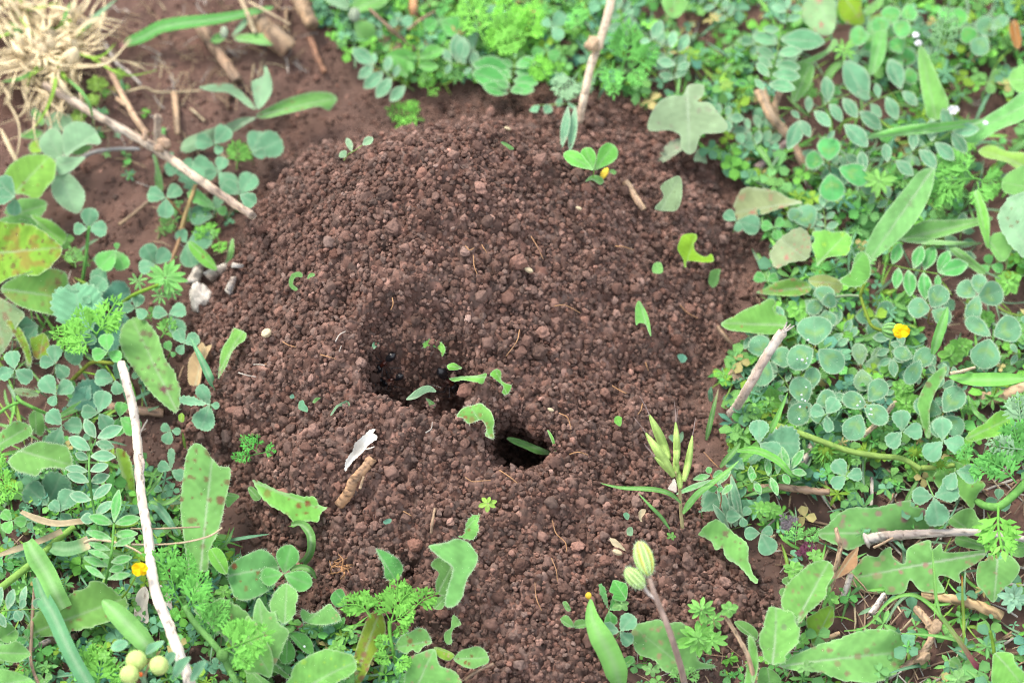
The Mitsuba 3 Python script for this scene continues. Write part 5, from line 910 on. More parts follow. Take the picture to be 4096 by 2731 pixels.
lone_leaf('broad_leaf', 'pale broad leaf with pink flecks and a brown rim at the top edge', 'A3', [(345, 100), (360, 20), (440, -40), (545, -20), (568, 80), (565, 160), (532, 222), (450, 225), (350, 150)], (440, -60), (530, 222), h=22, col=MINT * [1.1, 1.05, .9], spots=8, spot_col=np.array([.4, .2, .17]), edge=.1)
k = thing('yellowing_weed', 'yellow-green weed with an orange-brown leaf at the top edge', 'weed')
leaf(k, 'A3', [(570, 40), (620, -40), (720, -40), (740, 60), (760, 150), (680, 170), (600, 130)], (600, -50), (750, 160), h=18, col=LIME * [.95, .9, .6], spots=6, spot_col=TAN * .8)
leaf(k, 'A3', [(560, 60), (620, 60), (650, 130), (600, 160)], (560, 50), (640, 150), h=16, col=BRIGHT)
leaf(k, 'A3', [(750, 80), (820, 10), (880, -30), (870, 40), (800, 100)], (750, 95), (880, -30), h=18, col=GREEN)
leaf(k, 'A3', [(780, 130), (860, 90), (970, 70), (920, 110), (820, 150)], (780, 140), (970, 70), h=18, col=LIME * .75)
lone_leaf('round_leaf', 'round green leaf with a dried brown middle at the top edge', 'A2', [(1065, 10), (1130, -30), (1215, -10), (1225, 60), (1170, 115), (1100, 90)], (1150, -40), (1150, 115), h=16, col=GREEN * 1.1, spots=5, spot_col=TAN * .6)
lone_leaf('orange_leaf', 'curled orange-brown dead leaf near the top corner', 'A3', [(1720, 150), (1760, 140), (1790, 250), (1780, 320), (1740, 300), (1710, 220)], (1740, 140), (1770, 325), h=16, col=np.array([.33, .15, .05]), fold=.5)

# the low rosettes in the near corner
k = thing('dandelion_weed', 'lobed leaf rosette with purple-flecked leaves lying in the litter', 'weed')
leaf(k, 'C3', [(465, 565), (520, 530), (560, 490), (600, 450), (650, 420), (710, 405), (810, 412), (900, 392), (1032, 362), (1042, 402), (1150, 430), (1250, 510), (1310, 560), (1250, 600), (1100, 600), (900, 620), (760, 650), (650, 692), (575, 660), (485, 612)], (1310, 575), (470, 580), h=9, col=GREEN * [.92, .95, 1], spots=18, spot_col=np.array([.24, .12, .14]), teeth=(4, 34), vein=.8)
leaf(k, 'C3', [(632, 870), (700, 795), (760, 725), (840, 735), (868, 700), (930, 668), (945, 740), (1020, 782), (1035, 690), (1100, 648), (1190, 628), (1200, 692), (1262, 648), (1280, 705), (1400, 705), (1565, 692), (1530, 752), (1440, 810), (1382, 850), (1392, 912), (1300, 868), (1240, 872), (1285, 972), (1160, 972), (1110, 952), (1055, 890), (1018, 972), (900, 982), (800, 962), (680, 930)], (1560, 710), (640, 880), h=10, col=GREEN * [.98, 1.0, 1], spots=16, spot_col=np.array([.3, .17, .15]), vein=.9, hairs=30)
leaf(k, 'C3', [(1495, 790), (1558, 765), (1572, 710), (1640, 750), (1710, 728), (1772, 812), (1732, 900), (1662, 960), (1612, 1032), (1532, 962), (1490, 910)], (1640, 700), (1615, 1028), h=14, col=GREEN * 1.02, spots=8, spot_col=np.array([.28, .16, .12]), vein=.8)
leaf(k, 'C3', [(1310, 500), (1380, 430), (1470, 420), (1500, 470), (1560, 560), (1500, 600), (1400, 570)], (1540, 640), (1340, 470), h=10, col=GREEN * .9)
leaf(k, 'C3', [(1215, 190), (1300, 110), (1385, 110), (1440, 170), (1492, 212), (1552, 270), (1502, 330), (1468, 420), (1385, 335), (1300, 330), (1230, 260)], (1560, 640), (1260, 140), h=11, col=GREEN * [.95, .98, .85], spots=4, spot_col=RUST * 1.3)
leaf(k, 'C3', [(1380, 590), (1480, 620), (1560, 650), (1540, 690), (1440, 680), (1360, 650)], (1560, 670), (1365, 610), h=8, col=GREEN * .95)
leaf(k, 'C3', [(1640, 640), (1740, 600), (1840, 610), (1840, 720), (1740, 730)], (1620, 680), (1840, 670), h=10, col=GREEN)
k = thing('broadleaf_weed', 'low rosette of broad pale toothed leaves by the crumbs near the bottom', 'weed')
leaf(k, 'C3', [(190, 1455), (300, 1382), (440, 1320), (600, 1270), (700, 1228), (760, 1218), (900, 1215), (1000, 1248), (1052, 1340), (1030, 1450), (930, 1525), (790, 1570), (600, 1552), (450, 1500), (310, 1490)], (190, 1460), (1045, 1350), h=15, col=GREEN * 1.08, spots=14, spot_col=TAN * .6, teeth=(6, 75), hairs=70, vein=.7, ridges=3)
leaf(k, 'C3', [(205, 1030), (225, 965), (242, 920), (330, 840), (400, 782), (480, 745), (542, 772), (552, 850), (512, 920), (500, 1000), (442, 1060), (382, 1110), (312, 1182), (225, 1100)], (300, 1190), (520, 755), h=18, col=GREEN * [1, 1.02, .9], spots=9, spot_col=TAN * .6, teeth=(3, 34), hairs=60, vein=.7, ridges=3)
leaf(k, 'C3', [(60, 1255), (90, 1180), (100, 1115), (150, 1060), (282, 1092), (305, 1150), (328, 1222), (310, 1300), (232, 1390), (215, 1440), (110, 1432), (72, 1340)], (150, 1450), (180, 1065), h=20, col=GREEN * [1.05, 1.08, .95], spots=5, spot_col=DULL, teeth=(7, 60), hairs=70, vein=.7, ridges=3)
leaf(k, 'C3', [(368, 1150), (430, 1105), (482, 1070), (552, 1058), (552, 1165), (482, 1240), (420, 1322), (392, 1240)], (410, 1330), (545, 1065), h=9, col=LIME * [.8, .85, .8], spots=5, spot_col=TAN * .7)
leaf(k, 'C3', [(60, 1480), (130, 1470), (200, 1540), (180, 1620), (60, 1620)], (110, 1450), (140, 1620), h=10, col=GREEN * .95)
leaf(k, 'C2', [(1640, 1255), (1675, 1275), (1698, 1340), (1705, 1440), (1690, 1530), (1660, 1600), (1610, 1600), (1625, 1480), (1640, 1370)], (1670, 1600), (1640, 1260), h=18, col=GREEN * [1, 1.05, .9], hairs=50)
leaf(k, 'C2', [(1550, 1160), (1620, 1160), (1700, 1230), (1690, 1290), (1640, 1260), (1580, 1220)], (1700, 1290), (1555, 1165), h=7, col=GREEN * .8)
lone_leaf('round_leaf', 'bright round-lobed leaf in the bottom corner', 'C3', [(1590, 1470), (1610, 1372), (1722, 1375), (1745, 1440), (1800, 1490), (1850, 1520), (1850, 1640), (1640, 1620), (1590, 1560)], (1610, 1370), (1830, 1600), h=16, col=GREEN * [1.05, 1.1, .85])
stem(thing('stalk_shoot', 'thin curved green stalk rising above the round-lobed leaf in the corner', 'stalk'), 'C3', [(1612, 1375), (1602, 1300), (1585, 1225)], 26, (15, 18, 22), LIME * .7, name='stalk')
lone_leaf('broad_leaf', 'large pale square-cut leaf under the purple bud stalk', 'C2', [(870, 1250), (895, 1190), (960, 1165), (1050, 1148), (1095, 1170), (1190, 1163), (1235, 1225), (1300, 1330), (1312, 1420), (1420, 1450), (1400, 1470), (1300, 1480), (1190, 1502), (1080, 1490), (1020, 1420), (905, 1372)], (1230, 1480), (900, 1210), h=8, col=GREEN * [1.05, 1.03, 1.1], spots=14, spot_col=TAN * .8, hairs=50, teeth=(3, 30), vein=.3)
lone_leaf('toothed_leaf', 'long toothed pale leaf draped over the mound edge with crumbs on it', 'C2', [(1310, 580), (1335, 540), (1362, 510), (1420, 478), (1470, 500), (1502, 532), (1560, 592), (1620, 650), (1642, 700), (1640, 765), (1682, 862), (1708, 882), (1692, 908), (1660, 892), (1620, 840), (1560, 782), (1490, 742), (1470, 680), (1420, 690), (1400, 640), (1345, 600)], (1690, 900), (1330, 560), h=10, col=GREEN * [1, 1.05, .95], spots=8, spot_col=SOIL * 1.5, teeth=(4, 32), vein=.3, clear=False, tilt=.6)
grass_blade('narrow_leaf', 'tall pale green pointed blade rising from the bottom edge', 'C2', [(800, 1620), (770, 1500), (720, 1370), (650, 1240), (605, 1130), (598, 1005)], 150, (14, 22, 26, 26, 22, 16), col=GREEN * [1.05, 1.1, .95], profile='blade', mid=.2, fold=.3)
lone_leaf('torn_leaf', 'torn dark green leaflet on the crumbs by the purple bud stalk', 'C2', [(720, 970), (735, 920), (752, 882), (800, 900), (838, 920), (842, 980), (822, 1030), (740, 1022), (745, 990)], (835, 1020), (755, 885), h=9, col=GREEN * [.62, .95, .75], clear=False, ridges=5)

# ------------------------------------------------------------------ trefoil sprigs (blue-green, three toothed leaflets)
def tre(crop, c, lobes, where, col=BLUE, h=13, **kw):
    return trefoil(crop, c, lobes, ('' if kw.get('plain') else 'blue-green trefoil sprig ') + where, col=col, h=h, **{a: b for a, b in kw.items() if a != 'plain'})
tre('A0', (1097, 1308), [(1033, 1290), (1145, 1270), (1095, 1375)], 'just below the middle of the long dry stick', root_at=(1200, 1410), h=18)
tre('A0', (580, 1512), [(590, 1440), (530, 1512), (645, 1512)], 'on an upright stem in the bare soil patch', root_at=(575, 1600), h=26)
tre('A0', (1580, 1285), [(1628, 1215), (1525, 1245), (1635, 1315)], 'above the lower end of the long dry stick', root_at=(1560, 1400), h=16)
tre('A0', (1425, 1380), [(1375, 1360), (1462, 1390), (1330, 1320, 80)], 'light green, under the lower half of the long dry stick', col=GREEN * [.9, 1.1, 1.1], h=12)
tre('A0', (1190, 1085), [(1235, 1080), (1140, 1110)], 'half hidden behind the long dry stick', h=10)
tre('A0', (1420, 955), [(1352, 938), (1465, 895), (1440, 985)], 'with a cream-flecked leaflet beyond the long dry stick', h=14, root_at=(1560, 1000))
tre('A0', (1665, 1020), [(1690, 940), (1765, 970), (1710, 1020, 60)], 'at the back edge of the mound by the strap-leaved plant', h=14)
tre('A0', (1440, 1135), [(1395, 1150), (1460, 1085), (1495, 1190), (1350, 1110)], 'in the middle of the sprigs beyond the long dry stick', h=12)
tre('A0', (100, 1305), [(40, 1240), (95, 1365), (30, 1300)], 'over the big leaves below the grass tuft', h=28)
tre('A0', (1410, 1430), [(1250, 1210, 70), (1330, 1425), (1440, 1330, 70)], 'low down beneath the end of the long dry stick', h=8, col=BLUE * .85)
tre('B0', (770, 165), [(770, 140), (795, 232), (710, 225)], 'light green sprig on the hairy stem in the bare patch', col=GREEN * [.85, 1.1, 1], h=16, root_at=(570, 250))
tre('B0', (690, 265), [(660, 230), (720, 275), (660, 330)], 'dull, low beside the hairy stem in the bare patch', h=12, col=BLUE * .9)
tre('B0', (1028, 262), [(990, 195), (1070, 210), (970, 275)], 'above the spiky whorled weed', h=20, root_at=(1090, 350), teeth=False)
tre('B0', (1230, 120), [(1205, 75), (1315, 95), (1250, 200)], 'behind the short lime blade at the mound edge', h=8)
tre('B0', (590, 465), [(552, 452), (640, 405), (470, 450, 70), (575, 490, 60)], 'large, left of the bare patch under the spotted leaf', h=18)
tre('B0', (650, 500), [(680, 490), (660, 420), (760, 470)], 'shaded, beside the feathery weed', h=8, col=TEAL)
tre('B0', (895, 550), [(848, 545), (910, 500), (930, 580)], 'under the spiky whorled weed', h=14)
tre('B0', (1112, 590), [(1058, 580), (1170, 568), (1160, 660, 110)], 'beside the grey lump at the mound edge', h=14)
tre('B0', (1215, 785), [(1190, 735), (1265, 760), (1195, 818)], 'next to the spotted leaf at the mound edge', h=15, root_at=(1150, 870))
tre('B0', (1125, 835), [(1110, 800), (1140, 850)], 'small, close against the spotted leaf', h=14, col=GREEN * [.75, 1, 1])
tre('B0', (98, 955), [(85, 890), (42, 975), (155, 990)], 'large toothed, brown-edged, at the far edge of the weeds', h=30, root_at=(90, 1080))
tre('B0', (365, 915), [(312, 905), (405, 960), (362, 850)], 'in the thick of the trefoil patch', h=20, root_at=(355, 1030))
tre('B0', (372, 1120), [(322, 1060), (425, 1080), (350, 1155)], 'with a torn leaflet in the trefoil patch', h=24)
tre('B0', (712, 838), [(704, 775), (658, 850), (757, 860)], 'with straight toothed leaflets beside the top of the white stick', h=26, root_at=(690, 920), col=GREEN * [.75, 1.05, .95])
tre('B0', (760, 1020), [(690, 1010), (772, 1070), (790, 960)], 'tucked under the white stick', h=20, root_at=(700, 930))
tre('B0', (652, 1240), [(672, 1165), (592, 1235), (690, 1295)], 'with clean heart-shaped leaflets left of the white stick', h=26, root_at=(720, 1250))
tre('B0', (410, 1320), [(360, 1275), (478, 1322), (368, 1410, 120)], 'broad, right of the shaded hairy leaf', h=24)
tre('B0', (790, 1268), [(798, 1215), (855, 1315), (775, 1330)], 'pale, next to the white stick', h=22, col=GREEN * [.8, 1.1, 1])
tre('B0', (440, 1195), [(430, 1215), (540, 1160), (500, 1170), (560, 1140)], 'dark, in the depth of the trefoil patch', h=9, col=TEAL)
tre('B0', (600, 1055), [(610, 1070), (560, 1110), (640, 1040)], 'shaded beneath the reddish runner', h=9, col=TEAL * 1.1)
tre('B0', (1130, 1355), [(1095, 1340), (1162, 1360), (1110, 1400)], 'small, in the crumbs at the foot of the spotted leaf', h=10)
tre('B0', (1390, 1185), [(1280, 1165, 60), (1350, 1120, 90), (1420, 1190), (1355, 1270)], 'growing out of the crumbs by the teal grass blade', h=12, root_at=(1390, 1300))
tre('B0', (250, 660), [(245, 665), (200, 720), (180, 660)], 'peeping out between brown-spotted leaves', h=12)
tre('B0', (550, 790), [(550, 800), (500, 850), (590, 760), (520, 580)], 'torn, over the feathery weed', h=18)
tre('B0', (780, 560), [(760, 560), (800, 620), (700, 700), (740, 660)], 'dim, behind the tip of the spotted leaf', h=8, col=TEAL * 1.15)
tre('C0', (82, 495), [(45, 465), (55, 535), (130, 500)], 'light, at the edge of the lower weeds', col=GREEN * [.9, 1.1, 1], h=22)
tre('C0', (1130, 165), [(1085, 145), (1175, 190), (1130, 90, 50)], 'bitten, beside the cut strap leaf', h=14)
tre('C0', (400, 440), [(365, 405), (440, 365), (430, 480)], 'behind the folded grey-green blade', h=16)
tre('C0', (310, 400), [(300, 365), (360, 290), (240, 330)], 'dull, under the hairy light-green leaf', h=10, col=BLUE * .8)
tre('C2', (790, 1230), [(837, 1175), (730, 1218), (830, 1272)], 'in a dark gap by the tall pale blade', h=14, root_at=(740, 1300))
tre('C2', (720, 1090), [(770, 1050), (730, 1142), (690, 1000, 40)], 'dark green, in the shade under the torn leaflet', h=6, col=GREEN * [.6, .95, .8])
k = thing('scalloped_weed', 'green scalloped leaf halves lying by the tall pale blade', 'weed')
leaf(k, 'C2', [(398, 1145), (440, 1120), (480, 1165), (485, 1200), (430, 1192)], (480, 1200), (400, 1150), h=8, col=GREEN * .85, teeth=(3, 14))
leaf(k, 'C2', [(485, 1200), (500, 1155), (560, 1150), (575, 1195), (530, 1208)], (490, 1195), (575, 1180), h=8, col=GREEN * .85, teeth=(3, 14))
leaf(k, 'C2', [(412, 1040), (440, 1030), (470, 1085), (440, 1092)], (460, 1090), (415, 1040), h=7, col=GREEN * .8)
leaf(k, 'C2', [(800, 1430), (840, 1390), (885, 1395), (880, 1430), (820, 1460)], (810, 1460), (885, 1395), h=8, col=GREEN * [.8, 1, .9], spots=3, spot_col=LIME)
v, f, *_ = ellipsoid(lift(at('C2', [(585, 992)]), .012)[0], UP, .0013, .0011, 5, 2); part(k, 'bud', (v, f), 'dry_matter', np.tile([.5, .35, .03], (len(v), 1)))
tre('C2', (1720, 580), [(1665, 582), (1762, 568), (1758, 650)], 'hanging over the end of the draped pale leaf', h=16, teeth=False)
tre('C2', (1600, 470), [(1625, 440), (1545, 470), (1605, 505)], 'in the weeds behind the draped pale leaf', h=14, teeth=False)
tre('C2', (1330, 440), [(1320, 438), (1360, 330, 60), (1390, 385)], 'small, behind the grass with spikelets', h=10)
tre('C2', (1615, 160), [(1610, 170), (1700, 60, 90), (1560, 110)], 'by the base of the wide grass blade', h=12)
tre('A2', (1560, 1460), [(1520, 1430), (1570, 1495), (1640, 1480)], 'at the far edge of the crumbs', h=12, teeth=False)
tre('A2', (1600, 960), [(1590, 920), (1580, 1000), (1640, 960, 60)], 'with narrow leaflets below the pale arrow-shaped leaf', h=12, teeth=False)
k = tre('A2', (620, 1130), [(520, 1065, 90), (590, 1050, 95), (690, 1040, 120)], 'bright fan-shaped seedling with a yellow bud in the far crumbs', col=GREEN * [.95, 1.25, .85], h=14, plain=True, root_at=(610, 1200), teeth=False)
leaf(k, 'A2', [(560, 1200), (600, 1160), (660, 1165), (690, 1200), (660, 1220), (610, 1190)], (600, 1180), (680, 1210), h=7, col=GREEN, clear=False)
v, f, *_ = ellipsoid(lift(at('A2', [(690, 1145)]), .012)[0], UP * .8 + RIGHT * .5, .0026, .0013, 5, 2); part(k, 'bud', (v, f), 'dry_matter', np.tile([.65, .48, .05], (len(v), 1)))
tre('A1', (985, 130), [(980, 105), (955, 150), (1030, 140)], 'blurred, at the top edge beside the woolly rosette', h=14)
tre('A1', (1250, 130), [(1255, 90), (1200, 160), (1320, 170), (1230, 215)], 'blurred, right of the orange-tan stalk', h=12, col=GREEN * [.75, 1.1, 1])
tre('A1', (1120, 200), [(1120, 180), (1100, 220), (1150, 215)], 'small and blurred, below the orange-tan stalk', h=8, col=GREEN * [.75, 1.1, .9])
tre('A1', (1610, 130), [(1570, 135), (1640, 90), (1640, 160), (1600, 80)], 'blurred, left of the slim pale stick', h=16)
tre('A1', (865, 190), [(850, 160), (900, 185), (855, 220)], 'blurred, just below the woolly rosette', h=10)
tre('A2', (340, 180), [(385, 135, 100), (310, 155), (375, 220, 80)], 'pale, blurred, beside the bright feathery clump', h=18, col=BLUE * 1.25)
tre('A2', (310, 330), [(310, 310), (350, 360), (260, 350)], 'blurred, between the pinnate tuft and the slim stick', h=12, col=GREEN * [.8, 1.1, 1.1])

# ------------------------------------------------------------------ big hairy clovers with a pale mark, wet from dew
def clover(c, lobes, where, crop='B3', col=BLUE * [1.05, 1.02, 1.0], h=20, **kw):
    k = thing('clover', where, 'clover')
    c = np.asarray(c, float)
    for lb in lobes:
        m = np.asarray(lb[:2], float); d = m - c
        d = d / np.linalg.norm(d) * max(np.linalg.norm(d), 12)
        ln = lb[3] if len(lb) > 3 else 2 * np.linalg.norm(d)
        b, t = m - unit(d) * ln / 2, m + unit(d) * ln / 2
        o = oval(b, t, lb[2], 1.25, 11, .03, .62)
        mm, cc, *_ = blade_mesh(at(crop, o), at(crop, [b])[0], at(crop, [t])[0], h=h * rng.uniform(.85, 1.15), col=col * rng.uniform(.9, 1.1), edge=.55, vein=.2, fold=.10, wave=.04, droop=.14, tilt=.6, hairs=44, step=7.0, chevron=.6)
        part(k, 'leaflet', mm, 'leaf_matter', cc)
    stem(k, crop, [c, c + rng.normal(0, 20, 2) + (0, 60), c + rng.normal(0, 30, 2) + (0, 120)], 12, (h, h * .6, 0), RUST * 1.0 + GREEN * .4)
    return k
clover((432, 805), [(426, 692, 235, 205), (335, 872, 170, 200), (535, 892, 165, 215)], 'big dewy clover with three round leaflets beside the frayed stick', h=26)
clover((1190, 560), [(1115, 548, 140, 150), (1240, 470, 150, 170), (1265, 600, 120, 150)], 'clover behind the nodding yellow flower', h=24)
clover((1500, 485), [(1430, 430, 130, 150), (1512, 385, 110, 140), (1590, 455, 170, 190), (1478, 555, 110, 190)], 'clover with cupped leaflets at the end of the blurred pinnate leaf', h=22)
clover((1590, 735), [(1505, 672, 110, 210), (1700, 690, 180, 200), (1555, 850, 200, 210)], 'clover with a heart-shaped leaflet near the edge', h=22)
clover((1275, 1245), [(1340, 1150, 160, 210), (1172, 1205, 140, 200), (1345, 1320, 130, 170), (1250, 1330, 120, 150)], 'clover behind the yellow-flecked trefoil', h=18)
clover((760, 1195), [(840, 1090, 135, 185), (690, 1160, 120, 180), (832, 1245, 130, 190), (690, 1335, 160, 190), (610, 1140, 60, 140)], 'dewy clover above the spiny runner', h=20)
clover((375, 1200), [(338, 1090, 150, 200), (330, 1240, 150, 190), (450, 1245, 120, 150), (505, 1150, 130, 150), (410, 1010, 110, 160)], 'dewy clover with folded leaflets under the big one', h=20)
clover((480, 520), [(492, 455, 135, 120), (430, 540, 100, 130), (525, 500, 100, 110), (510, 620, 130, 120)], 'clover beneath the bent hairy flower stalk', h=16)
clover((120, 880), [(65, 800, 150, 160), (205, 872, 140, 150), (85, 975, 150, 190), (45, 1060, 80, 90)], 'clover half hidden behind the frayed stick', h=14)
clover((730, 920), [(722, 850, 100, 160), (845, 920, 130, 180), (745, 1025, 130, 150), (850, 860, 100, 120)], 'clover showing pale undersides in the middle of the patch', h=12, col=MINT * .85)
clover((830, 600), [(890, 560, 110, 140), (765, 600, 110, 140), (820, 680, 110, 130)], 'dark clover under the yellow flower', h=10, col=BLUE * .85)
clover((1120, 900), [(1140, 880, 130, 180), (1080, 970, 110, 190), (1010, 850, 100, 140)], 'clover beside the narrow green blade', h=18)
clover((520, 1080), [(520, 980, 155, 165), (425, 1060, 120, 130), (540, 1240, 170, 190), (690, 1150, 145, 220)], 'blurred round clover below the pinnate tangle', crop='A3', h=22, col=GREEN * [.65, 1.05, 1.15])
clover((400, 1480), [(372, 1430, 160, 170), (300, 1420, 90, 110)], 'single blurred clover leaf by the grey-green leaf', crop='A3', h=14)
clover((930, 150), [(930, 100, 130, 130), (860, 170, 120, 130), (1000, 190, 120, 130), (1050, 90, 110, 120)], 'blurred dewy clover at the top between grass blades', crop='A3', h=22, col=GREEN * [.8, 1.15, 1.2])
clover((760, 240), [(720, 240, 130, 130), (800, 280, 130, 130), (820, 200, 130, 110)], 'blurred clover beside the yellow-green weed', crop='A3', h=18, col=GREEN * [.85, 1.15, 1.25])
clover((1020, 400), [(1030, 380, 130, 140), (970, 300, 110, 120), (1060, 500, 90, 120), (960, 430, 100, 120)], 'blurred clover under the wide pale grass blade', crop='A3', h=16, col=GREEN * [.7, 1.1, 1.05])
clover((1370, 130), [(1370, 120, 130, 150), (1300, 100, 100, 120), (1440, 230, 120, 120)], 'blurred clover behind the feathery weed at the top', crop='A3', h=18, col=GREEN * [.75, 1.2, 1])
clover((1580, 200), [(1560, 180, 140, 160), (1650, 150, 70, 150), (1520, 300, 130, 140)], 'blurred blue clover near the top corner', crop='A3', h=16)
for i, (crop, pts) in enumerate([('B3', [(312, 885, 9), (345, 890, 15), (378, 880, 9), (372, 912, 8)]), ('B3', [(385, 758, 10)]), ('B3', [(340, 1120, 10), (365, 1160, 9), (330, 1200, 11), (325, 1280, 10), (370, 1070, 8), (345, 1150, 10)]), ('B3', [(710, 1190, 10), (728, 1165, 8), (800, 1215, 11), (790, 1248, 10), (805, 1250, 8)]), ('C1', [(360, 1327, 9)])]):
    for j_, (x, y, r) in enumerate(pts):
        k = thing('dew_drop', ('first', 'second', 'third', 'fourth', 'fifth', 'sixth')[j_] + ' dew drop from the left ' * 0 + ' clear dew drop on ' + ('the lower left leaflet of the big dewy clover', 'the top leaflet of the big dewy clover', 'the folded clover under the big one', 'the clover above the spiny runner', 'the clover leaflet at the bottom')[i], 'dew drop', 'dew drops beaded on the clover leaflets')
        v, f, *_ = ellipsoid(lift(at(crop, [(x, y)]), .0285 if i < 2 else .024)[0], unit(CAM + UP), r / ZOOM / 4096 * SPAN * .6, r / ZOOM / 4096 * SPAN * .75, 0, 2); put(k, (v, f), 'ant_matter', np.tile([.42, .5, .5], (len(v), 1)))

# ------------------------------------------------------------------ pinnate (vetch-like) sprigs
vetch('A1', [(1085, 600), (1000, 545), (940, 510), (820, 430)], [(745, 375), (820, 388), (912, 425), (766, 476), (965, 472), (815, 530), (885, 580), (975, 618)], 'pinnate sprig of pale-rimmed oval leaflets behind the crest', h=16, col=BLUE * 1.15)
vetch('A1', [(1040, 520), (1110, 440), (1110, 330)], [(1000, 380), (1070, 370), (1130, 310), (1180, 440), (1160, 370), (990, 440), (1060, 440), (1200, 350)], 'bright green leafy sprig beside the pale-rimmed pinnate sprig', col=GREEN * [.9, 1.15, .95], h=14, edge=.15)
vetch('A1', [(1520, 470), (1420, 430), (1330, 420)], [(1310, 455), (1305, 370), (1370, 320), (1410, 400), (1400, 330), (1470, 260, 60), (1500, 450), (1440, 470), (1480, 390)], 'dense pinnate cluster behind the crest', h=14, col=BLUE * .95)
vetch('A2', [(60, 620), (90, 480), (100, 330)], [(30, 490), (45, 420), (100, 370), (170, 420), (180, 480), (170, 540), (150, 590), (20, 560), (-50, 450), (-60, 520), (-30, 590), (110, 600)], 'upright pinnate tuft with white-rimmed leaflets behind the mound', h=16, col=GREEN * [.7, 1.1, 1.05], edge=.6)
vetch('A2', [(530, 690), (400, 690), (220, 700)], [(232, 722, 72), (316, 722, 68), (392, 680, 60), (475, 702, 70), (430, 835, 60), (480, 850, 60)], 'row of rounded leaflets at the foot of the slim pale stick', h=9, col=BLUE)
vetch('A1', [(620, 1060), (650, 1020), (700, 990), (740, 960)], [(615, 1020, 62), (655, 955, 45), (778, 934, 58)], 'three narrow leaflets poking out behind the crest', h=8, col=MINT * .75)
vetch('A2', [(1165, 540), (1165, 400), (1180, 350), (1090, 310), (1000, 270)], [(1098, 415), (1212, 440), (1140, 262), (1212, 285), (1035, 200), (960, 275)], 'pinnate sprig hanging above the pale arrow-shaped leaf', h=24, col=BLUE)
vetch('A3', [(100, 600), (160, 430), (190, 290), (200, 200)], [(140, 195), (100, 262), (105, 350), (100, 410), (85, 462), (65, 560), (235, 250), (262, 345), (240, 500), (212, 572), (190, 400), (250, 440), (350, 270)], 'upright pinnate sprig with long leaflets in the blurred weeds', h=30, col=BLUE * [1.05, 1.1, 1], width=.46)
vetch('A3', [(240, 210), (240, 100), (250, 60)], [(210, 130), (290, 120), (300, 60), (190, 60), (250, 20)], 'blurred pinnate tip at the top, above the upright sprig', h=28, col=BLUE * 1.1)
vetch('A3', [(330, 790), (400, 740), (590, 650), (700, 605)], [(510, 590), (385, 690), (565, 745), (660, 712), (750, 630), (478, 785), (512, 645), (300, 760), (365, 850), (290, 890)], 'trailing pinnate sprig over the forked dry stalk', h=22, col=BLUE * .95, width=.5)
vetch('A3', [(560, 860), (650, 790), (760, 700), (880, 640), (1000, 600)], [(535, 890), (700, 895), (795, 795), (935, 715), (840, 600), (1055, 650), (960, 490), (700, 540), (830, 730)], 'second trailing pinnate sprig in the middle of the blurred weeds', h=24, col=BLUE, width=.5)
vetch('A3', [(760, 1140), (870, 1095), (970, 1050), (1110, 985), (1230, 930), (1330, 870)], [(1020, 1110), (1172, 1050), (900, 1010), (1080, 930), (1285, 1000), (1382, 945), (1425, 860), (745, 1065), (1200, 860), (1300, 790)], 'long trailing pinnate sprig running up to the wide grass', h=26, col=BLUE * .95, width=.5)
vetch('B3', [(870, 250), (960, 270), (1060, 292), (1240, 322)], [(965, 190), (1108, 212), (1182, 218), (1280, 242), (1345, 286), (972, 350), (1052, 382), (1152, 402), (1240, 372)], 'pinnate sprig above the clovers, leaflets spread flat', h=20, col=GREEN * [.65, 1.05, 1.0], width=.5)
vetch('B0', [(590, 1600), (600, 1500), (635, 1410)], [(595, 1342, 78), (725, 1368, 84), (525, 1442, 86), (692, 1450, 72), (680, 1525, 80)], 'tip of the tall pinnate sprig left of the white stick', h=32, col=BLUE * 1.1, stem_col=GREEN)
vetch('C0', [(645, 570), (600, 300), (588, 110), (605, -10)], [(680, 75, 80), (655, 150, 66), (660, 220, 72), (675, 306, 70), (690, 415, 68), (515, 216, 76), (530, 343, 78), (580, 490, 78), (540, 72, 60), (505, 160, 60)], 'tall pinnate sprig standing left of the white stick', h=30, col=BLUE * 1.05, stem_col=GREEN, stem_w=18, hairs=None) if False else vetch('C0', [(645, 570), (600, 300), (588, 110), (605, -10)], [(680, 75, 80), (655, 150, 66), (660, 220, 72), (675, 306, 70), (690, 415, 68), (515, 216, 76), (530, 343, 78), (580, 490, 78), (540, 72, 60), (505, 160, 60)], 'tall pinnate sprig standing left of the white stick', h=30, col=BLUE * 1.05, stem_col=GREEN, stem_w=18)
vetch('C0', [(690, 940), (735, 720), (752, 520)], [(665, 492, 72), (652, 592, 58), (657, 668, 48), (652, 718, 46), (632, 768, 58), (627, 836, 46), (768, 400, 66), (842, 497, 70), (832, 587, 62), (820, 638, 50), (802, 755, 60), (770, 816, 58), (786, 866, 52)], 'ladder-like pinnate sprig in front of the white stick', h=36, col=GREEN * [.7, 1.05, .95], stem_col=GREEN * [.9, 1, .8], stem_w=20, edge=.5)
vetch('C0', [(-20, 1095), (120, 1085), (270, 1080)], [(70, 1015, 64), (-5, 1010, 60), (155, 1000, 46), (150, 1045, 50), (245, 1042, 62), (122, 1122, 78), (10, 1150, 60)], 'short pinnate sprig at the edge above the toothed leaf', h=26, col=BLUE)
vetch('C0', [(850, 1040), (835, 1000), (820, 900)], [(850, 945, 80)], 'single dark leaflet under the yellow flower', h=14, col=TEAL * 1.1)
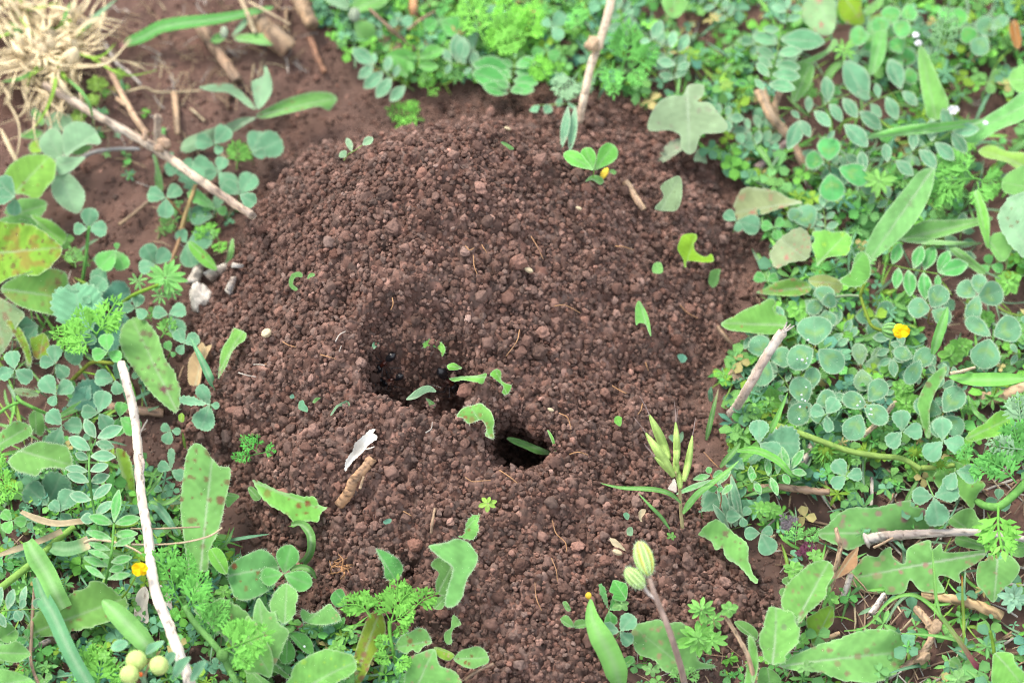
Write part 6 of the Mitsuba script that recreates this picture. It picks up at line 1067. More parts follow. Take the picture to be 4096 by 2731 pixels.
vetch('C2', [(1440, 470), (1460, 330), (1400, 215), (1390, 190)], [(1332, 212, 46), (1380, 165, 46), (1436, 190, 46), (1405, 288, 50), (1452, 292, 44), (1500, 292, 44), (1280, 275, 40), (1480, 215, 40)], 'pinnate sprig on a red stem beside the grass with spikelets', h=20, col=GREEN * [.8, 1.1, 1.1], edge=.6, stem_col=np.array([.3, .12, .08]))
vetch('C2', [(1540, 290), (1640, 260), (1740, 230), (1830, 200)], [(1660, 190, 50), (1770, 150, 52), (1700, 280, 46), (1800, 260, 52), (1840, 120, 52)], 'trailing pinnate sprig with white-rimmed leaflets above the tan jointed stalk', h=22, col=GREEN * [.7, 1.05, 1], edge=.6)
vetch('C3', [(-40, 245), (90, 215), (200, 190), (260, 170)], [(20, 205, 50), (50, 280, 52), (122, 150, 48), (160, 270, 52), (185, 125, 46), (240, 222, 54), (235, 85, 48), (310, 95, 60), (320, 180, 52)], 'pinnate sprig with folded leaflets over the tan jointed stalk', h=24, col=GREEN * [.7, 1.05, 1], edge=.6)
vetch('C1', [(1500, 1030), (1520, 1030), (1540, 1020)], [(1570, 1030)], 'hidden leaflet under the crumbs by the folded leaf', h=-3, col=TEAL) if False else None
vetch('C2', [(1520, 560), (1580, 540), (1660, 520)], [(1540, 400, 60), (1480, 380, 60), (1540, 470, 60), (1460, 470, 50), (1560, 360, 60)], 'low pinnate sprig behind the toothed draped leaf', h=10, col=BLUE * .9)

# ------------------------------------------------------------------ feathery weeds
def feather(crop, fronds, where, col=BRIGHT, h=12, **kw):
    k = thing('ferny_weed', where, 'weed')
    for ax, size, *rest in fronds:
        fern(k, crop, ax, size, col=col * rng.uniform(.9, 1.1), h=rest[1] if len(rest) > 1 else h, pairs=rest[0] if rest else 6, **kw)
    return k
feather('A1', [([(1150, 800), (1040, 760), (930, 725)], 90, 6), ([(1150, 790), (1060, 800), (980, 835)], 50, 4), ([(1140, 790), (1080, 720), (1080, 680)], 50, 4)], 'bright feathery seedling on the back of the mound', h=7, lobe_w=.34)
feather('A1', [([(1180, 610), (1170, 550), (1160, 500)], 70, 4), ([(1200, 560), (1220, 600), (1190, 620)], 40, 3)], 'small feathery leaf below the bright leafy sprig', h=8, lobe_w=.34)
feather('A1', [([(1560, 300), (1480, 120), (1440, -20)], 120, 6), ([(1560, 250), (1650, 200), (1740, 120)], 110, 5), ([(1560, 320), (1680, 280), (1800, 240)], 100, 6)], 'blurred bright feathery clump at the top', h=18, lobe_w=.5)
feather('A2', [([(100, 300), (60, 160), (40, 0)], 130, 6), ([(120, 300), (200, 160), (220, 40)], 110, 5), ([(150, 380), (250, 440), (300, 500)], 90, 5), ([(120, 300), (20, 240), (-60, 250)], 110, 5)], 'bright green feathery clump left of the slim pale stick', h=18, lobe_w=.5, col=BRIGHT * [1, 1.05, .85])
feather('A2', [([(800, 480), (840, 320), (850, 180)], 130, 6), ([(860, 440), (960, 380), (1010, 310)], 90, 5), ([(750, 400), (740, 500), (750, 620)], 80, 5), ([(850, 420), (900, 500), (880, 540)], 70, 4), ([(560, 190), (520, 130), (540, 60)], 90, 4), ([(560, 250), (620, 300), (640, 350)], 60, 4)], 'blurred ferny weed right of the slim pale stick', h=18, lobe_w=.5, col=GREEN * [.9, 1.2, .95])
feather('A2', [([(520, 480), (450, 560), (380, 580)], 100, 5), ([(530, 500), (560, 560), (490, 600)], 70, 4)], 'pale feathery leaf behind the slim pale stick', h=12, lobe_w=.5, col=MINT)
feather('A3', [([(1230, 400), (1290, 230), (1310, 50)], 100, 7)], 'pale feathery frond standing up at the top edge', h=34, lobe_w=.4, col=MINT * [1, 1.1, .9])
feather('A3', [([(1500, 1180), (1350, 1190), (1200, 1200)], 150, 6), ([(1500, 1180), (1560, 1200), (1640, 1190)], 110, 5), ([(1480, 1180), (1390, 1080), (1340, 1040)], 110, 4), ([(1500, 1200), (1520, 1280), (1540, 1300)], 90, 4), ([(1400, 1190), (1260, 1270), (1210, 1310)], 100, 5)], 'blurred feathery weed with fine fingers beside the mint leaf', h=24, col=GREEN * [1, 1.2, .9], lobe_w=.3)
star('A3', (850, 1200), 240, 11, 'bright narrow-leaved whorl beside the long strap leaf', h=24, col=BRIGHT * [1, .95, 1], width=.25)
star('A3', (385, 600), 150, 8, 'blurred yellow-green whorl under the upright pinnate sprig', h=14, col=BRIGHT)
star('A2', (1490, 560), 110, 8, 'blurred lime whorl beside the pale arrow-shaped leaf', h=16, col=LIME)
star('A3', (650, 1290), 150, 8, 'blurred bright whorl under the single clover', h=10, col=BRIGHT)
star('A3', (620, 330), 200, 9, 'blurred narrow-leaved whorl in the upper weeds', h=22, col=BRIGHT * [1, 1, .9], width=.2)
feather('B0', [([(640, 720), (690, 630), (775, 495)], 110, 7), ([(640, 720), (560, 640), (540, 560)], 90, 5), ([(600, 740), (480, 740), (370, 715)], 95, 6), ([(600, 730), (500, 700), (440, 670)], 80, 5), ([(620, 760), (520, 790), (400, 790)], 70, 5), ([(620, 720), (720, 660), (770, 630)], 70, 4)], 'bright feathery weed beside the tip of the spotted leaf', h=26, lobe_w=.42)
feather('B0', [([(500, 280), (490, 220), (470, 170)], 70, 4), ([(520, 270), (560, 240), (520, 200)], 40, 3)], 'small ferny leaf beside the hairy stem', h=12, lobe_w=.5, col=GREEN)
feather('B0', [([(1060, 750), (1100, 690), (1120, 640)], 80, 4), ([(1000, 640), (990, 600), (1020, 580)], 60, 4)], 'small divided leaf right of the spotted leaf', h=12, lobe_w=.5, col=GREEN * [1, 1.1, .9])
feather('B0', [([(1370, 90), (1330, 60), (1290, 50)], 60, 4), ([(1440, 90), (1450, 130), (1430, 160)], 50, 4), ([(1380, 60), (1400, 30), (1380, 10)], 50, 3)], 'bright small feathery leaves above the grey lump', h=9, lobe_w=.45)
feather('B0', [([(1700, 1500), (1640, 1450), (1600, 1400)], 50, 4), ([(1700, 1510), (1610, 1530), (1540, 1525)], 45, 5), ([(1690, 1490), (1700, 1420), (1650, 1390)], 40, 3), ([(1700, 1510), (1780, 1490), (1790, 1450)], 40, 3)], 'dark feathery leaves creeping over the mound edge', h=8, lobe_w=.4, col=GREEN * [.6, 1.05, .7])
feather('C0', [([(1215, 1080), (1130, 920), (1080, 800), (990, 745)], 130, 7), ([(1150, 960), (1130, 830), (1150, 690)], 90, 6), ([(1190, 930), (1230, 820), (1240, 720)], 80, 6), ([(1230, 1080), (1290, 960), (1350, 870)], 110, 6), ([(1235, 1075), (1310, 1040), (1380, 1025)], 70, 4), ([(1180, 1020), (1110, 990), (1070, 975)], 60, 4), ([(1210, 1090), (1170, 1110), (1140, 1150)], 50, 3)], 'grey-green fern-leaved weed beside the white stick', h=32, lobe_w=.42, col=GREEN * [.85, 1.15, .8])
stem(k := thing('ferny_stalk', 'hairy green stalk of the fern-leaved weed with a swollen joint', 'stalk'), 'C0', [(1215, 1060), (1290, 1180), (1400, 1300), (1470, 1390), (1520, 1490), (1580, 1600)], 42, (30, 28, 26, 24, 20), GREEN, name='stalk', taper=1.1)
v, f, *_ = ellipsoid(lift(at('C0', [(1472, 1385)]), .027)[0], UP, .0024, .0022, 5, 2); part(k, 'joint', (v, f), 'leaf_matter', np.tile(GREEN * .8, (len(v), 1)))
feather('C0', [([(1360, 1225), (1420, 1130), (1490, 1045)], 90, 5), ([(1355, 1220), (1330, 1160), (1320, 1120)], 50, 3), ([(1365, 1220), (1410, 1200), (1445, 1190)], 40, 3)], 'small side frond on the fern-leaved weed stalk', h=26, lobe_w=.5, col=GREEN * [.9, 1.15, .85])
feather('C0', [([(1480, 1350), (1590, 1310), (1745, 1245)], 150, 7), ([(1490, 1320), (1540, 1240), (1585, 1175)], 80, 5), ([(1500, 1350), (1590, 1400), (1650, 1440)], 80, 5)], 'bright toothed frond over the broad low weed', h=36, lobe_w=.6, col=BRIGHT * [.9, .95, 1])
feather('C0', [([(640, 1600), (660, 1480), (690, 1350)], 110, 6), ([(600, 1470), (560, 1430), (540, 1370)], 70, 4), ([(680, 1520), (740, 1510), (770, 1560)], 70, 4), ([(600, 1420), (630, 1370), (590, 1350)], 60, 4)], 'bright ferny weed at the bottom edge left of the berries', h=18, lobe_w=.5, col=BRIGHT * .95)
feather('C0', [([(60, 300), (20, 230), (10, 130)], 70, 5), ([(150, 330), (80, 290), (20, 260)], 60, 4), ([(40, 260), (-10, 330), (-40, 380)], 60, 4), ([(20, 180), (-20, 120), (10, 40)], 60, 4)], 'bright feathery weed at the edge by the hairy light-green leaf', h=18, lobe_w=.42)
star('C0', (265, 555), 110, 6, 'small bright star weed on the straw at the edge', h=20, col=BRIGHT * .9, width=.5)
star('C0', (130, 950), 120, 6, 'tiny star weed under the light green blunt blade', h=12, col=BRIGHT * .9, width=.5)
star('C0', (690, 1390), 100, 6, 'little pale-budded star weed above the berries', h=20, col=BRIGHT, width=.5)
star('C1', (580, 1330), 130, 6, 'small star weed under the withering yellow leaf', h=12, col=BRIGHT * .85, width=.5)
star('C0', (1480, 965), 120, 6, 'small star weed behind the hairy blue-green leaf', h=14, col=BRIGHT * .85, width=.5)
feather('C1', [([(930, 1180), (960, 1050), (975, 900)], 110, 5), ([(930, 1170), (870, 1050), (845, 1010)], 80, 4), ([(800, 1140), (730, 1060), (620, 1050)], 100, 5), ([(800, 1130), (760, 1050), (760, 990)], 70, 4), ([(930, 1150), (1010, 1010), (1060, 970)], 90, 5), ([(930, 1170), (1000, 1130), (1060, 1080)], 80, 5), ([(1080, 1080), (1140, 1020), (1215, 985)], 80, 4)], 'bright ferny weed growing in the gap under the folded leaf', h=22, lobe_w=.55, col=BRIGHT * [.95, .95, .95])
feather('C1', [([(935, 1330), (880, 1300), (845, 1290)], 60, 4), ([(945, 1380), (890, 1400), (835, 1395)], 60, 4), ([(950, 1390), (1000, 1430), (1020, 1460)], 70, 4), ([(960, 1180), (985, 1210), (1000, 1250)], 60, 4), ([(820, 1130), (810, 1170), (805, 1200)], 50, 3)], 'lower fronds of the ferny weed along its stalk', h=16, lobe_w=.55, col=BRIGHT * .9)
stem(thing('ferny_stalk', 'pale green stalk of the ferny weed running down to the bottom', 'stalk'), 'C1', [(920, 1160), (925, 1260), (945, 1360), (965, 1460)], 26, (18, 16, 13, 6), BRIGHT * .8, name='stalk')
# spiky whorls on the near right
for c, s, n, lab in (((1310, 1275), 300, 13, 'bright spiky whorl on the big pale square-cut leaf'), ((1330, 1085), 210, 10, 'bright spiky whorl behind the bud stalk, farther up'), ((1410, 1150), 170, 9, 'small bright spiky whorl right of the two larger ones'), ((1400, 1290), 220, 9, 'bright spiky whorl with drooping leaves beside the largest one')):
    star('C2', c, s, n, lab, h=17, col=BRIGHT * [.95, .98, .95], width=.27)
star('C2', (1000, 1480), 130, 6, 'tiny white-budded weed at the bottom beside the purple stalk', h=12, col=GREEN, width=.45)
star('C2', (1790, 430), 150, 8, 'bright star weed in the weeds beside the draped leaf', h=10, col=BRIGHT, width=.5)
star('C2', (800, 1050), 120, 6, 'small bud-bearing weed under the torn dark leaflet', h=8, col=GREEN, width=.5)
star('C2', (1510, 1080), 130, 6, 'green bud on top of the bronze twig', h=36, col=GREEN * [.95, 1.05, .8], width=.6)
star('C2', (1130, 600), 70, 5, 'tiny green seedling at the foot of the grass spikelets', h=4, col=BRIGHT * .7, width=.5)
feather('C2', [([(1180, 1560), (1180, 1520), (1200, 1490)], 60, 4), ([(1200, 1570), (1260, 1520), (1290, 1500)], 60, 3)], 'small leaf tuft at the foot of the purple bud stalk', h=10, col=GREEN, lobe_w=.5)
for c, s, n, lab, col, h in (((60, 430), 160, 9, 'bright star weed beside the purplish feathery weed', BRIGHT, 12), ((290, 820), 150, 8, 'small white-flowered star weed above the broad pale rosette', BRIGHT * .9, 16), ((430, 725), 120, 7, 'tiny white-tipped star weed at the top of the broad pale leaf', BRIGHT * .85, 20), ((530, 1010), 130, 7, 'tiny star weed between broad leaf and grey stub', BRIGHT * .9, 14), ((340, 1290), 130, 7, 'small star weed between the two low rosette leaves', BRIGHT * .95, 9), ((1790, 980), 0, 0, '', BRIGHT, 0)):
    if n: star('C3', c, s, n, lab, h=h, col=col, width=.45)
star('C3', (1745, 1010), 230, 9, 'silvery blue-green rosette at the edge above the corner', h=26, col=MINT * [.85, .95, 1.1], width=.36)
star('C3', (370, 1470), 130, 6, 'white-budded sprig lying on the largest rosette leaf', h=22, col=GREEN, width=.45)
star('C3', (1370, 1545), 170, 7, 'pointed green shoots at the bottom edge by the onion-like shoot', h=18, col=GREEN * 1.05, width=.4)
feather('C3', [([(300, 660), (300, 600), (310, 520)], 60, 5), ([(330, 600), (400, 590), (440, 560)], 50, 4), ([(290, 640), (250, 600), (235, 610)], 40, 3)], 'soft feathery green weed beside the lobed rosette', h=12, col=GREEN * [.95, 1.1, 1], lobe_w=.5)
feather('C3', [([(330, 560), (280, 520), (215, 470)], 60, 5), ([(280, 560), (240, 530), (215, 530)], 40, 4)], 'purplish feathery weed behind the soft green one', h=12, col=np.array([.16, .14, .16]), lobe_w=.5)
feather('C3', [([(370, 760), (385, 700), (390, 640)], 60, 4), ([(370, 740), (340, 710), (330, 700)], 40, 3)], 'crimson feathery weed above the broad pale rosette', h=9, col=np.array([.14, .05, .085]), lobe_w=.5)
feather('C3', [([(1640, 400), (1640, 540), (1665, 690)], 170, 8)], 'bright green drooping fern frond over the grey stalk', h=40, col=BRIGHT, lobe_w=.5)
feather('C3', [([(1760, 250), (1680, 160), (1560, 90)], 110, 6), ([(1740, 200), (1700, 80), (1640, 10)], 120, 6), ([(1600, 200), (1530, 160), (1490, 140)], 90, 5), ([(1590, 190), (1600, 100), (1590, 40)], 80, 4), ([(1440, 130), (1420, 60), (1440, 10)], 60, 4), ([(1790, 60), (1760, -40), (1740, -120)], 130, 6)], 'grey-green ferny weed at the edge above the rosette', h=28, col=GREEN * [.85, 1.15, .95], lobe_w=.5)
stem(thing('ferny_stalk', 'thick pale green stem bending in at the edge above the fern frond', 'stalk'), 'C3', [(1850, 215), (1760, 310), (1650, 400), (1560, 400), (1500, 370)], 58, (18, 20, 22, 18, 12), GREEN * [1.1, 1.15, 1], name='stalk')
feather('B3', [([(1790, 1330), (1780, 1240), (1770, 1150)], 110, 5), ([(1800, 1480), (1700, 1470), (1600, 1450)], 100, 5)], 'pale ferny tips at the edge beside the torn lime leaf', h=30, col=MINT * .95, lobe_w=.5)
for c, s, lab in (((1330, 860), 190, 'bright chickweed cluster under the heart-shaped clover'), ((1030, 1180), 220, 'bright chickweed cluster between two clovers'), ((320, 555), 200, 'bright chickweed cluster above the big dewy clover'), ((130, 1160), 220, 'bright budding chickweed at the foot of the frayed stick'), ((1010, 1080), 180, 'small green chickweed under the narrow green blade'), ((930, 950), 160, 'bright weed in front of the pale clover undersides'), ((1400, 800), 170, 'light chickweed beside the narrow blade'), ((20, 1230), 150, 'lime chickweed at the mound edge behind the wide grass blade'), ((1700, 380), 200, 'green chickweed at the edge by the cupped clover'), ((1560, 620), 140, 'small chickweed between the edge clovers'), ((1440, 1200), 140, 'dark chickweed under the lime torn leaf'), ((560, 560), 120, 'shaded chickweed under the bent flower stalk')):
    star('B3', c, s, 9, lab, name='chickweed', h=10, col=BRIGHT * rng.uniform(.85, 1.05), width=.5)
for c, s, lab in (((640, 560), 150, 'yellow-green chickweed at the foot of the grass tuft'), ((610, 660), 110, 'bright small chickweed beside the long dry stick'), ((520, 770), 120, 'chickweed over the woolly leaves, close to the stick'), ((780, 490), 100, 'bright seedling at the end of the straws')):
    star('A0', c, s, 7, lab, name='chickweed', h=11, col=LIME * .75, width=.55)
# spiky whorled plant with its stem
k = star('B0', (1090, 350), 290, 14, 'spiky pale green whorled weed at the mound edge', h=20, col=GREEN * [.95, 1.2, .9], width=.22)
stem(k, 'B0', [(795, 525), (860, 475), (930, 440), (1060, 390)], 28, (6, 14, 20, 20), LIME * .8)
for c in ((1060, 470), (1140, 440), (910, 370)): star('B0', c, 150, 8, into=k, h=16, col=GREEN * [.9, 1.1, .9], width=.2)
feather('A0', [([(1560, 1120), (1570, 1020), (1550, 960)], 80, 5), ([(1560, 1060), (1610, 1020), (1640, 1010)], 60, 3)], 'pale budding feathery weed beyond the long dry stick', h=14, col=GREEN * [1.1, 1.2, .9], lobe_w=.3)
feather('A0', [([(1180, 1440), (1120, 1470), (1080, 1480)], 70, 4), ([(1340, 1500), (1330, 1440), (1300, 1430)], 70, 4), ([(1360, 1480), (1380, 1540), (1400, 1560)], 60, 4)], 'small ferny leaves at the foot of the brown stem', h=8, col=GREEN, lobe_w=.5)
k = thing('trefoil_runner', 'pinkish brown jointed stem of the trefoils under the long dry stick', 'runner')
stem(k, 'A0', [(1180, 1580), (1225, 1410), (1265, 1300), (1290, 1220)], 32, (4, 10, 14, 16), TAN * [.85, .7, .55] + GREEN * .2, matter='dry_matter'); stem(k, 'A0', [(1100, 1310), (1150, 1360), (1205, 1420)], 16, (17, 14, 10), TAN * [.9, .75, .6])
stem(k, 'B0', [(1215, -10), (1180, 110), (1135, 230), (1115, 310)], 30, (6, 8, 8, 4), TAN * [.7, .6, .5], matter='dry_matter')
k = thing('trefoil_runner', 'hairy pale green stem standing in the bare soil patch', 'runner')
stem(k, 'B0', [(535, 420), (555, 300), (570, 190), (582, 60), (590, 10)], 26, (2, 10, 18, 24, 26), GREEN * [1, 1.1, 1])
k = thing('trefoil_runner', 'thick hairy light green runner at the edge of the trefoil patch', 'runner')
stem(k, 'B0', [(-20, 1250), (60, 1195), (140, 1165)], 22, (14, 18, 20), GREEN * [1.1, 1.2, .9]); stem(k, 'B0', [(110, 1130), (140, 1165), (220, 1205), (310, 1245)], 26, (20, 21, 20, 14), GREEN * [1.15, 1.2, .95])
k = thing('trefoil_runner', 'reddish green runner crossing the trefoil patch to the white stick', 'runner')
stem(k, 'B0', [(450, 1050), (540, 960), (610, 905), (720, 910), (800, 915)], 28, (6, 14, 18, 20, 18), LIME * .6 + RUST * .5); stem(k, 'B0', [(550, 970), (600, 980), (650, 992)], 14, (14, 18, 20), LIME * .7); stem(k, 'B0', [(700, 930), (740, 990), (760, 1025)], 16, (19, 20, 21), LIME * .7)

# ------------------------------------------------------------------ spiny runner (medick) with burrs
k = thing('medick_runner', 'long green runner with two spiny burrs and trefoil leaves over the litter', 'runner')
stem(k, 'B3', [(40, 1285), (200, 1330), (350, 1382), (520, 1445), (660, 1492), (850, 1525), (1000, 1540), (1130, 1610)], 44, (4, 14, 18, 18, 17, 16, 16, 15), LIME * .65 + MINT * .25 + RUST * .2)
stem(k, 'C3', [(1130, 150), (1250, 145), (1350, 130)], 36, (15, 15, 16), LIME * .6 + MINT * .2 + RUST * .3)
def burr(crop, c, r, h):
    p = lift(at(crop, [c]), h * MM)[0]; s = r / ZOOM * px_size(p)
    v, f, *_ = ellipsoid(p, unit(UP + .4 * RIGHT), s * .55, s * .5, 5, 2)
    dirs = unit(rng.normal(0, 1, (70, 3))); dirs = dirs[dirs @ CAM > -.4]
    a = p + dirs * s * .45; b = p + dirs * s * rng.uniform(.9, 1.15, (len(dirs), 1)); w = unit(np.cross(dirs, CAM)) * s * .07
    n0 = len(v); j = np.arange(len(dirs))
    V = np.vstack([v, a - w, a + w, b]); F = np.vstack([f, np.stack([n0 + j, n0 + len(j) + j, n0 + 2 * len(j) + j], 1)])
    part(k, 'burr', (V, F), 'leaf_matter', np.vstack([np.tile(LIME * .7, (len(v), 1)), np.tile(GREEN * [1.1, 1.2, .9], (3 * len(j), 1))]))
burr('B3', (505, 1480), 105, 14); burr('C3', (500, 75), 90, 10); burr('B3', (1090, 1500), 85, 14); burr('C3', (1260, 130), 60, 16)
for crop, c, lobes, r in (('B3', (1005, 1365), [(1000, 1290), (1075, 1360), (955, 1412)], (975, 1500)), ('B3', (1272, 1425), [(1270, 1345), (1345, 1442), (1215, 1482)], (1240, 1560)), ('B3', (500, 1250), [(540, 1195), (515, 1310, 70), (450, 1230, 90)], (415, 1370)), ('C3', (635, 205), [(595, 150), (690, 195), (588, 240)], (670, 80)), ('C3', (1213, 340), [(1140, 335), (1298, 310), (1230, 440)], (1150, 170)), ('C3', (1355, 172), [(1328, 232), (1435, 185)], (1350, 120)), ('B3', (60, 1440), [(130, 1480), (60, 1360), (200, 1440)], (100, 1500))):
    trefoil(crop, c, lobes, '', into=k, h=24, root_at=r, col=BLUE * 1.12, edge=.4, stem_w=12, fold=.08)
for c in ((700, 100), (1330, 120)):
    fern(k, 'C3', [(c[0], c[1] - 40), c, (c[0] + 5, c[1] + 20)], 40, pairs=3, col=GREEN, h=15)
k = thing('dried_flower', 'wilted cream and orange flower hanging by the runner', 'flower')
v, f = tube_mesh(path3('B3', [(155, 1335), (165, 1390), (195, 1450), (205, 1520)], (18, 18, 17, 15)), np.interp(np.linspace(0, 1, 19), [0, .2, .5, .8, 1], [.0012, .0019, .0014, .0008, .0009])[:19], 7)
put(k, (v, f), 'dry_matter', np.vstack([np.repeat(np.array([.55, .42, .25])[None] * (1 - u) + np.array([.6, .25, .02])[None] * u, 7, 0) for u in np.linspace(0, 1, (len(v) - 2) // 7)] + [np.array([[.5, .4, .2], [.6, .25, .02]])]))

# ------------------------------------------------------------------ nodding yellow flowers
def petals(k, crop, c, r, h, n, name='petal', col=np.array([.78, .52, .015]), squash=.8):
    for i in range(n):
        a = 6.283 * i / n + rng.normal(0, .2); d = np.array([math.cos(a), math.sin(a) * squash]) * r
        o = oval(np.asarray(c) - d * .15, np.asarray(c) + d, r * .75, 1.4, 7, .05)
        mm, cc, *_ = blade_mesh(at(crop, o), at(crop, [c])[0], at(crop, [np.asarray(c) + d])[0], h=h + rng.uniform(0, 1.5), col=col * rng.uniform(.85, 1.1), edge=0, vein=0, fold=.3, droop=.3, tilt=.8, step=3.2)
        part(k, name, mm, 'leaf_matter', cc)
k = thing('yellow_flower', 'nodding yellow flower head on a bent hairy stalk over the clovers', 'flower')
stem(k, 'B3', [(570, 475), (650, 465), (728, 468)], 22, (22, 30, 36), MINT * .7 + TAN * .2); stem(k, 'B3', [(752, 398), (735, 440), (733, 480), (770, 590), (810, 670), (900, 705)], 22, (40, 38, 36, 37, 38, 38), LIME * .55 + RUST * .2, taper=1)
p = lift(at('B3', [(930, 695)]), .040)[0]
v, f, ang, vz = ellipsoid(p, unit(RIGHT * 1 - UP * .15), .0035, .0028, 8, 3, .15); part(k, 'calyx', (v, f), 'dry_matter', GREEN[None] * (.8 + .35 * np.cos(ang * 8)[:, None]))
p = lift(at('B3', [(985, 700)]), .041)[0]
v, f, ang, vz = ellipsoid(p, unit(RIGHT), .0026, .0024, 7, 3, .2); part(k, 'flower_head', (v, f), 'dry_matter', np.tile([.75, .45, .012], (len(v), 1)))
petals(k, 'B3', (1005, 700), 58, 43, 9)
k = thing('yellow_flower', 'small yellow flower just left of the white stick on a thin stalk', 'flower')
stem(k, 'C0', [(805, 1005), (840, 965), (875, 905), (915, 830)], 13, (20, 28, 34, 38), LIME * .7); petals(k, 'C0', (922, 818), 62, 40, 9)
v, f, *_ = ellipsoid(lift(at('C0', [(922, 822)]), .039)[0], CAM, .0014, .0021, 5, 2); part(k, 'flower_head', (v, f), 'dry_matter', np.tile([.7, .42, .012], (len(v), 1)))
for crop, c, r, lab, h in (('A3', (1095, 230), 28, 'tiny white flowers above the wide pale grass blade', 36), ('A3', (1345, 725), 42, 'white blurred flower beside the wide pale grass blade', 34), ('A3', (1555, 812), 22, 'small white blurred flower on the wide grass', 36), ('A3', (1110, 285), 28, 'white floret just below the tiny white flowers', 36)):
    k = thing('white_flower', lab, 'flower'); petals(k, crop, c, r, h, 6, col=np.array([.66, .66, .72]))
k = thing('green_berries', 'three round pale green fruits on a stalk at the bottom edge', 'fruits')
for c, r, h in (((900, 1420), 68, 52), ((855, 1512), 62, 54), ((1050, 1452), 62, 52)):
    p = lift(at('C0', [c]), h * MM)[0]; s = r / ZOOM * px_size(p)
    v, f, ang, vz = ellipsoid(p, unit(UP + .2 * RIGHT), s, s * .98, 6, 3, .03); part(k, 'fruit', (v, f), 'dry_matter', np.array([.38, .50, .17])[None] * (.9 + .2 * rng.random((len(v), 1))))
stem(k, 'C0', [(960, 1600), (945, 1530), (930, 1470)], 40, (44, 48, 50), MINT); stem(k, 'C0', [(945, 1540), (985, 1450), (1000, 1440)], 18, (48, 50, 51), TAN)
v, f, *_ = ellipsoid(lift(at('C0', [(930, 1512)]), .053)[0], UP, .0009, .0008, 5, 1); part(k, 'calyx', (v, f), 'dry_matter', np.tile([.45, .09, .02], (len(v), 1)))
for o, b, t in (([(735, 1320), (785, 1282), (838, 1290), (835, 1330), (780, 1362), (740, 1352)], (735, 1345), (838, 1298)), ([(960, 1375), (990, 1310), (1080, 1288), (1060, 1330), (1000, 1370)], (965, 1380), (1078, 1290)), ([(1090, 1400), (1120, 1365), (1160, 1372), (1150, 1420), (1105, 1450)], (1095, 1450), (1155, 1372)), ([(1140, 1500), (1170, 1420), (1255, 1395), (1230, 1450), (1170, 1530)], (1150, 1540), (1250, 1398)), ([(1255, 1530), (1290, 1440), (1358, 1430), (1330, 1500), (1270, 1560)], (1260, 1560), (1355, 1432))):
    leaf(k, 'C0', o, b, t, h=46, col=BLUE * 1.1, edge=.4)

# ------------------------------------------------------------------ brome grass with green spikelets
k = thing('spikelet_grass', 'green grass with awned spikelets standing at the edge of the mound', 'grass')
stem(k, 'C2', [(1205, 545), (1195, 450), (1190, 360), (1185, 270), (1165, 200), (1155, 180)], 24, (4, 10, 18, 26, 32, 34), np.array([.42, .38, .2]))
def spikelet(c0, c1, w, awns, h0, h1):
    p = path3('B2', [c0, ((c0[0] + c1[0]) / 2 + 4, (c0[1] + c1[1]) / 2), c1], (h0, (h0 + h1) / 2, h1), 9)
    u = np.linspace(0, 1, len(p))
    r = w / ZOOM / 2 * px_size(p[0]) * np.sin(math.pi * (0.10 + 0.88 * u) ** .9) ** .8 + 1e-4
    v, f = tube_mesh(p, r, 9)
    stripe = np.tile(np.array([1.0, 1.25, .85, 1.2, .9, 1.3, .9, 1.15, .85]), len(p))[:, None]
    c = np.array([.27, .40, .11])[None] * stripe; c = np.vstack([c, c[:2]])
    part(k, 'spikelet', (v, f), 'dry_matter', c)
    for a in awns:
        q = path3('B2', [c1, ((c1[0] + a[0]) / 2 + 3, (c1[1] + a[1]) / 2), a], (h1, h1 + 3, h1 + 6), 6)
        v, f = tube_mesh(q, np.linspace(2.6, .8, len(q)) * px_size(q[0]), 5); part(k, 'awn', (v, f), 'dry_matter', np.tile([.28, .21, .2], (len(v), 1)))
spikelet((1115, 1545), (985, 1250), 62, [(922, 1128), (935, 1150), (965, 1260)], 34, 46)
spikelet((1145, 1655), (960, 1370), 62, [(882, 1268), (900, 1290)], 34, 42)
spikelet((1165, 1580), (1160, 1300), 46, [(1150, 1165), (1170, 1210)], 36, 48)
spikelet((1215, 1690), (1270, 1390), 46, [(1290, 1270), (1283, 1300)], 33, 44)
spikelet((1165, 1640), (1150, 1520), 40, [], 33, 36); spikelet((1190, 1740), (1170, 1600), 40, [], 30, 33)
spikelet((1150, 1650), (1020, 1530), 44, [(950, 1440), (960, 1460)], 32, 38)
grass(k, 'C2', [(1200, 385), (1120, 320), (1000, 290), (800, 282), (655, 248)], 32, (18, 24, 26, 24, 22), GREEN * [1, 1.05, .95], profile='blade')
grass(k, 'C2', [(1205, 455), (1250, 390), (1320, 310), (1480, 190), (1585, 95)], 48, (12, 18, 22, 24, 26), GREEN * [1, 1.05, .95])
grass(k, 'C2', [(1125, 560), (1060, 470), (990, 400), (905, 308)], 24, (4, 10, 14, 14), GREEN * [.85, .95, .85])
lone_leaf('dry_flake', 'shredded white husk beside the grass spikelets', 'C2', [(1110, 285), (1130, 250), (1150, 220), (1165, 260), (1165, 310), (1140, 300)], (1150, 225), (1120, 290), cat='flake', h=14, col=BONE, edge=0, jag=.8)
grass_blade('grass_leaf', 'long wide green grass blade crossing from the runner to the mound edge', 'B2', [(1530, 1600), (1620, 1520), (1740, 1420), (1820, 1290), (1905, 1090)], 58, (8, 14, 20, 26, 30), col=GREEN * [.95, 1.1, .85], mid=.15)
grass_blade('grass_leaf', 'arched green grass blade over the pinnate sprig with folded leaflets', 'C3', [(-90, 40), (0, 30), (100, 55), (200, 115), (270, 190), (345, 215)], 50, (18, 24, 28, 28, 26, 22), col=GREEN * [.95, 1.15, .8])
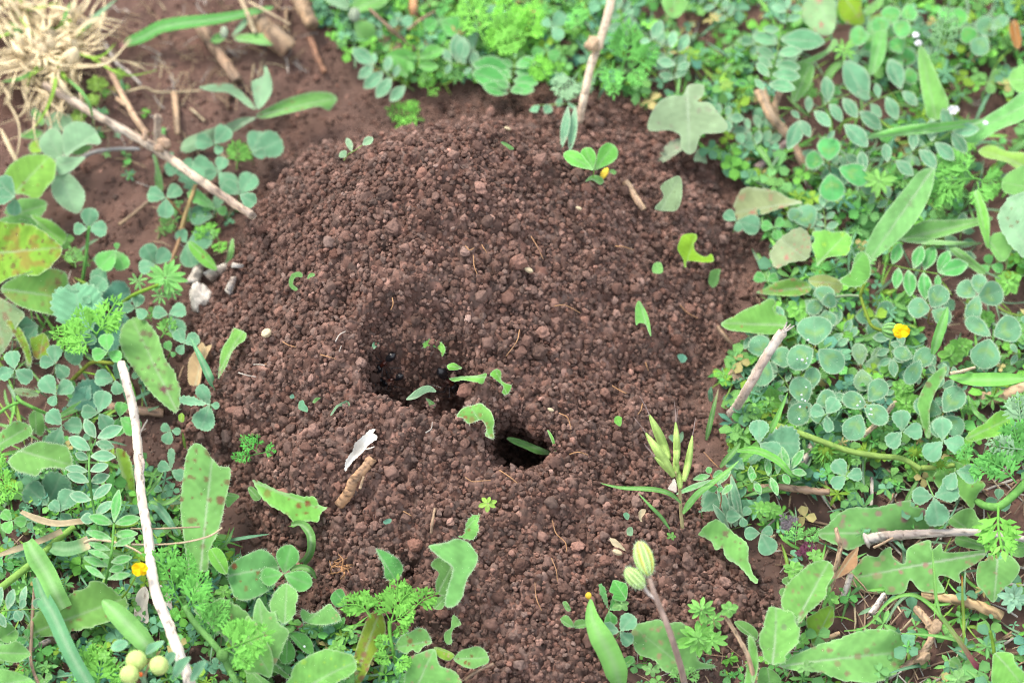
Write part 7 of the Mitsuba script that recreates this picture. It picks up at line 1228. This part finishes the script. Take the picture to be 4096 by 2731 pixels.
grass_blade('grass_leaf', 'narrow upright blade end hanging at the mound edge beside the wide grass blade', 'C2', [(1450, 150), (1500, 90), (1560, 20), (1590, -20)], 40, (10, 14, 16, 16), col=GREEN * .9)
grass_blade('grass_leaf', 'dull green blade at the mound edge under the frayed stick', 'B2', [(1360, 1425), (1385, 1320), (1410, 1210), (1445, 1068)], 34, (5, 12, 16, 18), col=GREEN * .8, tip_col=STRAW * .6)
grass_blade('grass_leaf', 'short teal blades at the mound edge behind the dull green blade', 'B2', [(1395, 1170), (1388, 1110), (1395, 1062)], 34, (5, 10, 12), col=BLUE)
grass_blade('grass_leaf', 'broad green blade in from the edge across the clover patch', 'B3', [(1840, 1010), (1650, 1020), (1450, 1020), (1305, 1000)], 92, (26, 26, 24, 20), col=GREEN * [1.0, 1.15, .85], profile='lance')
grass_blade('grass_leaf', 'upright green blade between the clovers under the yellow flower', 'B3', [(1205, 860), (1240, 740), (1280, 620), (1305, 535)], 66, (16, 22, 26, 26), col=GREEN * [1, 1.15, 1])
lone_leaf('narrow_leaf', 'tall green strap leaf with brown specks in the clover patch', 'B3', [(1275, 925), (1290, 960), (1250, 1050), (1215, 1130), (1190, 1230), (1195, 1390), (1160, 1390), (1120, 1240), (1105, 1170), (1150, 1060), (1210, 980)], (1170, 1400), (1280, 930), h=20, col=GREEN * [1, 1.1, .95], spots=7, spot_col=TAN * .5)
lone_leaf('torn_leaf', 'bright lime rounded leaf with a ragged lower half near the edge', 'B3', [(1420, 1410), (1470, 1355), (1550, 1305), (1600, 1255), (1660, 1222), (1720, 1240), (1738, 1300), (1700, 1370), (1620, 1400), (1540, 1412), (1470, 1430)], (1420, 1420), (1735, 1260), h=20, col=GREEN * [1.1, 1.2, .7], spots=9, spot_col=LIME * 1.1, jag=.8, hairs=30)
stick('straw', 'long straw slanting under the dewy clover', 'B3', [(745, 1390), (830, 1315), (900, 1240), (960, 1170)], 36, (12, 14, 14, 10), cat='straw', col=STRAW)
stick('straw', 'short golden straw above the broad green blade', 'B3', [(1320, 980), (1400, 965), (1485, 940)], 22, (24, 26, 26), cat='straw', col=STRAW)
stick('dead_stalk', 'pale brown rotten stalk in the litter at the edge below the broad blade', 'B3', [(1500, 1150), (1650, 1130), (1840, 1060)], 90, (4, 8, 8), col=TAN * 1.15)

# ------------------------------------------------------------------ hairy flower buds on a purple stalk
k = thing('flower_buds', 'two hairy striped green buds on a purplish stalk at the bottom', 'flower bud')
stem(k, 'C2', [(1225, 1600), (1190, 1450), (1140, 1290), (1090, 1150), (1030, 1010), (1000, 920), (978, 850)], 44, (14, 28, 40, 46, 50, 52, 53), np.array([.27, .2, .17]), taper=.7, matter='dry_matter')
stem(k, 'C2', [(1025, 1010), (985, 980), (945, 930)], 30, (50, 51, 52), np.array([.36, .32, .3]), matter='dry_matter')
for a, b, w, h in (((985, 860), (915, 635), 122, 54), ((950, 940), (830, 815), 104, 53)):
    pa, pb = lift(at('C2', [a, b]), h * MM); ax = pb - pa
    v, f, ang, vz = ellipsoid((pa + pb) / 2, ax, np.linalg.norm(ax) / 2, w / ZOOM / 2 * px_size(pa), 10, 4, .07)
    c = np.array([.22, .34, .12])[None] * (1 + .9 * np.clip(np.cos(ang * 10), 0, 1)[:, None]) + np.array([.1, .0, -.05])[None] * (np.cos(ang * 5 + 1) > .5)[:, None] * (h == 54)
    i = rng.integers(0, len(v), 150); nn = unit(v[i] - (pa + pb) / 2); w_ = unit(np.cross(nn, CAM)) * px_size(pa) * .8
    e = v[i] + unit(nn + rng.normal(0, .3, nn.shape)) * rng.uniform(8, 18, (150, 1)) * px_size(pa)
    n0 = len(v); j = np.arange(150)
    part(k, 'bud', (np.vstack([v, v[i] - w_, v[i] + w_, e]), np.vstack([f, np.stack([n0 + j, n0 + 150 + j, n0 + 300 + j], 1)])), 'dry_matter', np.vstack([c, np.tile(PALE, (450, 1))]))
# onion-like shoot and thin blades in the near litter
k = thing('onion_shoot', 'bent onion-like shoot with a crimson base in the litter', 'shoot')
grass(k, 'C3', [(1560, 1550), (1480, 1440), (1400, 1320), (1260, 1130), (1160, 1030), (1060, 985), (950, 1010), (870, 1080), (800, 1170), (720, 1215), (615, 1225)], 38, (4, 12, 18, 26, 30, 32, 30, 26, 20, 16, 10), GREEN * [1.05, 1.1, .8], name='leaf', base_col=np.array([.3, .06, .12]), fold=.6, profile='hair')
grass(k, 'C3', [(1265, 1140), (1230, 1020), (1215, 850), (1200, 660)], 22, (26, 32, 38, 42), GREEN * [1.05, 1.1, .85], name='leaf')
grass(k, 'C3', [(1410, 1320), (1410, 1150), (1402, 1000), (1400, 850)], 20, (18, 28, 36, 42), LIME * [.9, .8, .8], name='leaf', tip_col=np.array([.5, .2, .05]))
grass(k, 'C3', [(1390, 1290), (1250, 1260), (1100, 1245), (990, 1240)], 26, (18, 18, 16, 14), GREEN * [1, 1.05, .9], name='leaf', profile='hair')
grass_blade('grass_leaf', 'small pointed teal blade in the litter beside the bent shoot', 'C3', [(820, 1070), (760, 1095), (710, 1122)], 26, (8, 10, 8), col=MINT * .9)

# ------------------------------------------------------------------ ants in the large burrow
def ant(label, crop, head, gaster, h, up=1.0):
    """head and gaster: photo points; one continuous body with six legs and two feelers"""
    k = thing('ant', label, 'ant')
    a, b = floor_lift(at(crop, [head, gaster]), .0022)
    f_ = unit(a - b); L = np.linalg.norm(a - b) * 1.0; upv = unit(np.array([0, -.2, 1.0]) * .5 + CAM * .5); s_ = unit(np.cross(upv, f_)); upv = np.cross(f_, s_)
    P = lambda x, y, z: b + (f_ * x + s_ * y + upv * z) * L
    def ball(c, r):
        m = manifold3d.Manifold.sphere(r * L, 18); return m.translate(list(c))
    def chain(*pr): return [manifold3d.Manifold.batch_hull([ball(P(*p0[:3]), p0[3]), ball(P(*p1[:3]), p1[3])]) for p0, p1 in zip(pr[:-1], pr[1:])]
    M = chain((-.28, 0, 0, .06), (-.10, 0, .02, .20), (.10, 0, .02, .185), (.22, 0, 0, .07)) + chain((.22, 0, 0, .045), (.30, 0, .03, .05), (.38, 0, .03, .07), (.50, 0, .06, .11), (.66, 0, .08, .10), (.76, 0, .05, .05)) + chain((.78, 0, .05, .05), (.88, .05, .05, .12), (1.06, .06, .02, .11)) + chain((.88, .05, .05, .1), (.88, -.05, .05, .12), (1.06, -.06, .02, .11)) + chain((1.08, .06, 0, .05), (1.17, .01, -.03, .02)) + chain((1.08, -.06, 0, .05), (1.17, -.01, -.03, .02))
    for e in (-1, 1):
        for x0, x1, x2, y1, y2 in ((.64, .86, 1.0, .42, .62), (.55, .50, .48, .45, .78), (.46, .20, -.05, .45, .72)):
            M += chain((x0, .06 * e, .02, .026), (x1, y1 * e, .30, .018), ((x1 + x2) / 2, (y1 + y2) / 2 * e, -.02, .012), (x2, y2 * e, -.14, .009))
        M += chain((1.06, .08 * e, .06, .016), (1.18, .24 * e, .16, .014), (1.42, .20 * e, .04, .011))
    m = manifold3d.Manifold.batch_boolean(M, manifold3d.OpType.Add).to_mesh()
    v, f = m.vert_properties[:, :3].astype(float), m.tri_verts
    x = (v - b) @ f_ / L; y = np.abs((v - b) @ s_ / L)
    red = sstep(.30, .38, x) * (1 - sstep(.70, .80, x)) * (1 - sstep(.07, .12, y))
    c = np.array([.012, .012, .015]) * (1 - red[:, None]) + np.array([.06, .014, .009]) * red[:, None]
    put(k, (v, f), 'ant_matter', c)
ant('black ant with a reddish middle at the left wall of the large burrow, uppermost', 'B1', (848, 952), (930, 872), -5)
ant('black ant facing out of the large burrow at its near left corner', 'B1', (868, 1022), (815, 1056), -4)
ant('black ant on the floor of the large burrow in the middle', 'B1', (890, 1045), (982, 1003), -6)
ant('black ant with a red-brown middle under the leaf edge in the large burrow', 'B1', (1350, 1075), (1270, 978), -9)

# ------------------------------------------------------------------ low growth, litter and loose crumbs between the plants
REGIONS = {'right': [(2330, -80), (4200, -80), (4200, 2830), (3170, 2830), (3150, 2350), (2930, 2000), (2880, 1500), (3010, 1250), (3110, 1000), (2960, 700), (2620, 420), (2400, 330)],
           'top': [(1240, -80), (2360, -80), (2380, 330), (2050, 300), (1720, 330), (1480, 290), (1280, 120)],
           'left': [(-100, 880), (330, 960), (430, 1280), (640, 1380), (560, 1800), (700, 1960), (880, 2180), (1230, 2460), (1640, 2590), (1700, 2830), (-100, 2830)],
           'corner': [(150, 60), (1250, -60), (1250, 260), (900, 420), (500, 420), (250, 380)],
           'near': [(2450, 2660), (2900, 2560), (3200, 2500), (3200, 2830), (2400, 2830)], 'far': [(250, 420), (520, 330), (700, 520), (980, 640), (930, 1000), (760, 1150), (560, 900)]}
REGIONS |= {'beyond_right': [(4150, -400), (4650, -400), (4650, 3100), (4150, 3100)], 'beyond_top': [(1300, -420), (4150, -420), (4150, -60), (1300, -60)], 'beyond_left': [(-520, 800), (-80, 800), (-80, 3100), (-520, 3100)],
            'beyond_near': [(-80, 2800), (1700, 2800), (1700, 3120), (-80, 3120)], 'beyond_corner': [(2900, 2800), (4150, 2800), (4150, 3120), (2900, 3120)]}
LANDMARKS = {'the frayed bare stick': (3080, 1480), 'the nodding yellow flower': (3600, 1325), 'the long pale strap leaf': (3620, 850), 'the arrow-shaped pale leaf': (2750, 450), 'the slim pale stick': (2360, 220), 'the forked dry stalk': (3100, 500), 'the big dewy clover': (3260, 1380),
             'the bitten lime leaf': (2770, 990), 'the mottled pink-flecked weed': (3160, 1000), 'the mint leaf at the edge': (4040, 920), 'the crossing wide grass blades': (3760, 440), 'the broad leaf with pink flecks': (3280, 70), 'the spiny runner': (3450, 1800), 'the broad green blade at the edge': (3950, 1510),
             'the grass with spikelets': (2700, 1850), 'the grey cut stalk': (3750, 2140), 'the onion-like shoot': (3700, 2430), 'the spotted bent leaf': (590, 1450), 'the top of the white stick': (510, 1500), 'the foot of the white stick': (700, 2500), 'the brown-spotted rosette': (90, 1050), 'the cut strap leaf': (820, 2000),
             'the ladder-like pinnate sprig': (450, 2200), 'the toothed brown-tipped leaf': (290, 2420), 'the hairy light-green leaf': (160, 1830), 'the three-leaved clover': (1130, 2290), 'the withering yellow leaf': (1450, 2560), 'the round green fruits': (560, 2660), 'the bright leafy sprig': (1660, 200), 'the woolly rosette at the top': (1430, 60), 'the folded leaf in the gap': (1820, 2260), 'the small yellow flower': (560, 2270), 'the whorled weed': (660, 1110), 'the feathery clump at the top': (2050, 130)}
SAID = set()
def where_is(q):
    for name, pos in sorted(LANDMARKS.items(), key=lambda kv: np.hypot(*(np.array(kv[1]) - q))):
        d = q - np.array(pos); a = math.degrees(math.atan2(-d[1], d[0])) % 360
        said = ('' if np.hypot(*d) > 260 else 'close ') + ('right of', 'above right of', 'above', 'above left of', 'left of', 'below left of', 'below', 'below right of')[int(((a + 22.5) % 360) // 45)] + ' ' + name
        if said not in SAID: break
    SAID.add(said)
    return said
g = np.random.default_rng(21)
def scatter(region, n):
    poly = shapely.Polygon(REGIONS[region]); lo, hi = np.array(REGIONS[region]).min(0), np.array(REGIONS[region]).max(0)
    p = g.uniform(lo, hi, (n * 3, 2)); p = p[shapely.contains_xy(poly, p[:, 0], p[:, 1])][:n]
    return p
TEMPLATE = np.array([[0, 0, 0], [.35, .30, .05], [.35, 0, -.02], [.35, -.30, .05], [.72, .38, .04], [.72, 0, -.03], [.72, -.38, .04], [1.0, 0, -.05]])
TFACES = np.array([[0, 2, 1], [0, 3, 2], [1, 2, 5], [1, 5, 4], [2, 3, 6], [2, 6, 5], [4, 5, 7], [5, 6, 7]])
def basis(n, spin):
    x = unit(np.cross(n, np.stack([np.sin(spin), np.cos(spin), 0.2 + 0 * spin], -1))); return x, np.cross(n, x)
def leaf_litter(p, length, height, per, colors, slim):
    """small leaves in whorls of `per` at the photo points"""
    c = lift(p, height); n = unit(np.array([0, 0, 1.0]) + .35 * CAM + g.normal(0, .3, (len(p), 3)))
    spin = g.uniform(0, 6.28, len(p)); x, y = basis(n, spin)
    V, C = [], []
    for i in range(per):
        a = i / per * 6.283 + g.normal(0, .18, len(p)); d = x * np.cos(a)[:, None] + y * np.sin(a)[:, None] + n * g.normal(-.05, .22, (len(p), 1)); s = np.cross(n, d); L = (length * g.uniform(.75, 1.1, len(p)))[:, None, None]
        v = c[:, None] + L * (TEMPLATE[None, :, :1] * d[:, None] + TEMPLATE[None, :, 1:2] * slim * s[:, None] + TEMPLATE[None, :, 2:] * 1.6 * n[:, None])
        V.append(v); C.append(np.repeat(colors[:, None], 8, 1) * g.uniform(.85, 1.15, (len(p), 1, 1)) * np.array([1, .95, 1.15, .95, .98, 1.12, .98, 1.1])[None, :, None])
    V, C = np.stack(V, 1).reshape(-1, 3), np.stack(C, 1).reshape(-1, 3)
    F = (TFACES[None] + (np.arange(len(p) * per) * 8)[:, None, None]).reshape(-1, 3)
    return V, F, C
PAL = np.stack([BLUE * .95, GREEN * [.9, .95, 1.1], GREEN * .95, GREEN * [.75, 1, .9], BRIGHT * .9, TEAL * 1.2, LIME * .8, STRAW * [.7, .75, .5]])
V, F, C, at_ = [], [], [], 0
for region, n, size, hmax, share in (('right', 3000, (24, 66), .012, (.24, .18, .2, .12, .12, .04, .06, .04)), ('top', 800, (20, 50), .011, (.15, .1, .23, .15, .27, .03, .04, .03)), ('left', 2300, (20, 52), .010, (.28, .15, .15, .12, .13, .08, .06, .03)), *((r_, n_, (26, 66), .012, (.24, .18, .2, .12, .12, .04, .06, .04)) for r_, n_ in (('beyond_right', 650), ('beyond_top', 450), ('beyond_left', 480), ('beyond_near', 260), ('beyond_corner', 160))), ('near', 70, (18, 40), .004, (.1, .1, .3, .2, .15, .05, .05, .05)), ('far', 40, (18, 36), .004, (.3, .2, .2, .1, .1, .05, .02, .03))):
    p = scatter(region, n)
    thin = meshkit.fbm(np.stack([p[:, 0] / 420, p[:, 1] / 420, 0 * p[:, 0]], -1), 2, 31)
    p = p[(thin > .40) | ((region != 'right') & (thin > .36))]
    if region == 'right': p = p[(p[:, 1] < 1950) | (g.random(len(p)) < .25)]
    for per, slim, part_ in ((3, 1.15, .55), (4, .5, .2), (6, .4, .25)):
        q = p[g.random(len(p)) < part_]
        m = leaf_litter(q, g.uniform(*size, len(q)) * SPAN / 4096, g.uniform(.001, hmax, len(q)), per, PAL[g.choice(8, len(q), p=share)] * np.exp(g.normal(0, .12, (len(q), 1))), slim)
        V.append(m[0]); F.append(m[1] + at_); C.append(m[2]); at_ += len(m[0])
# thin blades and stalks in the tangle
for region, n in (('right', 700), ('left', 320), ('top', 110)):
    for q in scatter(region, n):
        if region == 'right' and q[1] > 1950 and g.random() < .6: continue
        L = g.uniform(70, 260); a = g.uniform(0, 6.28); d = np.array([math.cos(a), math.sin(a)]) * L / 2
        v, f, u, m_ = ribbon_mesh('A0', [q - d, q + g.normal(0, L * .12, 2), q + d], g.uniform(8, 26), (1, g.uniform(4, 13), g.uniform(2, 9)), 'lance', n=4, px=True)
        V.append(v); F.append(f + at_); at_ += len(v); C.append(ribbon_color((GREEN, BRIGHT, LIME * .85, MINT * .8, BLUE)[g.integers(5)] * g.uniform(.75, 1.1), u, m_))
put('ground_cover', (np.vstack(V), np.vstack(F)), 'leaf_matter', np.vstack(C))
labels['ground_cover'] = {'kind': 'stuff', 'label': 'tangle of tiny leaves and seedlings filling the ground between the weeds'}

V, F, C, at_ = [], [], [], 0
for region, n in (('right', 1400), ('left', 260), ('top', 90), ('near', 60), ('far', 60), ('corner', 230)):
    for q in scatter(region, n):
        low = region == 'right' and q[1] > 1850
        if not low and region == 'right' and g.random() < .60: continue
        L = g.uniform(35, 170 if low else 110); a = g.uniform(0, 6.28); d = np.array([math.cos(a), math.sin(a)]) * L / 2
        p3 = lift(np.array([q - d, q + g.normal(0, 5, 2), q + d]), g.uniform(.0005, .004, 3)); w = g.uniform(2.5, 11 if low else 7) * SPAN / 4096 / 2
        v, f = tube_mesh(p3, [w, w, w * .6], 5)
        V.append(v); F.append(f + at_); at_ += len(v); C.append(np.tile((TAN, STRAW, BARK * 1.3, BONE * .8, TAN * .7)[g.integers(5)] * g.uniform(.6, 1.05), (len(v), 1)))
put('straw_litter', (np.vstack(V), np.vstack(F)), 'dry_matter', np.vstack(C))
labels['straw_litter'] = {'kind': 'stuff', 'label': 'bits of straw and dry stem littering the soil'}

# loose crumbs and clods round the mound and on the bare soil
gl = np.random.default_rng(77)
dist_out = ndimage.distance_transform_edt(~MASK) * GS
xy = gl.uniform([-.31, -.25], [.31, .31], (92000, 2))
do = look_up(dist_out, xy[:, 0], xy[:, 1]); pn = meshkit.fbm(np.stack([xy[:, 0] * 22, xy[:, 1] * 22, 0 * do], -1), 3, 3)
xy = xy[(do > .0005) & (gl.random(len(xy)) < 1.0 * np.exp(-do / .014) + .36 * sstep(.40, .60, pn) + .25 * ((xy[:, 0] < -.05) & (xy[:, 1] > .06)))]
r = np.exp(gl.normal(-.35, .48, len(xy))).clip(.3, 2.3) * .001
c = np.stack([xy[:, 0], xy[:, 1], look_up(GROUND, xy[:, 0], xy[:, 1]) + r * gl.uniform(-.1, .6, len(r))], -1)
for b in BURIED:                                          # crumbs lapping over the buried edges of the leaves in the mound
    gap = b[:, 2] - look_up(MOUND0, b[:, 0], b[:, 1])
    e = b[(gap < .0018) & (gap > -.004)]
    if len(e):
        e = e[gl.integers(0, len(e), min(14, len(e)))] + gl.normal(0, .0008, (min(14, len(e)), 3)); e[:, 2] = np.maximum(e[:, 2], look_up(MOUND0, e[:, 0], e[:, 1])) + .0006
        c = np.vstack([c, e]); r = np.r_[r, gl.uniform(.0006, .0014, len(e))]
bigm = r > .0009
v1, f1, c1 = heap(c[bigm], r[bigm], SMALL_CLUMPS + CLUMPS[:4], gl); v2, f2, c2 = heap(c[~bigm], r[~bigm], SHAPES_0, gl)
put('loose_soil', (np.vstack([v1, v2]), np.vstack([f1, f2 + len(v1)])), 'soil_matter', np.vstack([c1, c2]), smooth=False)
labels['loose_soil'] = {'kind': 'stuff', 'label': 'loose crumbs of soil strewn round the mound and over the bare ground'}
print('loose', len(c), len(f1) + len(f2), 'total tris', sum(len(meshkit.WRITTEN[d['filename']][1]) for d in scene.values() if d.get('type') == 'ply'))

# more sprigs low in the tangle, each a plant of its own
taken = [np.array(CROPS['A0']) * 0.0]
def spaced(region, n, gap):
    got = []
    for q in scatter(region, n * 12):
        if all(np.hypot(*(q - o)) > gap for o in got): got.append(q)
        if len(got) >= n: break
    return got
for region, n, gap, size, where in (('right', 40, 200, (38, 62), 'trefoil sprig low in the tangle right of the mound'), ('left', 34, 140, (34, 52), 'trefoil sprig low in the weeds by the white stick'), ('top', 16, 120, (30, 46), 'trefoil sprig low in the weeds above the mound')):
    for q in spaced(region, n, gap):
        if region == 'right' and q[1] > 1950 and g.random() < .6: continue
        a0 = g.uniform(0, 6.28); s = g.uniform(*size) * ZOOM; c = (q - np.array(CROPS['A0'])) * ZOOM
        lob = [tuple(c + np.array([math.cos(a0 + i * 2.094 + g.normal(0, .15)), .85 * math.sin(a0 + i * 2.094)]) * s * .5) for i in range(3)]
        trefoil('A0', c, lob, 'low trefoil sprig ' + where_is(q), h=g.uniform(6, 11), col=(BLUE, BLUE * .85, GREEN * [.75, 1.05, 1], GREEN)[g.integers(4)] * g.uniform(.9, 1.1), group=where.replace('sprig', 'sprigs'), name='trefoil_sprig', teeth=bool(g.random() < .6))
for i, q in enumerate(spaced('right', 34, 230)):
    if q[1] > 1700: continue
    a0 = g.uniform(0, 6.28); L = g.uniform(280, 420); c = (q - np.array(CROPS['A0'])) * ZOOM; d = np.array([math.cos(a0), .8 * math.sin(a0)]) * L
    vetch('A0', [c - d / 2, c + g.normal(0, 25, 2), c + d / 2], None, 'low pinnate sprig half hidden ' + where_is(q), auto=(4, g.uniform(95, 140)), h=g.uniform(9, 15), col=BLUE * g.uniform(.8, 1.1), group='low pinnate sprigs in the tangle beyond the mound')
for i, q in enumerate(spaced('right', 14, 380) + spaced('left', 7, 300)):
    a0 = g.uniform(0, 6.28); L = g.uniform(300, 620); c = (q - np.array(CROPS['A0'])) * ZOOM; d = np.array([math.cos(a0), .8 * math.sin(a0)]) * L
    grass_blade('grass_leaf', 'narrow low grass blade ' + where_is(q), 'A0', [c - d / 2, c + g.normal(0, 40, 2), c + d / 2], g.uniform(22, 60), (4, 12, 10), col=GREEN * g.uniform(.8, 1.15), group='narrow grass blades low in the tangle')
